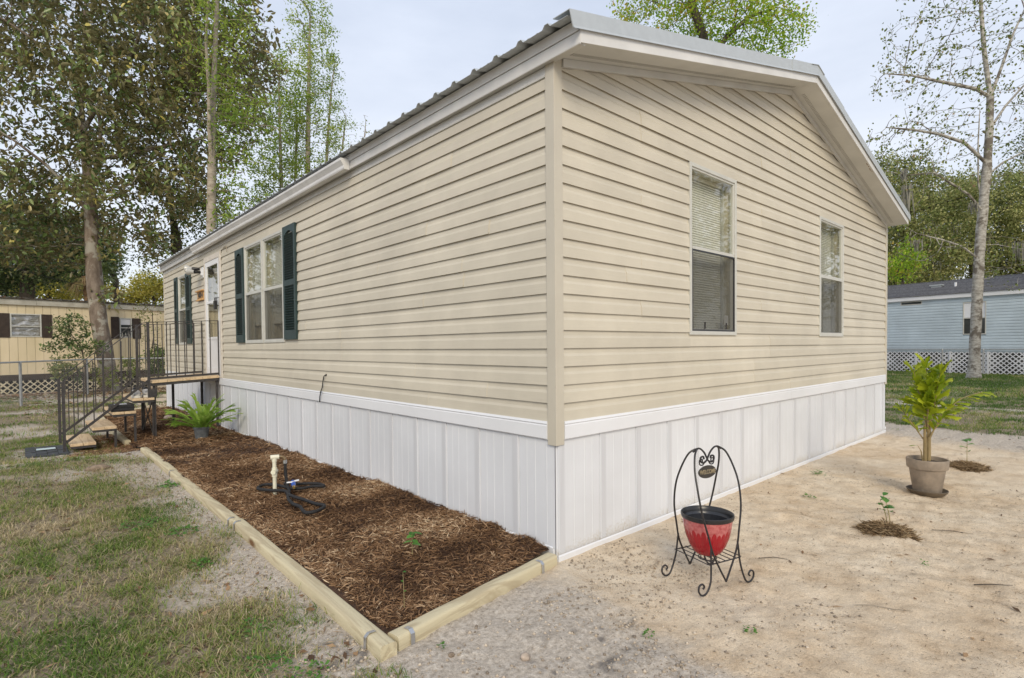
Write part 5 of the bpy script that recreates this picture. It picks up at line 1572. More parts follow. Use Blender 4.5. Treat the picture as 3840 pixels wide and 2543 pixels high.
# red ribbed planter resting on the stand
def red_planter():
    PC = np.array(SPt(0.0, 0.0, SHZ + 0.004))
    root = thing('red_planter', 'glossy red ribbed planter with black rim sitting in the plant stand', 'planter', tuple(PC))
    m, t, bs = new_mat('red_drip_glaze')
    tcn = N(t, 'ShaderNodeTexCoord'); spx = N(t, 'ShaderNodeSeparateXYZ'); t.links.new(tcn.outputs['Object'], spx.inputs[0])
    at2 = N(t, 'ShaderNodeMath', operation='ARCTAN2'); t.links.new(spx.outputs[1], at2.inputs[0]); t.links.new(spx.outputs[0], at2.inputs[1])
    def MM(op, a, v=None, bb=None):
        nn = N(t, 'ShaderNodeMath', operation=op); t.links.new(a, nn.inputs[0])
        if v is not None: nn.inputs[1].default_value = v
        if bb is not None: t.links.new(bb, nn.inputs[1])
        return nn.outputs[0]
    rib = MM('ABSOLUTE', MM('SINE', MM('MULTIPLY', at2.outputs[0], 14.0)))
    cell = MM('FLOOR', MM('MULTIPLY', at2.outputs[0], 14.0 / math.pi))
    wn = N(t, 'ShaderNodeTexWhiteNoise'); wn.noise_dimensions = '1D'; t.links.new(cell, wn.inputs['W'])
    edge = MM('ADD', MM('MULTIPLY', MM('POWER', rib, 0.6), 0.030), bb=MM('MULTIPLY', wn.outputs['Value'], 0.026))
    lim = MM('ADD', edge, 0.095)
    nz_ = N(t, 'ShaderNodeTexNoise', Scale=60.0, Detail=4); t.links.new(tcn.outputs['Object'], nz_.inputs['Vector'])
    lim2 = MM('ADD', lim, bb=MM('MULTIPLY', nz_.outputs['Fac'], 0.006))
    df = MM('SUBTRACT', spx.outputs[2], bb=lim2)
    mr = N(t, 'ShaderNodeMapRange'); mr.inputs['From Min'].default_value = -0.003; mr.inputs['From Max'].default_value = 0.004; t.links.new(df, mr.inputs['Value'])
    pk = N(t, 'ShaderNodeValToRGB'); pk.color_ramp.elements[0].position = 0.3; pk.color_ramp.elements[1].position = 0.7; pk.color_ramp.elements[0].color = (0.36, 0.07, 0.075, 1); pk.color_ramp.elements[1].color = (0.54, 0.18, 0.175, 1)
    t.links.new(nz_.outputs['Fac'], pk.inputs['Fac'])
    mxn = N(t, 'ShaderNodeMixRGB'); mxn.inputs['Color1'].default_value = (0.33, 0.010, 0.018, 1); t.links.new(mr.outputs['Result'], mxn.inputs['Fac']); t.links.new(pk.outputs['Color'], mxn.inputs['Color2'])
    t.links.new(mxn.outputs['Color'], bs.inputs['Base Color']); bs.inputs['Roughness'].default_value = 0.16
    flute = lambda th, z: 1 + 0.014 * (abs(math.sin(14 * th)) ** 0.7 - 0.6) * max(0, min(1, (0.19 - z) / 0.03))
    b = MB(); b.lathe([(0.0, 0.0), (0.070, 0.0), (0.084, 0.012), (0.108, 0.05), (0.128, 0.10), (0.139, 0.15), (0.1445, 0.185), (0.146, 0.200)], (PC[0], PC[1], PC[2]), 168, flute, rs=0.92); b.build('body', m, root, smooth=True)
    b = MB(); b.lathe([(0.146, 0.196), (0.153, 0.200), (0.156, 0.216), (0.155, 0.222), (0.1505, 0.224), (0.147, 0.219), (0.143, 0.214), (0.140, 0.196)], (PC[0], PC[1], PC[2]), 64, rs=0.92); b.build('rim', mat('black_planter_rim', (0.022, 0.022, 0.024), 0.3, 0.1), root, smooth=True)
    fl2 = lambda th, z: 1 + 0.016 * (abs(math.sin(14 * th)) ** 0.7) * max(0, min(1, (0.175 - z) / 0.02))
    b = MB(); b.lathe([(0.1415, 0.205), (0.139, 0.185), (0.134, 0.180), (0.132, 0.150), (0.121, 0.10), (0.10, 0.05), (0.076, 0.016), (0.0, 0.014)], (PC[0], PC[1], PC[2]), 168, fl2, rs=0.92); b.build('inside', mat('dark_planter_inside', (0.03, 0.033, 0.042), 0.3, 0.15, 10), root, smooth=True)
    return root
red_planter()

# ------------------------------------------------------------------ clay pot with a fishtail palm
PX, PY = 3.48, -1.21
M_CLAY = mat('weathered_clay', (0.33, 0.27, 0.21), 0.85, 0.25, 9, bump=0.25, bscale=90, col2=(0.20, 0.165, 0.13))
PZ = gz(PX, PY)
mb = MB(); mb.lathe([(0.0, 0.004), (0.124, 0.004), (0.146, 0.030), (0.153, 0.042), (0.147, 0.044), (0.139, 0.032), (0.12, 0.016), (0.0, 0.016)], (PX, PY, PZ), 48)
tag(mb.build('pot_saucer', mat('brown_saucer', (0.13, 0.10, 0.068), 0.7, 0.2, 12, bump=0.1), None, smooth=True), 'shallow brown round saucer under the clay pot', 'saucer')
cp = thing('clay_pot', 'large weathered tan clay pot standing on the sand', 'pot', (PX, PY, PZ + 0.018))
mb = MB(); mb.lathe([(0.0, 0.0), (0.098, 0.0), (0.103, 0.008), (0.132, 0.205), (0.134, 0.212), (0.147, 0.214), (0.150, 0.220), (0.155, 0.288), (0.152, 0.296), (0.143, 0.296), (0.139, 0.288), (0.134, 0.235)], (PX, PY, PZ + 0.018), 56); mb.build('body', M_CLAY, cp, smooth=True)
mb = MB(); mb.lathe([(0.137, 0.258), (0.10, 0.268), (0.05, 0.275), (0.0, 0.278)], (PX, PY, PZ + 0.018), 32); mb.build('soil', mat('potting_soil', (0.035, 0.024, 0.016), 0.95, 0.3, 40, bump=0.8), cp, smooth=True)
palm = thing('fishtail_palm', 'young yellow green fishtail palm growing in the clay pot', 'palm', (PX, PY, PZ + 0.29))
TZ = PZ + 0.285
M_PSTEM = mat('palm_stem', (0.34, 0.25, 0.12), 0.6, 0.3, 12, stretch=(3, 3, 0.5), col2=(0.16, 0.12, 0.05))
for (dx, dy, h, r0, ox) in ((0.012, -0.006, 0.42, 0.019, 0.02), (-0.022, 0.012, 0.33, 0.016, -0.025), (0.016, 0.02, 0.30, 0.013, 0.012)):
    mb = MB(); mb.tube([(PX + dx, PY + dy, TZ - 0.01), (PX + dx + ox * 0.3, PY + dy, TZ + h * 0.5), (PX + dx + ox, PY + dy, TZ + h)], [r0, r0 * 0.85, r0 * 0.5], 10); mb.build('stem', M_PSTEM, palm, smooth=True)
M_PALM = leaf_green('palm_green', (0.16, 0.27, 0.010), (0.46, 0.52, 0.03), 0.45, 0.38)


def fishtail(seed, ln, wid):
    r = random.Random(seed)
    vs, fs = [], []
    nl, nw = 6, 8
    for i in range(nl + 1):
        t = i / nl
        for j in range(nw + 1):
            s_ = j / nw * 2 - 1
            jag = (r.uniform(0.86, 1.12) if i == nl else 1) * (1 - 0.22 * abs(s_) if i == nl else 1)
            w = wid * (0.10 + 0.90 * t ** 0.85)
            x = ln * t * jag * (1 + 0.25 * (s_ * 0.5 + 0.2) * t)
            vs.append((x, s_ * w * 0.5, -0.16 * ln * t * t - 0.10 * wid * abs(s_) * t + 0.012 * math.sin(j * 3.1) * t))
    for i in range(nl):
        for j in range(nw):
            a = i * (nw + 1) + j
            fs.append((a, a + 1, a + nw + 2, a + nw + 1))
    me = bpy.data.meshes.new('leaflet'); me.from_pydata(vs, [], fs); me.materials.append(M_PALM); me.polygons.foreach_set('use_smooth', [True] * len(me.polygons))
    return me


FT = [fishtail(1, 0.125, 0.056), fishtail(2, 0.115, 0.048), fishtail(3, 0.105, 0.060)]
view_r = np.array([math.cos(YAW), -math.sin(YAW)])        # sideways direction as seen from the yard
rr = random.Random(21)
# fronds: start height, end offset sideways (m), depth offset, end height, leaflets, leaflet size
for fi, (sx_, sz, ex, ey, ez, nleaf, ls) in enumerate(((0.0, 0.40, 0.00, 0.02, 0.84, 9, 1.05), (0.02, 0.38, 0.03, -0.10, 0.80, 9, 1.0), (0.0, 0.36, -0.10, 0.03, 0.80, 8, 0.95), (0.02, 0.33, 0.43, -0.06, 0.62, 9, 0.85), (0.02, 0.30, 0.34, 0.10, 0.46, 8, 0.8), (-0.02, 0.28, -0.22, 0.02, 0.47, 7, 0.6), (0.0, 0.34, 0.08, 0.06, 0.72, 8, 0.9), (0.0, 0.30, 0.12, -0.10, 0.50, 6, 0.75), (0.0, 0.36, -0.04, -0.06, 0.66, 8, 1.0), (0.0, 0.36, 0.03, 0.10, 0.74, 8, 1.0))):
    p0 = np.array([PX, PY, TZ + sz - 0.10]); p0[:2] += view_r * sx_
    p3 = np.array([PX, PY, TZ + ez]); p3[:2] += view_r * ex + np.array([view_r[1], -view_r[0]]) * -ey
    side = abs(ex) > 0.25
    mid = (p0 + p3) / 2 + np.array([0, 0, 0.10 if side else 0.0])
    P = catmull([p0, mid, p3], 8)
    b = MB(); b.tube([tuple(p) for p in P], list(np.linspace(0.006, 0.002, len(P))), 6); fo = b.build('frond', M_PSTEM, palm, smooth=True)
    nl = int(nleaf * (1.4 if side else 1.45))
    for k in range(nl * 2):
        t = 0.30 + 0.70 * (k // 2) / (nl - 1)
        i = min(len(P) - 2, int(t * (len(P) - 1))); q = P[i] + (P[i + 1] - P[i]) * (t * (len(P) - 1) - i)
        d = P[i + 1] - P[i]; d /= np.linalg.norm(d)
        azr = math.atan2(d[1], d[0]) if side else rr.uniform(0, 6.28) * 0 + fi * 1.1 + k * 0.2
        sgn = 1 if k % 2 else -1
        az = azr + sgn * (rr.uniform(0.55, 0.95) if side else rr.uniform(0.9, 1.5))
        el = rr.uniform(-0.2, 0.3) if side else rr.uniform(0.35, 1.25)
        place('leaflet', FT[k % 3], fo, tuple(q), az, el, rr.uniform(-0.7, 0.7) if side else rr.uniform(-1.5, 1.5), (ls * 0.9 if side else ls * 1.12) * rr.uniform(0.8, 1.15) * (0.75 + 0.4 * math.sin(math.pi * min(1, t))))
    place('leaflet', FT[fi % 3], fo, tuple(P[-1]), math.atan2(P[-1][1] - P[-3][1], P[-1][0] - P[-3][0]), -0.2 if side else 1.0, 0.2, ls * 1.15)
# a small sucker at the side of the pot
b = MB(); b.tube([(PX - 0.06, PY + 0.02, TZ - 0.01), (PX - 0.075, PY + 0.03, TZ + 0.10), (PX - 0.10, PY + 0.05, TZ + 0.15)], [0.005, 0.004, 0.002], 6); so = b.build('sucker', M_PSTEM, palm, smooth=True)
place('leaflet', FT[0], so, (PX - 0.10, PY + 0.05, TZ + 0.15), 2.6, 0.2, 0.1, 0.7)

# ------------------------------------------------------------------ tan trailer across the lawn
def run_frame(A, B):
    A, B = np.array(A, float), np.array(B, float)
    u = (B - A) / np.linalg.norm(B - A); nrm = np.array([u[1], -u[0]])     # nrm points towards the yard
    return lambda out, z, t: (A[0] + u[0] * t + nrm[0] * out, A[1] + u[1] * t + nrm[1] * out, z)


tp = run_frame((-2.9, 20.3), (1.2, 21.3))
tan = thing('tan_trailer', 'old tan trailer home with brown shutters and white lattice skirting', 'trailer', tp(0, 0, 0))
M_TAN = mat('tan_panel_paint', (0.80, 0.68, 0.48), 0.75, 0.12, 1.6, stretch=(1, 1, 0.35), col2=(0.66, 0.56, 0.36), rnd=0.03, bump=0.1)
M_BROWN = mat('dark_brown_paint', (0.058, 0.040, 0.030), 0.7, 0.2, 8)
M_OFFW = mat('old_white_paint', (0.56, 0.54, 0.47), 0.7, 0.2, 2.5, col2=(0.36, 0.34, 0.28))
M_LATT = mat('weathered_lattice', (0.70, 0.64, 0.50), 0.8, 0.25, 3, col2=(0.45, 0.39, 0.25))
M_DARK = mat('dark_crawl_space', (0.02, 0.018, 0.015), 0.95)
TWO = [(0.27, 1.03, 1.77, 2.49), (3.19, 3.57, 1.77, 2.46), (-4.2, -3.2, 1.6, 2.49)]
t = -6.0
while t < 7.5:
    a, c = t, t + 0.208
    zs = [(0.60, 2.76)]
    for o in TWO:
        if a < o[1] and c > o[0]: zs = [(0.60, o[2]), (o[3], 2.76)]
    for za, zb in zs:
        mb = MB(); mb.fbox(tp, (-0.02, za, a + 0.004), (random.uniform(-.001, .001), zb, c - 0.004)); mb.build('siding_board', M_TAN, tan)
    t = c
mb = MB(); mb.fbox(tp, (-0.06, 0.5, -6), (-0.021, 1.77, 7.5)); mb.fbox(tp, (-0.06, 2.49, -6), (-0.021, 2.9, 7.5)); mb.build('wall_core', M_BROWN, tan)
mb = MB(); mb.add([tp(-3.2, 0.5, -6), tp(-3.2, 0.5, 7.5), tp(-3.2, 2.9, 7.5), tp(-3.2, 2.9, -6), tp(-.06, 0.5, -6), tp(-.06, 0.5, 7.5), tp(-.06, 2.9, 7.5), tp(-.06, 2.9, -6)], [(0, 1, 2, 3), (0, 4, 7, 3), (1, 2, 6, 5), (0, 1, 5, 4)]); mb.build('wall', M_TAN, tan)
mb = MB(); mb.fbox(tp, (-0.02, 0.42, -6), (0.02, 0.60, 7.5)); mb.build('skirt_board', M_BROWN, tan)
mb = MB(); mb.fbox(tp, (-0.02, 2.76, -6.1), (0.07, 2.93, 0.9)); mb.build('fascia_board', M_OFFW, tan)
mb = MB(); mb.fbox(tp, (-0.02, 2.762, 0.905), (0.07, 2.932, 7.6)); mb.build('fascia_board', M_OFFW, tan)
mb = MB(); mb.extrude([(0.10, 2.932), (0.10, 2.955), (-1.6, 3.12), (-3.3, 2.955), (-3.3, 2.932)], lambda a, b, t: tp(a, b, t), -6.1, 7.6); mb.build('roof', mat('mossy_roof_felt', (0.10, 0.085, 0.06), 0.9, 0.4, 6, bump=0.7), tan)
n = 500
tt = rng.random(n) * 13.4 - 6; az = rng.random(n) * 6.28
V, F = [], []
for i in range(n):
    p = np.array(tp(0.10 - rng.random() * 0.25, 2.958 + rng.random() * 0.03, tt[i])); d = np.array([math.cos(az[i]), math.sin(az[i]), rng.normal(0, .25)]) * (0.03 + 0.07 * rng.random()); s = np.array([-d[1], d[0], 0.01]) * 0.35
    b0 = len(V); V += [p - d, p + s, p + d, p - s]; F.append([b0, b0 + 1, b0 + 2, b0 + 3])
M_LITTER = tone_mat('dead_leaves', [(0, (0.06, 0.035, 0.02)), (0.5, (0.20, 0.115, 0.06)), (1, (0.38, 0.25, 0.14))], 0.8)
o = link('leaf_litter', np_mesh('leaf_litter', V, [np.array(F)], M_LITTER, np.repeat(rng.random(n), 4))); tag(o, kind='stuff')


def lattice(fn, t0, t1, z0, z1, step, w, th, material, parent, posts=()):
    b = MB()
    h = z1 - z0
    k = t0 - h
    while k < t1:
        for sgn, off in ((1, 0.0), (-1, -th)):
            # diagonal from (k,z0) to (k+h,z1), clipped to the panel
            a0, a1 = max(k, t0), min(k + h, t1)
            if a1 - a0 > 0.01:
                za, zb = z0 + (a0 - k), z0 + (a1 - k)
                if sgn < 0: za, zb = z1 - (a0 - k), z1 - (a1 - k)
                hw = w * 0.7071
                vs = [fn(off, max(z0, min(z1, za - hw)), a0), fn(off, max(z0, min(z1, za + hw)), a0), fn(off, max(z0, min(z1, zb + hw)), a1), fn(off, max(z0, min(z1, zb - hw)), a1)]
                vs += [fn(off - th * 0.9, max(z0, min(z1, za - hw)), a0), fn(off - th * 0.9, max(z0, min(z1, za + hw)), a0), fn(off - th * 0.9, max(z0, min(z1, zb + hw)), a1), fn(off - th * 0.9, max(z0, min(z1, zb - hw)), a1)]
                b.add(vs, [(0, 1, 2, 3), (7, 6, 5, 4), (0, 4, 5, 1), (1, 5, 6, 2), (2, 6, 7, 3), (3, 7, 4, 0)])
        k += step
    o = b.build('lattice_panel', material, parent); o['kind'] = 'stuff'
    return o


for a, c in ((-6, -2.45), (-2.44, 0.0), (0.01, 2.45), (2.46, 4.9), (4.91, 7.4)): lattice(tp, a, c, -0.02, 0.42, 0.185, 0.050, 0.006, M_LATT, tan)
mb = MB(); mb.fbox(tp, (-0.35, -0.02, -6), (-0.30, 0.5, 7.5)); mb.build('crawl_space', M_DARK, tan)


def small_window(fn, o, parent, glass, rails=(0.5,), out=0.02, name='window'):
    t0, t1, z0, z1 = o
    b = MB()
    e = 0.035
    b.fbox(fn, (-0.02, z0, t0), (out, z1, t0 + e)); b.fbox(fn, (-0.02, z0, t1 - e), (out, z1, t1)); b.fbox(fn, (-0.02, z0, t0 + e), (out - .001, z0 + e, t1 - e)); b.fbox(fn, (-0.02, z1 - e, t0 + e), (out - .001, z1, t1 - e))
    for r_ in rails: b.fbox(fn, (-0.015, z0 + (z1 - z0) * r_ - 0.014, t0 + e), (out - .003, z0 + (z1 - z0) * r_ + 0.014, t1 - e))
    w = b.build(name, M_FRAME, parent)
    g = MB(); g.fbox(fn, (-0.018, z0 + e, t0 + e), (-0.012, z1 - e, t1 - e)); g.build('pane', glass, w)
    return w


# foil behind the glass of the left window: crumpled sheet
foil = small_window(tp, TWO[0], tan, glass_mat('trailer_glass', (0.95, 0.95, 0.95), 1.0), rails=(0.46,))
u_, v_ = np.meshgrid(np.linspace(0.305, 0.995, 46), np.linspace(1.805, 2.455, 40))
d_ = (fbm(u_ * 6 + 3, v_ * 13, 4) - 0.5) * 0.055
Vf = np.array([tp(-0.055 + dd, zz, tt_) for tt_, zz, dd in zip(u_.ravel(), v_.ravel(), d_.ravel())]) - np.array(tp(0, 0, 0))
i = np.arange(45)[None, :] + 46 * np.arange(39)[:, None]
M_FOIL = mat('crumpled_foil', (0.72, 0.70, 0.66), 0.36, 0.05, 5, metal=0.7)
link('foil', np_mesh('foil', Vf, [np.stack([i, i + 1, i + 47, i + 46], -1).reshape(-1, 4)], M_FOIL), foil)
M_DGLASS = mat('dark_window_glass', (0.05, 0.055, 0.055), 0.12, 0.2, 3)
sw = small_window(tp, TWO[1], tan, M_DGLASS, rails=(0.5, ))
mb = MB(); mb.fbox(tp, (-0.011, 2.22, 3.235), (-0.006, 2.42, 3.53)); mb.build('curtain', M_WHITE, sw)
for k in range(3):
    mb = MB(); mb.lathe([(0.0, 0), (0.022, 0), (0.026, 0.06), (0.012, 0.09), (0.010, 0.13), (0, 0.13)], tp(-0.0, 1.808, 3.27 + k * 0.10), 10); o = mb.build('bottle', M_OFFW, sw)
for a, c, za, zb in ((0.0, 0.26, 1.75, 2.49), (1.04, 1.30, 1.75, 2.49), (2.93, 3.17, 1.73, 2.49), (3.60, 3.85, 1.73, 2.46)):
    mb = MB(); mb.fbox(tp, (-0.005, za, a), (0.022, zb, c))
    for q in range(1, 5): mb.fbox(tp, (0.022, za, a + (c - a) * q / 5 - 0.004), (0.026, zb, a + (c - a) * q / 5 + 0.004))
    mb.build('shutter', M_BROWN, tan)

# ------------------------------------------------------------------ blue house on the right
bp = run_frame((28.1, 4.92), (27.1, 0.12))
blue = thing('blue_house', 'pale blue lap sided house with dark shingle roof and white lattice base', 'house', bp(0, 0, 0))
M_BLUE = mat('pale_blue_siding', (0.50, 0.59, 0.655), 0.6, 0.07, 1.2, rnd=0.02)
BW = [(2.91, 3.70, 1.66, 3.03), (0.54, 1.41, 3.05, 3.22)]
k = 0
z = 0.98
while z < 3.30:
    z2 = min(z + 0.122, 3.32)
    cuts = sorted(set([-4.0, 9.0] + [v for o in BW if o[2] < z2 and o[3] > z for v in o[:2]]))
    for a, c in zip(cuts[:-1], cuts[1:]):
        if any(o[0] <= (a + c) / 2 <= o[1] and o[2] < z2 - 0.03 and o[3] > z + 0.03 for o in BW): continue
        b = MB(); b.extrude([(-0.02, z), (0.014, z), (0.009, z + 0.08), (0.0, z + 0.095), (0.0, z2 - 0.002), (-0.02, z2 - 0.002)], lambda q, h, t: bp(q, h, t), a, c); b.build('siding_plank', M_BLUE, blue)
    z = z2
mb = MB(); mb.fbox(bp, (-0.06, 0.9, -4), (-0.021, 1.66, 9)); mb.fbox(bp, (-0.06, 1.66, -4), (-0.021, 3.03, 2.91)); mb.fbox(bp, (-0.06, 1.66, 3.70), (-0.021, 3.03, 9)); mb.fbox(bp, (-0.06, 3.03, -4), (-0.021, 3.4, 9))
mb.fbox(bp, (-7, 0.9, -4), (-6.95, 3.4, 9)); mb.build('wall', M_BLUE, blue)
mb = MB(); mb.extrude([(-0.07, 0.9), (-6.9, 0.9), (-6.9, 3.3), (-3.5, 4.1), (-0.07, 3.3)], lambda a, b, t: bp(a, b, t), 8.95, 9.0); mb.build('gable_wall', M_BLUE, blue)
mb = MB(); mb.extrude([(-0.07, 0.9), (-6.9, 0.9), (-6.9, 3.3), (-3.5, 4.1), (-0.07, 3.3)], lambda a, b, t: bp(a, b, t), -4.0, -3.95); mb.build('gable_wall', M_BLUE, blue)
mb = MB(); mb.fbox(bp, (0.0, 3.24, -4.2), (0.12, 3.42, 2.4)); mb.build('fascia_board', M_WHITE, blue)
mb = MB(); mb.fbox(bp, (0.0, 3.242, 2.402), (0.12, 3.422, 9.2)); mb.build('fascia_board', M_WHITE, blue)
M_SHING = mat('dark_roof_shingle', (0.135, 0.135, 0.145), 0.9, 0.35, 14, rnd=0.18, bump=0.5, bscale=60)
nrow = 22
for r_ in range(nrow):
    q0, q1 = r_ / nrow, (r_ + 1) / nrow
    o0, o1 = 0.16 - 3.66 * q0, 0.16 - 3.66 * q1 - 0.02
    h0, h1 = 3.42 + 0.92 * q0, 3.42 + 0.92 * q1
    b = MB(); b.add([bp(o0, h0 + 0.012, -4.3), bp(o0, h0 + 0.012, 9.3), bp(o1, h1 + 0.004, 9.3), bp(o1, h1 + 0.004, -4.3), bp(o0, h0 - 0.004, -4.3), bp(o0, h0 - 0.004, 9.3), bp(o1, h1 - 0.006, 9.3), bp(o1, h1 - 0.006, -4.3)], [(0, 1, 2, 3), (7, 6, 5, 4), (0, 4, 5, 1), (1, 5, 6, 2), (2, 6, 7, 3), (3, 7, 4, 0)]); b.build('shingle_course', M_SHING, blue)
mb = MB(); mb.extrude([(-3.40, 4.335), (-3.5, 4.36), (-3.6, 4.335), (-7.2, 3.42), (-7.2, 3.36), (-3.5, 4.28)], lambda a, b, t: bp(a, b, t), -4.3, 9.3); mb.build('roof', M_SHING, blue)
mb = MB(); mb.fbox(bp, (-2.0, 3.99, 0.95), (-1.75, 4.04, 1.45)); mb.fbox(bp, (-1.95, 3.90, 1.0), (-1.80, 3.995, 1.40)); mb.build('roof_vent', M_GALV, blue)
mb = MB(); mb.tube([bp(-1.7, 3.8, 2.0), bp(-1.7, 4.06, 2.0)], 0.05, 10); mb.build('vent_pipe', M_WHITE, blue)
bw = small_window(bp, BW[0], blue, M_DGLASS, rails=(0.5,))
mb = MB(); mb.fbox(bp, (-0.011, 2.37, 2.945), (-0.006, 2.995, 3.665)); mb.build('blind', M_WHITE, bw)
small_window(bp, BW[1], blue, M_DGLASS, rails=(), name='transom_window')
for a, c in ((-4, -0.1), (-0.08, 1.16), (1.2, 2.45), (2.49, 3.75), (3.79, 5.05), (5.09, 9)): lattice(bp, a, c, 0.0, 0.94, 0.190, 0.066, 0.008, M_WHITE, blue)
for t in (-0.09, 1.18, 2.47, 3.77, 5.07):
    mb = MB(); mb.fbox(bp, (0.002, 0.0, t - 0.035), (0.03, 0.94, t + 0.035)); mb.build('lattice_post', M_WHITE, blue)
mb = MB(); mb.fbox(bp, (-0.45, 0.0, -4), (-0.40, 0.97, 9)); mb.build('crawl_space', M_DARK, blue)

# ------------------------------------------------------------------ chain link fences
M_STEEL = mat('galvanised_steel', (0.42, 0.43, 0.43), 0.45, 0.15, 20, metal=0.5)


def chain_fence(lab, pts, h, posts, mesh=0.075):
    P = [np.array(p, float) for p in pts]
    f = thing('chain_link_fence', lab, 'fence', (P[0][0], P[0][1], 0))
    m = MB(); w = MB()
    for A, B in zip(P[:-1], P[1:]):
        ln = np.linalg.norm(B - A); u = (B - A) / ln
        m.tube([(*A, h), (*B, h)], 0.021, 8)
        k = -h
        while k < ln:
            for sgn in (1, -1):
                a0, a1 = max(0, k), min(ln, k + h - 0.06)
                if a1 - a0 > 0.03:
                    za, zb = 0.03 + (a0 - k), 0.03 + (a1 - k)
                    if sgn < 0: za, zb = h - 0.02 - (a0 - k), h - 0.02 - (a1 - k)
                    w.bar((*(A + u * a0), za), (*(A + u * a1), zb), 0.0020)
            k += mesh
    m.build('top_rail', M_STEEL, f, smooth=True)
    o = w.build('wire_mesh', M_STEEL, f); o['kind'] = 'stuff'
    for p in posts:
        z = float(ground_z(*p)); b = MB(); b.tube([(p[0], p[1], z - 0.05), (p[0], p[1], h - 0.02)], 0.030, 12); b.lathe([(0.034, 0), (0.034, 0.03), (0.02, 0.05), (0, 0.055)], (p[0], p[1], h - 0.03), 12); b.build('post', M_STEEL, f, smooth=True)
    return f


chain_fence('wire mesh fence in front of the tan trailer', [(-5.6, 10.0), (-0.95, 18.2), (3.0, 17.9)], 1.065, [(-4.0, 12.83), (-2.44, 15.57), (-0.95, 18.2), (1.6, 18.03)])
chain_fence('wire mesh fence in front of the blue house lattice', [(27.6, 4.95), (26.6, -0.1), (26.0, -3.2)], 1.045, [(27.15, 2.7), (26.88, 1.32), (26.3, -1.6)])

# overhead line
mb = MB(); A, B = at(-300, 520, 19), at(380, 705, 22)
P = [A + (B - A) * t - np.array([0, 0, 0.5 * 4 * t * (1 - t) * 0.3]) for t in np.linspace(0, 1, 24)] + [B + (B - A) * t * 0.5 for t in (0.4, 1)]
mb.tube([tuple(p) for p in P], 0.011, 6); tag(mb.build('utility_line', M_BLACKPL, None), 'sagging service wire crossing above the tan trailer roof', 'wire')

# ------------------------------------------------------------------ trees
def ell(cx, cy, dep, rx, ry, rd, n, shell=0.0):
    """n points filling an ellipsoid whose centre and radii are given as seen from the yard"""
    v = rng.normal(size=(n, 3)); v /= np.linalg.norm(v, axis=1)[:, None]
    r = (rng.random(n) ** (1 / 3)) * (1 - shell) + shell * (0.75 + 0.25 * rng.random(n))
    v *= r[:, None]
    c = at(cx, cy, dep); k = dep * 1.62162 / FPX
    return c + v[:, :1] * rx * k * _Rt + v[:, 1:2] * ry * k * np.array([0, 0, 1]) + v[:, 2:3] * rd * np.array([_F[0], _F[1], 0])


def colonize(att, lines, D, di, dk, iters=140, bias=0.0, maxn=5200):
    P, par = [], []
    for ln, pidx in lines:
        last = None if pidx is None else int(np.argmin([np.linalg.norm(np.array(p) - ln[0]) for p in P]))
        for a, c in zip(ln[:-1], ln[1:]):
            a, c = np.array(a), np.array(c); n = max(1, int(np.linalg.norm(c - a) / D))
            for q in range(n):
                if last is not None and q == 0 and pidx is not None and np.linalg.norm(P[last] - a) < D * 0.5: continue
                P.append(a + (c - a) * q / n); par.append(-1 if last is None else last); last = len(P) - 1
        P.append(np.array(ln[-1])); par.append(last)
    P = [np.array(p) for p in P]
    pos = np.array(P)
    d = np.full(len(att), 1e9); idx = np.zeros(len(att), int)
    def upd(start):
        new = pos[start:]
        for s in range(0, len(new), 400):
            dd = np.linalg.norm(att[:, None, :] - new[None, s:s + 400], axis=2)
            j = dd.argmin(1); m = dd[np.arange(len(att)), j]
            b = m < d
            d[b] = m[b]; idx[b] = j[b] + s + start
    upd(0)
    alive = np.ones(len(att), bool)
    lastdir = {}
    for it in range(iters):
        alive &= d > dk
        use = alive & (d < di)
        if not use.any() or len(pos) > maxn: break
        v = att[use] - pos[idx[use]]; v /= np.linalg.norm(v, axis=1)[:, None]
        acc = np.zeros_like(pos); np.add.at(acc, idx[use], v)
        src = np.unique(idx[use])
        newp, newpar = [], []
        for s in src:
            g = acc[s] / (np.linalg.norm(acc[s]) + 1e-9)
            g = g + rng.normal(0, 0.16, 3) + np.array([0, 0, bias]); g /= np.linalg.norm(g)
            ld = lastdir.get(s)
            if ld is not None and ld @ g > 0.93: 
                # stalled: drop the attractors that cause it
                alive[(idx == s) & (rng.random(len(att)) < 0.5)] = False
                continue
            lastdir[s] = g
            newp.append(pos[s] + g * D); newpar.append(s)
        if not newp: 
            continue
        st = len(pos); pos = np.vstack([pos, newp]); par += newpar
        upd(st)
    return pos, np.array(par)


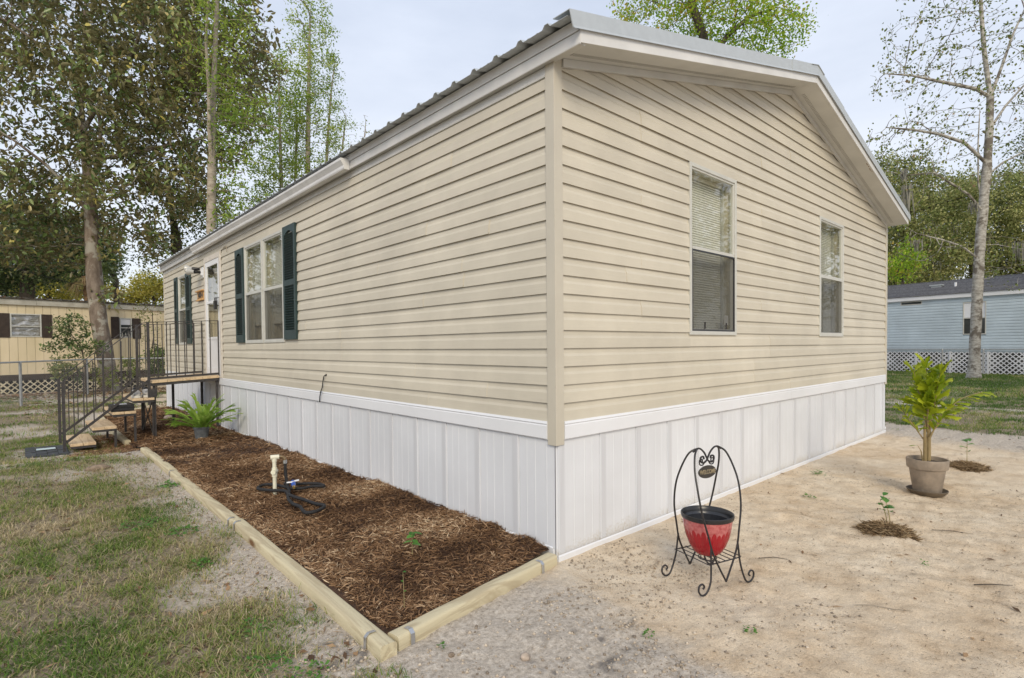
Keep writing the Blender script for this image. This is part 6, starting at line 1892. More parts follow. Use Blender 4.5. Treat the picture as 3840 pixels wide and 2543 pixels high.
def branches(pos, par, r_base, r_tip, flare=None, taper=0.0):
    n = len(pos)
    kids = [[] for _ in range(n)]
    for i, p in enumerate(par):
        if p >= 0: kids[p].append(i)
    order = []
    st = [i for i in range(n) if par[i] < 0]
    while st:
        i = st.pop(); order.append(i); st += kids[i]
    tips = np.zeros(n)
    for i in reversed(order):
        tips[i] = 1 if not kids[i] else sum(tips[k] for k in kids[i])
    e = math.log(max(tips.max(), 2)) / math.log(r_base / r_tip)
    r = r_tip * tips ** (1 / e)
    if taper:
        h = np.clip((pos[:, 2] - pos[:, 2].min()) / (np.ptp(pos[:, 2]) + 1e-6), 0, 1)
        r = np.maximum(r_tip * 0.6, r * (1 - taper * sst(h, 0.15, 0.75)))
    dist = np.zeros(n)
    V, F = [], []
    off = 0
    chains = []
    stack = [(i, None) for i in range(n) if par[i] < 0]
    while stack:
        i, frm = stack.pop()
        ch = [frm] if frm is not None else []
        while True:
            ch.append(i)
            if not kids[i]: break
            ks = sorted(kids[i], key=lambda k: -tips[k])
            for k in ks[1:]: stack.append((k, i))
            i = ks[0]
        chains.append(ch)
    for ch in chains:
        p = pos[ch].copy()
        if len(ch) < 2: continue
        rr_ = r[ch].copy()
        if par[ch[0]] >= 0 or len(ch) < 3 or True:
            if r[ch[0]] > rr_[1] * 1.6: rr_[0] = rr_[1] * 1.25
        if flare is not None and par[ch[0]] < 0:
            hgt = p[:, 2] - p[0, 2]; rr_ = rr_ * (1 + flare * np.exp(-np.maximum(hgt, 0) / 0.45))
        rr_[-1] *= 0.5
        m = rr_.max(); ns = 12 if m > 0.12 else 7 if m > 0.035 else 4 if m > 0.012 else 3
        t = np.gradient(p, axis=0); t /= np.linalg.norm(t, axis=1)[:, None] + 1e-9
        ref = np.array([0.31, 0.17, 0.94]) if abs(t[0] @ np.array([0.31, 0.17, 0.94])) < 0.9 else np.array([1.0, 0, 0])
        a = np.zeros_like(p); a0 = np.cross(t[0], ref)
        for q in range(len(p)):
            a0 = a0 - t[q] * (a0 @ t[q]); a0 /= np.linalg.norm(a0) + 1e-9; a[q] = a0
        b = np.cross(t, a)
        th = np.arange(ns) * 2 * np.pi / ns
        ring = p[:, None, :] + rr_[:, None, None] * (np.cos(th)[None, :, None] * a[:, None, :] + np.sin(th)[None, :, None] * b[:, None, :])
        if m > 0.12: ring += rng.normal(0, 0.025, ring.shape[:2])[:, :, None] * (ring - p[:, None, :])
        V.append(ring.reshape(-1, 3))
        k = np.arange(ns)
        for q in range(len(p) - 1):
            F.append(np.stack([off + q * ns + k, off + q * ns + (k + 1) % ns, off + (q + 1) * ns + (k + 1) % ns, off + (q + 1) * ns + k], 1))
        off += len(p) * ns
    return np.concatenate(V), np.concatenate(F), r, tips


def leaf_cloud(anchor, dirs, total, spread, ln, wd, droop=0.0, kind='ellip', fold=0.18, jitter=0.35, tone_noise=0.35, along=0.5, lens_=0.35):
    n = total
    pick = rng.integers(0, len(anchor), n)
    c = anchor[pick] + rng.normal(0, spread, (n, 3))
    d = dirs[pick] * along + rng.normal(0, 1, (n, 3)); d[:, 2] -= droop
    d /= np.linalg.norm(d, axis=1)[:, None]
    up = rng.normal(0, 0.7, (n, 3)) + np.array([0, 0, 1.0]); s = np.cross(d, up); s /= np.linalg.norm(s, axis=1)[:, None] + 1e-9; u = np.cross(s, d)
    L_ = (ln * (1 + rng.normal(0, lens_ * 0.6, n)).clip(0.45, 1.7))[:, None]; W_ = L_ * (wd / ln)
    tone = np.clip(0.5 + (fbm(c[:, 0] * 0.7 + c[:, 1] * 0.5, c[:, 2] * 0.9, 3) - 0.5) * tone_noise * 2 + rng.normal(0, jitter * 0.5, n), 0, 1)
    if kind == 'quad':
        V = np.stack([c, c + d * L_ * 0.5 + s * W_ * 0.5 + u * W_ * fold, c + d * L_, c + d * L_ * 0.5 - s * W_ * 0.5 + u * W_ * fold], 1)
        b0 = (np.arange(n) * 4)[:, None]; F = [b0 + np.array([[0, 1, 2, 3]])]
    else:
        V = np.stack([c, c + d * L_ * .32 + s * W_ * .42 + u * W_ * fold, c + d * L_ * .7 + s * W_ * .40 + u * W_ * fold, c + d * L_ - u * L_ * 0.06, c + d * L_ * .7 - s * W_ * .40 + u * W_ * fold, c + d * L_ * .32 - s * W_ * .42 + u * W_ * fold], 1)
        b0 = (np.arange(n) * 6)[:, None]; F = [b0 + np.array([[0, 1, 2, 3]]), b0 + np.array([[0, 3, 4, 5]])]
    return V.reshape(-1, 3), F, np.repeat(tone, V.shape[1])


def tree(name, lab, cat, lines, att, D, di, dk, r_base, r_tip, bark, leaf_m, leaf, group=None, twig_r=6, flare=None, leaf_every=1.0, bias=0.0, maxn=5200, iters=140, taper=0.0):
    pos, par = colonize(att, lines, D, di, dk, bias=bias, maxn=maxn, iters=iters)
    V, F, r, tips = branches(pos, par, r_base, r_tip, flare, taper)
    base = np.array(lines[0][0][0])
    root = thing(name, lab, cat, tuple(base), group)
    link('trunk', np_mesh('trunk', V - base, [F], bark, smooth=True), root)
    sel = (tips <= twig_r) & (rng.random(len(pos)) < leaf_every)
    sel[:len(lines[0][0])] = False
    dirs = np.zeros_like(pos); m = par >= 0; dirs[m] = pos[m] - pos[par[m]]; dirs /= np.linalg.norm(dirs, axis=1)[:, None] + 1e-9
    if leaf:
        lv, lf, tone = leaf_cloud(pos[sel], dirs[sel], **leaf)
        o = link('crown', np_mesh('crown', lv - base, lf, leaf_m, tone), root)
    return root, pos, r


def px_line(pts, dep, z0=None):
    P = [at(a, b, dep if not isinstance(dep, (list, tuple)) else dep[i]) for i, (a, b) in enumerate(pts)]
    if z0 is not None: P[0][2] = z0
    return P


M_BARK_MAG = bark_mat('magnolia_bark', (0.13, 0.10, 0.078), (0.25, 0.205, 0.165), scale=7, patch=(0.33, 0.31, 0.265), bump=0.8)
M_BARK_PALE = bark_mat('pale_smooth_bark', (0.24, 0.20, 0.155), (0.40, 0.35, 0.28), scale=6, stretch=(1, 1, 2.5), bump=0.3)
M_BARK_DARK = bark_mat('dark_bark', (0.055, 0.045, 0.037), (0.12, 0.10, 0.08), scale=8)
M_BARK_BIRCH = bark_mat('blotchy_white_bark', (0.24, 0.22, 0.19), (0.50, 0.48, 0.43), scale=6, stretch=(1, 1, 2.2), patch=(0.16, 0.14, 0.115), bump=0.4)
M_LEAF_MAG = tone_mat('magnolia_leaf', [(0, (0.072, 0.120, 0.036)), (0.45, (0.157, 0.226, 0.064)), (0.78, (0.300, 0.353, 0.120)), (0.93, (0.480, 0.374, 0.143)), (1, (0.620, 0.540, 0.150))], 0.28, 0.28, back=(0.24, 0.215, 0.10), spec=0.5)
M_LEAF_LIGHT = tone_mat('spring_leaf', [(0, (0.130, 0.221, 0.036)), (0.5, (0.286, 0.403, 0.065)), (1, (0.520, 0.572, 0.130))], 0.55, 0.45)
M_LEAF_BRIGHT = tone_mat('maple_leaf', [(0, (0.163, 0.312, 0.025)), (0.5, (0.338, 0.525, 0.044)), (0.85, (0.550, 0.600, 0.075)), (1, (0.575, 0.413, 0.075))], 0.5, 0.5)
M_LEAF_OLIVE = tone_mat('olive_leaf', [(0, (0.094, 0.138, 0.035)), (0.5, (0.200, 0.244, 0.062)), (0.9, (0.250, 0.269, 0.088)), (1, (0.325, 0.237, 0.125))], 0.6, 0.35)
M_LEAF_OAK = tone_mat('oak_leaf', [(0, (0.105, 0.150, 0.046)), (0.5, (0.264, 0.302, 0.099)), (0.9, (0.510, 0.491, 0.194)), (1, (0.620, 0.614, 0.299))], 0.6, 0.3)
M_LEAF_DARK = tone_mat('dark_evergreen_leaf', [(0, (0.037, 0.068, 0.029)), (0.6, (0.103, 0.155, 0.056)), (1, (0.248, 0.290, 0.103))], 0.45, 0.15)
M_LEAF_YEL = tone_mat('yellow_green_leaf', [(0, (0.20, 0.23, 0.04)), (0.5, (0.40, 0.38, 0.07)), (1, (0.58, 0.50, 0.14))], 0.6, 0.5)
M_MOSS = tone_mat('spanish_moss', [(0, (0.17, 0.165, 0.135)), (1, (0.34, 0.33, 0.28))], 0.95, 0.2)

# 1 the big magnolia in front of the tan trailer
dm = 18.0
trunk = px_line([(255, 903), (248, 850), (240, 800), (230, 750), (223, 700), (218, 640), (214, 570), (211, 500), (206, 430), (200, 370), (193, 300), (187, 240), (192, 160), (196, 60), (200, -60), (203, -190)], dm, -0.03)
fork1 = px_line([(206, 430), (228, 372), (233, 300), (229, 262), (200, 225), (178, 192), (120, 130), (67, 84), (10, 46), (-40, 20)], [18, 17.8, 17.5, 17.3, 17, 16.8, 16.4, 16, 15.7, 15.4])
fork2 = px_line([(211, 500), (165, 440), (105, 380), (40, 330), (-20, 290)], [18, 17.5, 17.0, 16.5, 16.2])
fork3 = px_line([(200, 370), (280, 360), (350, 345), (420, 330), (480, 318)], [18, 18, 17.8, 17.5, 17.2])
fork4 = px_line([(193, 300), (250, 210), (300, 140), (330, 60), (360, -40)], [18, 17.6, 17.3, 17, 17])
att = np.concatenate([ell(190, 90, dm, 280, 260, 4.0, 1500), ell(420, 180, dm, 200, 210, 3.4, 1050), ell(520, 90, dm, 120, 150, 2.4, 380), ell(60, 440, dm - 0.6, 150, 150, 2.8, 520), ell(370, 420, dm, 140, 90, 2.4, 420), ell(330, 535, dm - 0.3, 70, 45, 1.3, 90), ell(300, 705, dm - 0.7, 28, 38, 0.5, 40), ell(40, 560, dm + 0.5, 110, 80, 2.0, 240), ell(215, 260, dm - 2.3, 75, 230, 0.8, 170)])
att = att[att[:, 2] > 3.2 - 1.5 * (np.arange(len(att)) < 0)]
magnolia, mp_, mr_ = tree('magnolia_tree', 'large spreading magnolia with dark glossy leaves and stout grey trunk', 'tree', [(trunk, None), (fork1, 1), (fork2, 1), (fork3, 1), (fork4, 1)], att, 0.30, 3.2, 0.42, 0.235, 0.0095, M_BARK_MAG, M_LEAF_MAG,
     dict(total=35000, spread=0.18, ln=0.195, wd=0.086, droop=0.25, jitter=0.5, along=0.7), flare=0.30, twig_r=6, taper=0.5, leaf_every=0.4)

# 2 slim pale trunk between the magnolia and the house
ds = 15.6
tr2 = px_line([(487, 640), (488, 540), (489, 460), (490, 380), (492, 300), (494, 200), (498, 100), (502, 0), (506, -90), (508, -180)], ds, 0.0)
br = px_line([(490, 385), (484, 300), (483, 200), (476, 100), (482, -20)], [15.6, 15.4, 15.3, 15.2, 15.2])
att = np.concatenate([ell(520, 60, ds, 75, 190, 1.4, 130), ell(570, 290, ds + .3, 95, 110, 1.2, 90), ell(565, 470, ds + .2, 80, 70, 1.0, 60), ell(470, 150, ds - .3, 50, 120, 1.0, 40), ell(520, -120, ds, 90, 90, 1.4, 60)])
tree('slender_tree', 'tall slim tree with a pale straight trunk rising behind the house end', 'tree', [(tr2, None), (br, 1)], att, 0.22, 2.6, 0.32, 0.125, 0.0085, M_BARK_PALE, M_LEAF_LIGHT, dict(total=4600, spread=0.14, ln=0.11, wd=0.046, droop=0.2), twig_r=6)

# 3 light green spindly trees behind the roof
def spindly(lab, base, dep, pts, atts, rb, per, ln=0.085, leaf_m=M_LEAF_LIGHT, every=0.9):
    t_ = px_line(pts, dep, 0.0)
    a = np.concatenate([ell(x, y, dep, rx, ry, rd, n) for x, y, rx, ry, rd, n in atts])
    return tree('spindly_tree', lab, 'tree', [(t_, None)], a, 0.26, 2.4, 0.36, rb, 0.0085, M_BARK_PALE, leaf_m, dict(total=per, spread=0.16, ln=ln, wd=ln * 0.62, kind='quad', jitter=0.5), group='thin spring trees behind the roof', twig_r=6, leaf_every=every, bias=0.25)
spindly('tallest light green spring tree behind the long eave', 0, 25, [(711, 800), (711, 640), (712, 480), (712, 330), (714, 200), (716, 80), (718, 10)], [(725, 110, 62, 130, 1.8, 170), (730, 280, 60, 90, 1.6, 110), (700, 410, 50, 70, 1.3, 70)], 0.13, 6500, ln=0.10)
spindly('light green spring tree half hidden by the magnolia branches', 0, 24, [(655, 800), (655, 640), (652, 480), (648, 330), (645, 200), (648, 120)], [(650, 230, 60, 120, 1.6, 120), (640, 400, 70, 90, 1.5, 110), (620, 480, 60, 50, 1.2, 60)], 0.10, 8500, ln=0.10)
spindly('thin sapling with few leaves just right of the tallest spring tree', 0, 26, [(752, 800), (752, 600), (754, 440), (757, 330), (765, 220), (775, 140)], [(762, 230, 36, 110, 1.1, 60), (755, 360, 34, 50, 1.0, 36)], 0.075, 2300, every=0.7)
spindly('nearly bare sapling with leaning twigs close to the roof edge', 0, 27, [(782, 800), (783, 520), (786, 420), (793, 330), (800, 270)], [(800, 300, 40, 60, 1.1, 50), (790, 360, 30, 40, 0.9, 24)], 0.06, 380, every=0.22)
spindly('slim leafy stem left of the tallest spring tree', 0, 25.5, [(684, 800), (684, 600), (683, 420), (686, 300), (684, 190)], [(684, 300, 34, 120, 1.0, 90)], 0.07, 2200, every=0.8)
spindly('bare forked sapling furthest along the roof edge', 0, 28, [(832, 800), (833, 520), (836, 400), (842, 330), (846, 280)], [(850, 310, 34, 45, 1.0, 40)], 0.05, 60, every=0.08)

# 4 bright maple behind the gable ridge
tr4 = px_line([(1645, 900), (1645, 500), (1643, 260), (1640, 150), (1625, 80), (1600, 10), (1590, -90), (1585, -200)], 21, 0.0)
f4 = px_line([(1640, 150), (1680, 85), (1730, 40), (1790, 20)], [21, 21, 21.2, 21.3])
att = np.concatenate([ell(1560, 0, 21, 150, 85, 2.6, 420), ell(1690, 40, 21, 120, 95, 2.4, 420), ell(1800, 85, 21.3, 70, 62, 1.6, 190), ell(1780, 30, 21.3, 50, 40, 1.4, 70), ell(1600, -150, 21, 190, 130, 3.0, 420)])
tree('maple_tree', 'bright yellow green tree crown showing above the gable roof', 'tree', [(tr4, None), (f4, 1)], att, 0.26, 2.6, 0.34, 0.20, 0.006, M_BARK_DARK, M_LEAF_BRIGHT, dict(total=21000, spread=0.17, ln=0.10, wd=0.075, kind='quad', jitter=0.5), twig_r=6)

# 5 white barked tree on the right lawn
dr = 20.2
tr5 = px_line([(2252, 880), (2254, 800), (2258, 730), (2261, 660), (2264, 600), (2268, 545), (2273, 490), (2277, 440), (2283, 380), (2288, 300), (2290, 225), (2276, 120), (2270, 40), (2265, -60), (2262, -150)], dr, -0.03)
f5 = [px_line([(2264, 600), (2225, 570), (2180, 555), (2120, 540), (2080, 515)], [20.2, 20, 19.8, 19.6, 19.4]),
      px_line([(2273, 480), (2262, 420), (2262, 330), (2266, 250)], [20.2, 20.3, 20.4, 20.4]),
      px_line([(2273, 490), (2240, 450), (2200, 425), (2160, 400), (2100, 405), (2040, 395)], [20.2, 20.0, 19.8, 19.6, 19.5, 19.4]),
      px_line([(2290, 400), (2320, 375), (2360, 355), (2410, 335)], [20.2, 20.1, 20, 19.9]),
      px_line([(2288, 300), (2325, 245), (2370, 195), (2420, 150)], [20.2, 20.2, 20.1, 20]),
      px_line([(2290, 225), (2255, 205), (2180, 190), (2110, 175), (2040, 170)], [20.2, 20.1, 20, 19.9, 19.8]),
      px_line([(2290, 225), (2318, 150), (2342, 80), (2370, 20)], [20.2, 20.2, 20.2, 20.2]),
      px_line([(2283, 380), (2230, 330), (2170, 310), (2110, 300), (2050, 295)], [20.2, 20.0, 19.9, 19.8, 19.7])]
att = np.concatenate([ell(2180, 60, dr, 120, 110, 2.0, 255), ell(2120, 170, dr, 110, 60, 1.8, 204), ell(2110, 310, dr - .3, 105, 70, 1.8, 272), ell(2200, 270, dr, 100, 120, 1.8, 221), ell(2350, 150, dr, 90, 170, 1.8, 340), ell(2330, 360, dr, 80, 80, 1.6, 136), ell(2130, 430, dr - .4, 90, 50, 1.4, 119), ell(2150, 570, dr - .4, 70, 60, 1.2, 68), ell(2270, -60, dr, 160, 80, 2, 204), ell(2330, 600, dr, 60, 80, 1.2, 68)])
wt, wpos, wr = tree('white_barked_tree', 'tall white barked tree with sparse small leaves on the right lawn', 'tree', [(tr5, None)] + [(f, 1) for f in f5], att, 0.24, 2.4, 0.34, 0.165, 0.0070, M_BARK_BIRCH, M_LEAF_OLIVE, dict(total=4000, spread=0.10, ln=0.105, wd=0.075, kind='quad', droop=0.9, jitter=0.5), flare=0.5, twig_r=6, leaf_every=0.62)


def moss(parent, spots, n_each=26):
    V, F, T = [], [], []
    off = 0
    for (p, ln, sp_) in spots:
        for k in range(n_each):
            q = np.array(p) + np.array([rng.normal(0, sp_), rng.normal(0, sp_), rng.normal(0, 0.04)]); l2 = ln * (0.35 + 0.65 * rng.random()); w = 0.012 + 0.016 * rng.random()
            a = rng.random() * 6.28; s = np.array([math.cos(a), math.sin(a), 0]) * w
            sway = rng.normal(0, 0.05, 3); sway[2] = 0
            pts = [q + np.array([0, 0, -l2 * t]) + sway * t for t in (0, .3, .65, 1)]
            for i, (pt, wf) in enumerate(zip(pts, (0.6, 1.0, 0.8, 0.1))): V += [pt - s * wf, pt + s * wf]
            for i in range(3): F.append([off + 2 * i, off + 2 * i + 1, off + 2 * i + 3, off + 2 * i + 2])
            off += 8; T += [rng.random()] * 8
    base = np.array(parent.location)
    o = link('hanging_moss', np_mesh('hanging_moss', np.array(V) - base, [np.array(F)], M_MOSS, T), parent); o['kind'] = 'stuff'


moss(wt, [(at(2092, 430, 19.5), 1.25, 0.09), (at(2088, 395, 19.5), 0.5, 0.07), (at(2250, 470, 20), 0.5, 0.08), (at(2120, 555, 19.7), 0.45, 0.09), (at(2360, 560, 20), 0.9, 0.12)])

# 6 live oaks behind the blue house
def oak(lab, dep, trunk_px, blobs, per=7, group='oaks behind the blue house', leaf_m=M_LEAF_OAK, ln=0.17, D=0.55, rb=0.30, name='oak_tree', mossy=0):
    t_ = px_line(trunk_px, dep, 0.0)
    a = np.concatenate([ell(x, y, dep, rx, ry, rd, n) for x, y, rx, ry, rd, n in blobs])
    root, pos, r = tree(name, lab, 'tree', [(t_, None)], a, D, 5.5, 0.7, rb, 0.014, M_BARK_DARK, leaf_m, dict(total=per, spread=0.30, ln=ln, wd=ln * 0.62, kind='quad', jitter=0.55), group=group, twig_r=6)
    if mossy:
        tip = pos[(r < 0.03) & (pos[:, 2] > 3)]
        sp_ = tip[rng.integers(0, len(tip), mossy)]
        moss(root, [(p, 0.5 + 1.1 * rng.random(), 0.16) for p in sp_], 14)
    return root
oak('dense olive oak behind the left end of the blue house roof', 38, [(2120, 815), (2120, 700), (2115, 600), (2110, 520), (2105, 450)], [(2110, 520, 130, 125, 4.5, 520), (2060, 430, 80, 70, 3, 200), (2100, 620, 110, 50, 3.5, 190)], per=34000, mossy=16)
oak('broad mossy oak behind the white barked tree', 41, [(2260, 815), (2258, 700), (2250, 600), (2245, 500)], [(2240, 500, 140, 100, 4.5, 520), (2290, 600, 120, 70, 4, 300), (2180, 610, 90, 60, 3.5, 170)], per=32000, mossy=22)
oak('tall oak at the right edge behind the blue house', 40, [(2395, 815), (2392, 650), (2390, 500), (2388, 400)], [(2370, 500, 90, 90, 4, 320), (2380, 590, 90, 70, 4, 220), (2430, 420, 90, 90, 4, 260)], per=26000, mossy=18)
oak('far oak filling the gap low behind the house corner', 52, [(2060, 812), (2060, 720), (2062, 640)], [(2050, 600, 70, 70, 4, 200), (2075, 660, 80, 40, 4, 120)], per=9000, leaf_m=M_LEAF_DARK)
oak('dark pine bough tree at the right edge of the sky', 30, [(2440, 812), (2440, 600), (2438, 400), (2436, 250)], [(2385, 330, 30, 50, 1.2, 70), (2440, 280, 60, 90, 2, 120)], per=4000, leaf_m=M_LEAF_DARK, D=0.35, rb=0.2, name='pine_tree', group=None, ln=0.12)
oak('small bright leaved tree in front of the dark oak by house corner', 33, [(2085, 812), (2086, 720), (2088, 660)], [(2085, 610, 45, 50, 1.5, 90), (2120, 600, 30, 30, 1, 30)], per=1500, leaf_m=M_LEAF_BRIGHT, D=0.35, rb=0.1, name='young_tree', group=None, ln=0.16)

# 7 vegetation behind and beside the tan trailer
oak('dark leafy oak behind the left end of the tan trailer', 27, [(60, 815), (62, 700), (66, 600), (70, 500)], [(60, 560, 140, 90, 3.5, 520), (190, 600, 60, 60, 2.5, 150), (-60, 600, 90, 90, 3, 200)], per=28000, leaf_m=M_LEAF_DARK, group='trees behind the tan trailer', ln=0.15, D=0.4)
oak('yellow green sunlit tree glimpsed low behind the trailer roof', 36, [(110, 815), (110, 740), (112, 690)], [(90, 660, 110, 38, 2.5, 240), (190, 665, 70, 28, 2, 110)], per=9000, leaf_m=M_LEAF_YEL, group='trees behind the tan trailer', ln=0.2, rb=0.15)
oak('pale yellow tree behind the right end of the tan trailer', 40, [(355, 815), (355, 740), (356, 690)], [(352, 665, 38, 32, 2, 120), (310, 690, 45, 16, 1.5, 60)], per=6000, leaf_m=M_LEAF_YEL, group='trees behind the tan trailer', ln=0.17, rb=0.12)
oak('dark twisted oak behind the far end of house', 21, [(412, 815), (412, 640), (408, 560), (402, 520), (395, 470)], [(440, 470, 70, 60, 1.8, 170), (520, 500, 50, 45, 1.5, 90), (395, 560, 50, 32, 1.3, 70), (340, 590, 50, 18, 1.0, 30)], per=4500, leaf_m=M_LEAF_OLIVE, group=None, ln=0.11, D=0.28, rb=0.21)
oak('leafy green tree showing between the magnolia trunk and fence', 29, [(270, 815), (270, 720), (268, 650)], [(215, 560, 60, 70, 2, 200), (160, 530, 60, 40, 2, 100)], per=7000, leaf_m=M_LEAF_OLIVE, group='trees behind the tan trailer', ln=0.14, D=0.4, rb=0.14)

# trees standing on the open side of the yard; the windows mirror them
def yard_tree(lab, x, y, h, rad, n_att, total, leaf_m, ln):
    base = np.array([x, y, -0.03])
    v = rng.normal(size=(n_att, 3)); v /= np.linalg.norm(v, axis=1)[:, None]; v *= (rng.random(n_att) ** (1 / 3))[:, None]
    a = base + np.array([0, 0, h * 0.58]) + v * np.array([rad, rad, h * 0.40])
    tr_ = [base, base + np.array([0.1, 0, h * 0.2]), base + np.array([0, 0.15, h * 0.5])]
    return tree('yard_tree', lab, 'tree', [(tr_, None)], a, 0.5, 5.5, 0.65, 0.22, 0.012, M_BARK_DARK, leaf_m, dict(total=total, spread=0.3, ln=ln, wd=ln * 0.55, kind='quad', jitter=0.5), group='trees mirrored in the windows', twig_r=6, leaf_every=0.6)
yard_tree('yard tree across the sand, mirrored in the nearer gable window', 15.5, -8.0, 12, 3.2, 260, 6500, M_LEAF_OLIVE, 0.22)
yard_tree('yard tree far across the sand, mirrored in the farther gable window', 26.5, -7.4, 13, 3.4, 260, 6500, M_LEAF_OLIVE, 0.24)
yard_tree('yard tree beyond the tan trailer, mirrored in the double window', -7.5, 26.0, 13, 3.8, 260, 6500, M_LEAF_OLIVE, 0.24)

# cabbage palm behind the trailer roof
cx_, cy_, cz_ = at(206, 640, 25.5)
cpalm = thing('cabbage_palm', 'shaggy fan palm head above the tan trailer roof', 'palm', (cx_, cy_, 0))
mb = MB(); mb.tube([(cx_, cy_, -0.05), (cx_ + 0.05, cy_, 2.0), (cx_, cy_, cz_ - 0.3), (cx_, cy_, cz_)], [0.22, 0.20, 0.25, 0.30], 14); mb.build('trunk', mat('palm_trunk_fibre', (0.26, 0.16, 0.08), 0.9, 0.35, 8, bump=0.8), cpalm, smooth=True)
V, F, T = [], [], []
off = 0
for i in range(34):
    az = i * 2.4; el = rng.uniform(-0.9, 1.2); L0 = rng.uniform(0.5, 0.8)
    d0 = np.array([math.cos(az) * math.cos(el), math.sin(az) * math.cos(el), math.sin(el)])
    hub = np.array([cx_, cy_, cz_]) + d0 * L0
    s = np.cross(d0, [0, 0, 1]); s /= np.linalg.norm(s) + 1e-9; u = np.cross(s, d0)
    dead = 0.0 if el > -0.2 else 1.0
    V += [hub - d0 * L0 - s * .015, hub - d0 * L0 + s * .015, hub + s * .015, hub - s * .015]; F.append([off, off + 1, off + 2, off + 3]); T += [0.45 + dead * 0.5] * 4; off += 4
    for k in range(17):
        a = (k - 8) * 0.2
        dd = d0 * math.cos(a) + s * math.sin(a); l2 = rng.uniform(0.5, 0.75) * (1 - 0.25 * abs(a))
        tip = hub + dd * l2 - np.array([0, 0, 1]) * l2 * rng.uniform(0.2, 0.6); mid = hub + dd * l2 * 0.55
        w = np.cross(dd, u); w = w / (np.linalg.norm(w) + 1e-9) * 0.022
        V += [hub, mid - w, tip, mid + w]; F.append([off, off + 1, off + 2, off + 3]); T += [np.clip(rng.uniform(0.1, 0.55) + dead * 0.45, 0, 1)] * 4; off += 4
M_FAN = tone_mat('fan_palm_leaf', [(0, (0.05, 0.085, 0.02)), (0.5, (0.14, 0.18, 0.05)), (0.7, (0.25, 0.20, 0.09)), (1, (0.30, 0.21, 0.11))], 0.5, 0.25)
link('crown', np_mesh('crown', np.array(V) - np.array([cx_, cy_, 0]), [np.array(F)], M_FAN, T), cpalm)

# shrubs in front of the tan trailer
def shrub(lab, base_px, dep, stems, blobs, leaf_m, per, ln, name='shrub', D=0.12, rb=0.02, group='bushes along the wire fence'):
    b = at(base_px[0], base_px[1], dep); b[2] = 0.0
    lines = [([b] + px_line(stems, dep), None)]
    a = np.concatenate([ell(x, y, dep, rx, ry, rd, n) for x, y, rx, ry, rd, n in blobs])
    return tree(name, lab, 'shrub', lines, a, D, 1.6, 0.16, rb, 0.003, M_BARK_DARK, leaf_m, dict(total=per, spread=0.055, ln=ln, wd=ln * 0.45, jitter=0.5), group=group, twig_r=6)[0]
shrub('leafy sapling leaning left over the wire fence beside the magnolia', (196, 890), 16.6, [(196, 850), (190, 810), (170, 780)], [(165, 760, 45, 38, 0.5, 130), (135, 800, 45, 16, 0.4, 50), (205, 805, 40, 26, 0.5, 80), (130, 850, 8, 40, 0.2, 20)], M_LEAF_DARK, 1500, 0.10)
shrub('dark low bush between the wire fence and our house end', (362, 885), 18.2, [(362, 860), (362, 845)], [(365, 835, 26, 40, 0.5, 110)], M_LEAF_DARK, 1300, 0.085)
shrub('wispy weed growing up beside the trailer corner', (345, 885), 18.9, [(348, 840), (355, 780), (352, 720)], [(350, 760, 35, 60, 0.4, 60), (330, 720, 25, 30, 0.4, 25)], M_LEAF_OLIVE, 240, 0.075)
shrub('broad leaved sprout at the foot of the magnolia', (292, 905), 17.2, [(294, 880), (296, 850)], [(300, 845, 26, 30, 0.4, 40), (222, 860, 20, 28, 0.3, 26)], M_LEAF_OLIVE, 220, 0.16)
shrub('small tuft of weeds along the bottom of the trailer lattice', (150, 900), 16.4, [(150, 870)], [(150, 855, 30, 24, 0.4, 60)], M_LEAF_OLIVE, 400, 0.09)

# ------------------------------------------------------------------ lawns, litter, stones
def grass(name, pts, ln, wd, tone, m, flat=False):
    n = len(pts)
    az = rng.random(n) * 2 * np.pi; lay = rng.beta(2.2, 1.6, n)
    h = np.stack([np.cos(az), np.sin(az), 0 * az], 1); s = np.stack([-np.sin(az), np.cos(az), 0 * az], 1)
    L_ = ln[:, None]; W_ = wd[:, None]
    up = np.array([[0, 0, 1.0]])
    if flat: lay = 0.95 + 0.15 * rng.random(n); pts = pts + np.array([0, 0, 0.006])
    e1_ = (0.35 + 0.9 * lay)[:, None]
    mid = pts + (h * np.sin(e1_ * 0.8) + up * np.cos(e1_ * 0.8)) * L_ * 0.55
    tip = mid + (h * np.sin(e1_ * 1.45) + up * np.cos(e1_ * 1.45)) * L_ * 0.5
    tip[:, 2] = np.maximum(tip[:, 2], pts[:, 2] + 0.003)
    V = np.stack([pts - s * W_, pts + s * W_, mid + s * W_ * .8, mid - s * W_ * .8, tip], 1)
    b0 = (np.arange(n) * 5)[:, None]
    me = np_mesh(name, V.reshape(-1, 3), [b0 + np.array([[0, 1, 2, 3]]), b0 + np.array([[3, 2, 4]])], m, np.repeat(tone, 5))
    return tag(link(name, me), kind='stuff')


M_GRASS = tone_mat('lawn_grass', [(0, (0.080, 0.155, 0.026)), (0.35, (0.165, 0.255, 0.045)), (0.6, (0.27, 0.305, 0.082)), (0.75, (0.40, 0.33, 0.17)), (1, (0.60, 0.50, 0.33))], 0.7, 0.3)


def scatter(x0, x1, y0, y1, n, mask, power=1.0):
    x = x0 + (x1 - x0) * rng.random(n); y = y0 + (y1 - y0) * rng.random(n)
    k = rng.random(n) < mask(x, y) ** power
    x, y = x[k], y[k]
    return np.stack([x, y, ground_z(x, y) - 0.002], 1)


def tuft(x, y): return lawn_mask(x, y) * (0.15 + 0.85 * sst(0.6 * fbm(x * 3.1 + 2, y * 3.1, 4) + 0.4 * fbm(x * 11 + 2, y * 11, 2), 0.43, 0.58))


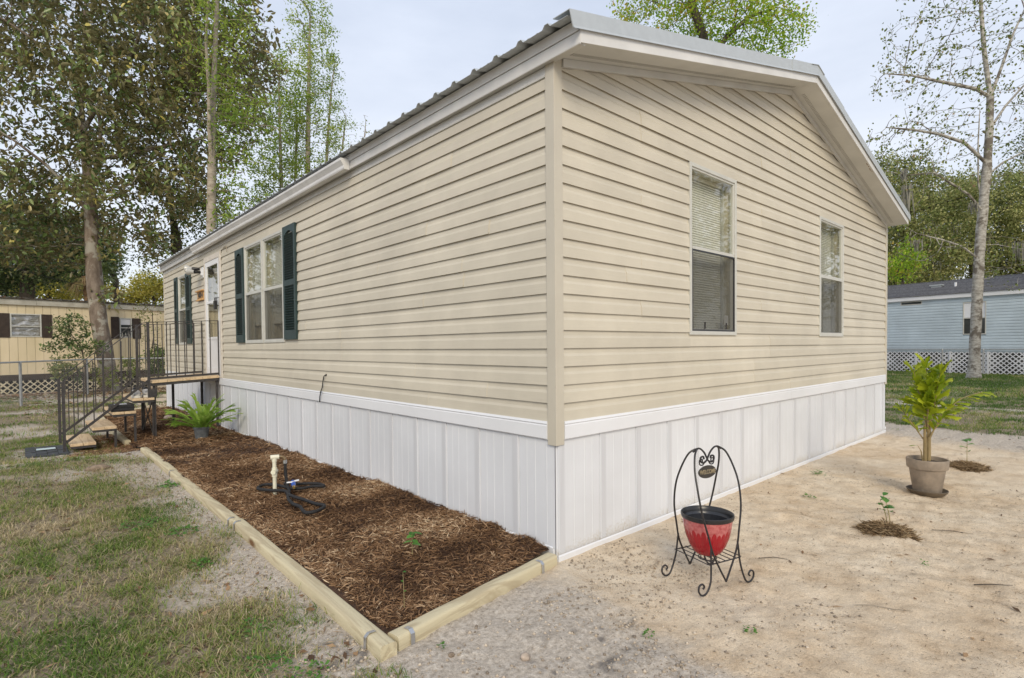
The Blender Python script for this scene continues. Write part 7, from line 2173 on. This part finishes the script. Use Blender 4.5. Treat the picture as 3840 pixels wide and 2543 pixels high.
def lawn_tone(p, green):
    f = fbm(p[:, 0] * 1.3 + 9, p[:, 1] * 1.3, 4)
    return np.clip(green - 0.04 + (0.5 - f) * 1.9 + rng.normal(0, 0.24, len(p)), 0, 1)


P1 = scatter(-3.4, -1.3, -1.4, 3.2, 150000, tuft)
grass('lawn_grass', P1, 0.018 + 0.055 * rng.random(len(P1)) ** 1.5, 0.0010 + 0.0022 * rng.random(len(P1)) ** 2, lawn_tone(P1, 0.45), M_GRASS)
P1 = scatter(-3.4, -1.3, -1.4, 6.0, 26000, lambda x, y: np.minimum(1, lawn_mask(x, y) * 1.4))
grass('dry_grass', P1, 0.03 + 0.06 * rng.random(len(P1)), 0.0010 + 0.0011 * rng.random(len(P1)), np.clip(0.82 + rng.normal(0, 0.10, len(P1)), 0, 1), M_GRASS, flat=True)
P1 = scatter(-4.2, -1.2, 3.2, 9.5, 120000, tuft)
grass('lawn_grass', P1, 0.025 + 0.045 * rng.random(len(P1)), 0.0014 + 0.0016 * rng.random(len(P1)), lawn_tone(P1, 0.45), M_GRASS)
P1 = scatter(-7.0, 3.0, 9.5, 19.0, 90000, tuft)
grass('lawn_grass', P1, 0.035 + 0.055 * rng.random(len(P1)), 0.0028 + 0.003 * rng.random(len(P1)), lawn_tone(P1, 0.38), M_GRASS)
P1 = scatter(7.4, 15, -5.0, 4.5, 190000, tuft)
grass('lawn_grass', P1, 0.03 + 0.05 * rng.random(len(P1)), 0.0022 + 0.0022 * rng.random(len(P1)), lawn_tone(P1, 0.16), M_GRASS)
P1 = scatter(15, 28, -6.0, 6.0, 90000, lambda x, y: 0.5 + 0.5 * tuft(x, y))
grass('lawn_grass', P1, 0.05 + 0.06 * rng.random(len(P1)), 0.005 + 0.004 * rng.random(len(P1)), lawn_tone(P1, 0.20), M_GRASS)
# clover-like weed patches and seedlings in the sand
def weeds(spots, m):
    V, F, T = [], [], []
    off = 0
    for (x, y, r_, n, s_) in spots:
        for k in range(n):
            a = rng.random() * 6.28; q = r_ * math.sqrt(rng.random()); p = np.array([x + q * math.cos(a), y + q * math.sin(a), 0]); p[2] = float(ground_z(p[0], p[1])) + 0.008 + 0.02 * rng.random()
            az = rng.random() * 6.28; d = np.array([math.cos(az), math.sin(az), rng.uniform(-.1, .5)]) * s_ * (0.6 + 0.7 * rng.random()); w = np.array([-d[1], d[0], 0.2 * s_]) * 0.45
            V += [p, p + d * .5 + w, p + d, p + d * .5 - w]; F.append([off, off + 1, off + 2, off + 3]); off += 4; T += [rng.random() * 0.6] * 4
    tag(link('weeds', np_mesh('weeds', V, [np.array(F)], m, T)), kind='stuff')
weeds([(-1.72, 0.05, 0.10, 130, 0.016), (-1.62, -0.12, 0.08, 100, 0.016), (-1.66, 0.42, 0.09, 80, 0.016), (-1.66, 1.45, 0.07, 90, 0.022), (-1.80, 2.6, 0.16, 160, 0.024), (-1.62, 2.2, 0.12, 130, 0.022), (-1.38, 3.9, 0.12, 90, 0.03),
       (-1.17, -0.75, 0.035, 30, 0.014), (-0.33, -0.88, 0.03, 20, 0.014), (1.55, -1.55, 0.03, 10, 0.016), (2.6, -0.55, 0.05, 22, 0.022), (0.02, -1.2, 0.03, 20, 0.016), (-1.1, -0.33, 0.02, 12, 0.014), (3.6, -0.3, 0.07, 26, 0.026)], M_SEEDL_W := tone_mat('weed_leaf', [(0, (0.07, 0.19, 0.03)), (1, (0.18, 0.34, 0.07))], 0.6, 0.3))

# dead leaves, bark bits and twigs on the ground
def debris(name, x0, x1, y0, y1, n, ln, wd, m, mask=None, curl=0.3):
    x = x0 + (x1 - x0) * rng.random(n); y = y0 + (y1 - y0) * rng.random(n)
    if mask is not None:
        k = rng.random(n) < mask(x, y); x, y = x[k], y[k]
    n = len(x)
    c = np.stack([x, y, ground_z(x, y) + 0.004 + 0.004 * rng.random(n)], 1)
    az = rng.random(n) * 6.28; L_ = (ln * (0.35 + 1.1 * rng.random(n) ** 1.6))[:, None]; W_ = (wd * (0.5 + 0.9 * rng.random(n)))[:, None]
    d = np.stack([np.cos(az), np.sin(az), rng.normal(0, 0.12, n)], 1); s = np.stack([-np.sin(az), np.cos(az), rng.normal(0, 0.25, n)], 1)
    u = np.array([[0, 0, 1.0]])
    V = np.stack([c - d * L_, c + s * W_ + u * W_ * curl, c + d * L_ + u * W_ * curl * 0.5, c - s * W_ + u * W_ * curl], 1)
    F = (np.arange(n) * 4)[:, None] + np.array([[0, 1, 2, 3]])
    tag(link(name, np_mesh(name, V.reshape(-1, 3), [F], m, np.repeat(rng.random(n), 4))), kind='stuff')


M_BITS = tone_mat('ground_bits', [(0, (0.05, 0.038, 0.027)), (0.45, (0.17, 0.115, 0.07)), (0.8, (0.32, 0.22, 0.13)), (1, (0.48, 0.39, 0.28))], 0.9)
notbed = lambda x, y: ((x < -1.36) | (y < -0.28) | (x > 0.0)) & ~((x > -0.05) & (y > -0.05))
debris('ground_litter', -0.6, 4.2, -2.2, 0.0, 15000, 0.010, 0.0012, M_BITS, lambda x, y: notbed(x, y) * (0.15 + 0.85 * sst(fbm(x * 2.1 + 30, y * 2.1 + 4, 4), 0.45, 0.6)))
debris('ground_litter', -1.3, 8.5, -2.4, 0.0, 11000, 0.011, 0.0013, M_BITS, lambda x, y: notbed(x, y) * (0.25 + 0.75 * sst(fbm(x * 1.3, y * 1.3 + 4, 4), 0.4, 0.62)))
debris('ground_litter', -3.0, -1.3, -1.3, 9.0, 5000, 0.022, 0.004, M_BITS, lambda x, y: notbed(x, y) * 1.0)
debris('dead_leaves', -3.2, -1.35, -1.2, 8.0, 750, 0.032, 0.012, M_LITTER, lambda x, y: notbed(x, y) * 1.0, 0.5)
debris('dead_leaves', -6.0, 4.0, 15.5, 20.2, 7000, 0.055, 0.026, M_LITTER, lambda x, y: sst(y + x * 0.1, 16.3, 18.3), 0.5)
debris('dead_leaves', 0.3, 8.0, -2.2, 0.0, 160, 0.022, 0.008, M_LITTER, None, 0.4)
debris('dead_leaves', -2.4, 0.2, 12.3, 16.0, 600, 0.05, 0.02, M_LITTER, None, 0.5)


def crumbs(n, x0, x1, y0, y1, r0, r1, m, mask):
    x = x0 + (x1 - x0) * rng.random(n); y = y0 + (y1 - y0) * rng.random(n); k = rng.random(n) < mask(x, y); x, y = x[k], y[k]; n = len(x)
    r_ = r0 + (r1 - r0) * rng.random(n) ** 3
    c = np.stack([x, y, ground_z(x, y) + r_ * 0.25], 1)
    dirs = np.array([[1, 0, 0], [0, 1, 0], [-1, 0, 0], [0, -1, 0], [0, 0, 0.8], [0, 0, -0.8]], float)
    V = c[:, None, :] + dirs[None] * r_[:, None, None] * (0.7 + 0.6 * rng.random((n, 6, 1)))
    b0 = (np.arange(n) * 6)[:, None]
    F = np.concatenate([b0 + np.array([[a, b, 4]]) for a, b in ((0, 1), (1, 2), (2, 3), (3, 0))] + [b0 + np.array([[b, a, 5]]) for a, b in ((0, 1), (1, 2), (2, 3), (3, 0))])
    tag(link('soil_crumbs', np_mesh('soil_crumbs', V.reshape(-1, 3), [F], m, np.repeat(rng.random(n), 6))), kind='stuff')


M_CRUMB = tone_mat('soil_crumb', [(0, (0.20, 0.165, 0.13)), (0.5, (0.42, 0.35, 0.27)), (1, (0.58, 0.50, 0.40))], 0.95)
crumbs(9000, -1.7, 0.6, -1.5, 0.0, 0.002, 0.011, M_CRUMB, lambda x, y: notbed(x, y) * (0.25 + 0.75 * sst(fbm(x * 2, y * 2 + 9, 3), 0.4, 0.6)))
crumbs(5000, -1.75, -1.34, -0.3, 6.0, 0.002, 0.010, M_CRUMB, lambda x, y: 0.8 + 0 * x)
crumbs(6000, 0.0, 4.0, -2.2, 0.0, 0.0018, 0.008, M_CRUMB, lambda x, y: 0.2 + 0.8 * sst(fbm(x * 1.5 + 4, y * 1.5 + 9, 3), 0.45, 0.62))


def stone(x, y, r_, flat, lab, m, name='stone', seed=1, cat='stone'):
    bm = bmesh.new(); bmesh.ops.create_icosphere(bm, subdivisions=3, radius=r_)
    for v in bm.verts:
        p = np.array(v.co) / r_
        k = 1 + 0.25 * (vnoise(p[0] * 1.7 + seed * 3.1 + 5, p[1] * 1.7 + p[2] * 1.3 + 5) - 0.5) + 0.08 * (vnoise(p[0] * 6 + 9, p[1] * 6 + p[2] * 5 + 9) - 0.5)
        v.co = v.co * float(k); v.co.z *= flat
    me = bpy.data.meshes.new(name); bm.to_mesh(me); bm.free(); me.materials.append(m); me.polygons.foreach_set('use_smooth', [True] * len(me.polygons))
    o = link(name, me, None, (x, y, float(ground_z(x, y)) + r_ * flat * 0.35)); o.rotation_euler = (0, 0, seed)
    return tag(o, lab, cat)


M_STONE = mat('tan_stone', (0.44, 0.36, 0.29), 0.9, 0.2, 40, bump=0.4)
M_STONE2 = mat('brown_stone', (0.26, 0.20, 0.145), 0.9, 0.25, 30, bump=0.5)
stone(-0.872, -0.624, 0.022, 0.9, 'small round tan stone on dark sand in front of the short timber', M_STONE, seed=2)
stone(-1.83, 5.33, 0.085, 0.55, 'flat brown rock on bare sand left of the timbers', M_STONE2, seed=3, name='rock', cat='rock').scale = (1.5, 0.7, 1)
stone(-1.10, -0.40, 0.014, 0.8, 'rusty brown pebble near the metal strap of the short timber', M_STONE2, seed=4)
stone(7.55, 0.12, 0.055, 0.7, 'white lump lying near the far corner of the house', M_WHITE, seed=5)
stone(-0.40, 9.55, 0.08, 0.6, 'pinkish stone on mulch behind the steps', M_STONE, seed=6).location.z += 0.05


def twig(pts, r_, lab, m=M_BARK_DARK):
    b = MB(); P = [(x, y, float(ground_z(x, y)) + dz) for x, y, dz in pts]
    b.tube(P, [r_ * 0.6] * (len(P) - 1) + [r_ * 0.25], 6)
    tag(b.build('twig', m, None, smooth=True), lab, 'twig', 'twigs on the sand')


twig([(1.46, -1.80, 0.008), (1.50, -1.87, 0.011), (1.56, -1.95, 0.010)], 0.005, 'dark stick lying on weeds at the right edge of the sand')
twig([(0.70, -1.43, 0.006), (0.72, -1.50, 0.010), (0.77, -1.58, 0.008), (0.79, -1.66, 0.006)], 0.0035, 'pale curved twig in the near sand right of the stand', M_BARK_PALE)
twig([(0.93, -0.84, 0.006), (0.98, -0.91, 0.008), (1.02, -0.98, 0.006)], 0.004, 'short dark twig between plant stand and straw heap')
twig([(2.35, -1.45, 0.006), (2.42, -1.55, 0.008), (2.47, -1.66, 0.006)], 0.004, 'thin twig on the sand right of the straw heap')
twig([(-1.98, -0.12, 0.012), (-1.95, -0.17, 0.016), (-1.91, -0.23, 0.012)], 0.010, 'thick broken stick on the lawn near the bed corner', M_BARK_PALE)
twig([(-2.2, 1.55, 0.012), (-2.05, 1.50, 0.016), (-1.93, 1.52, 0.012)], 0.004, 'long thin twig across the patchy lawn')
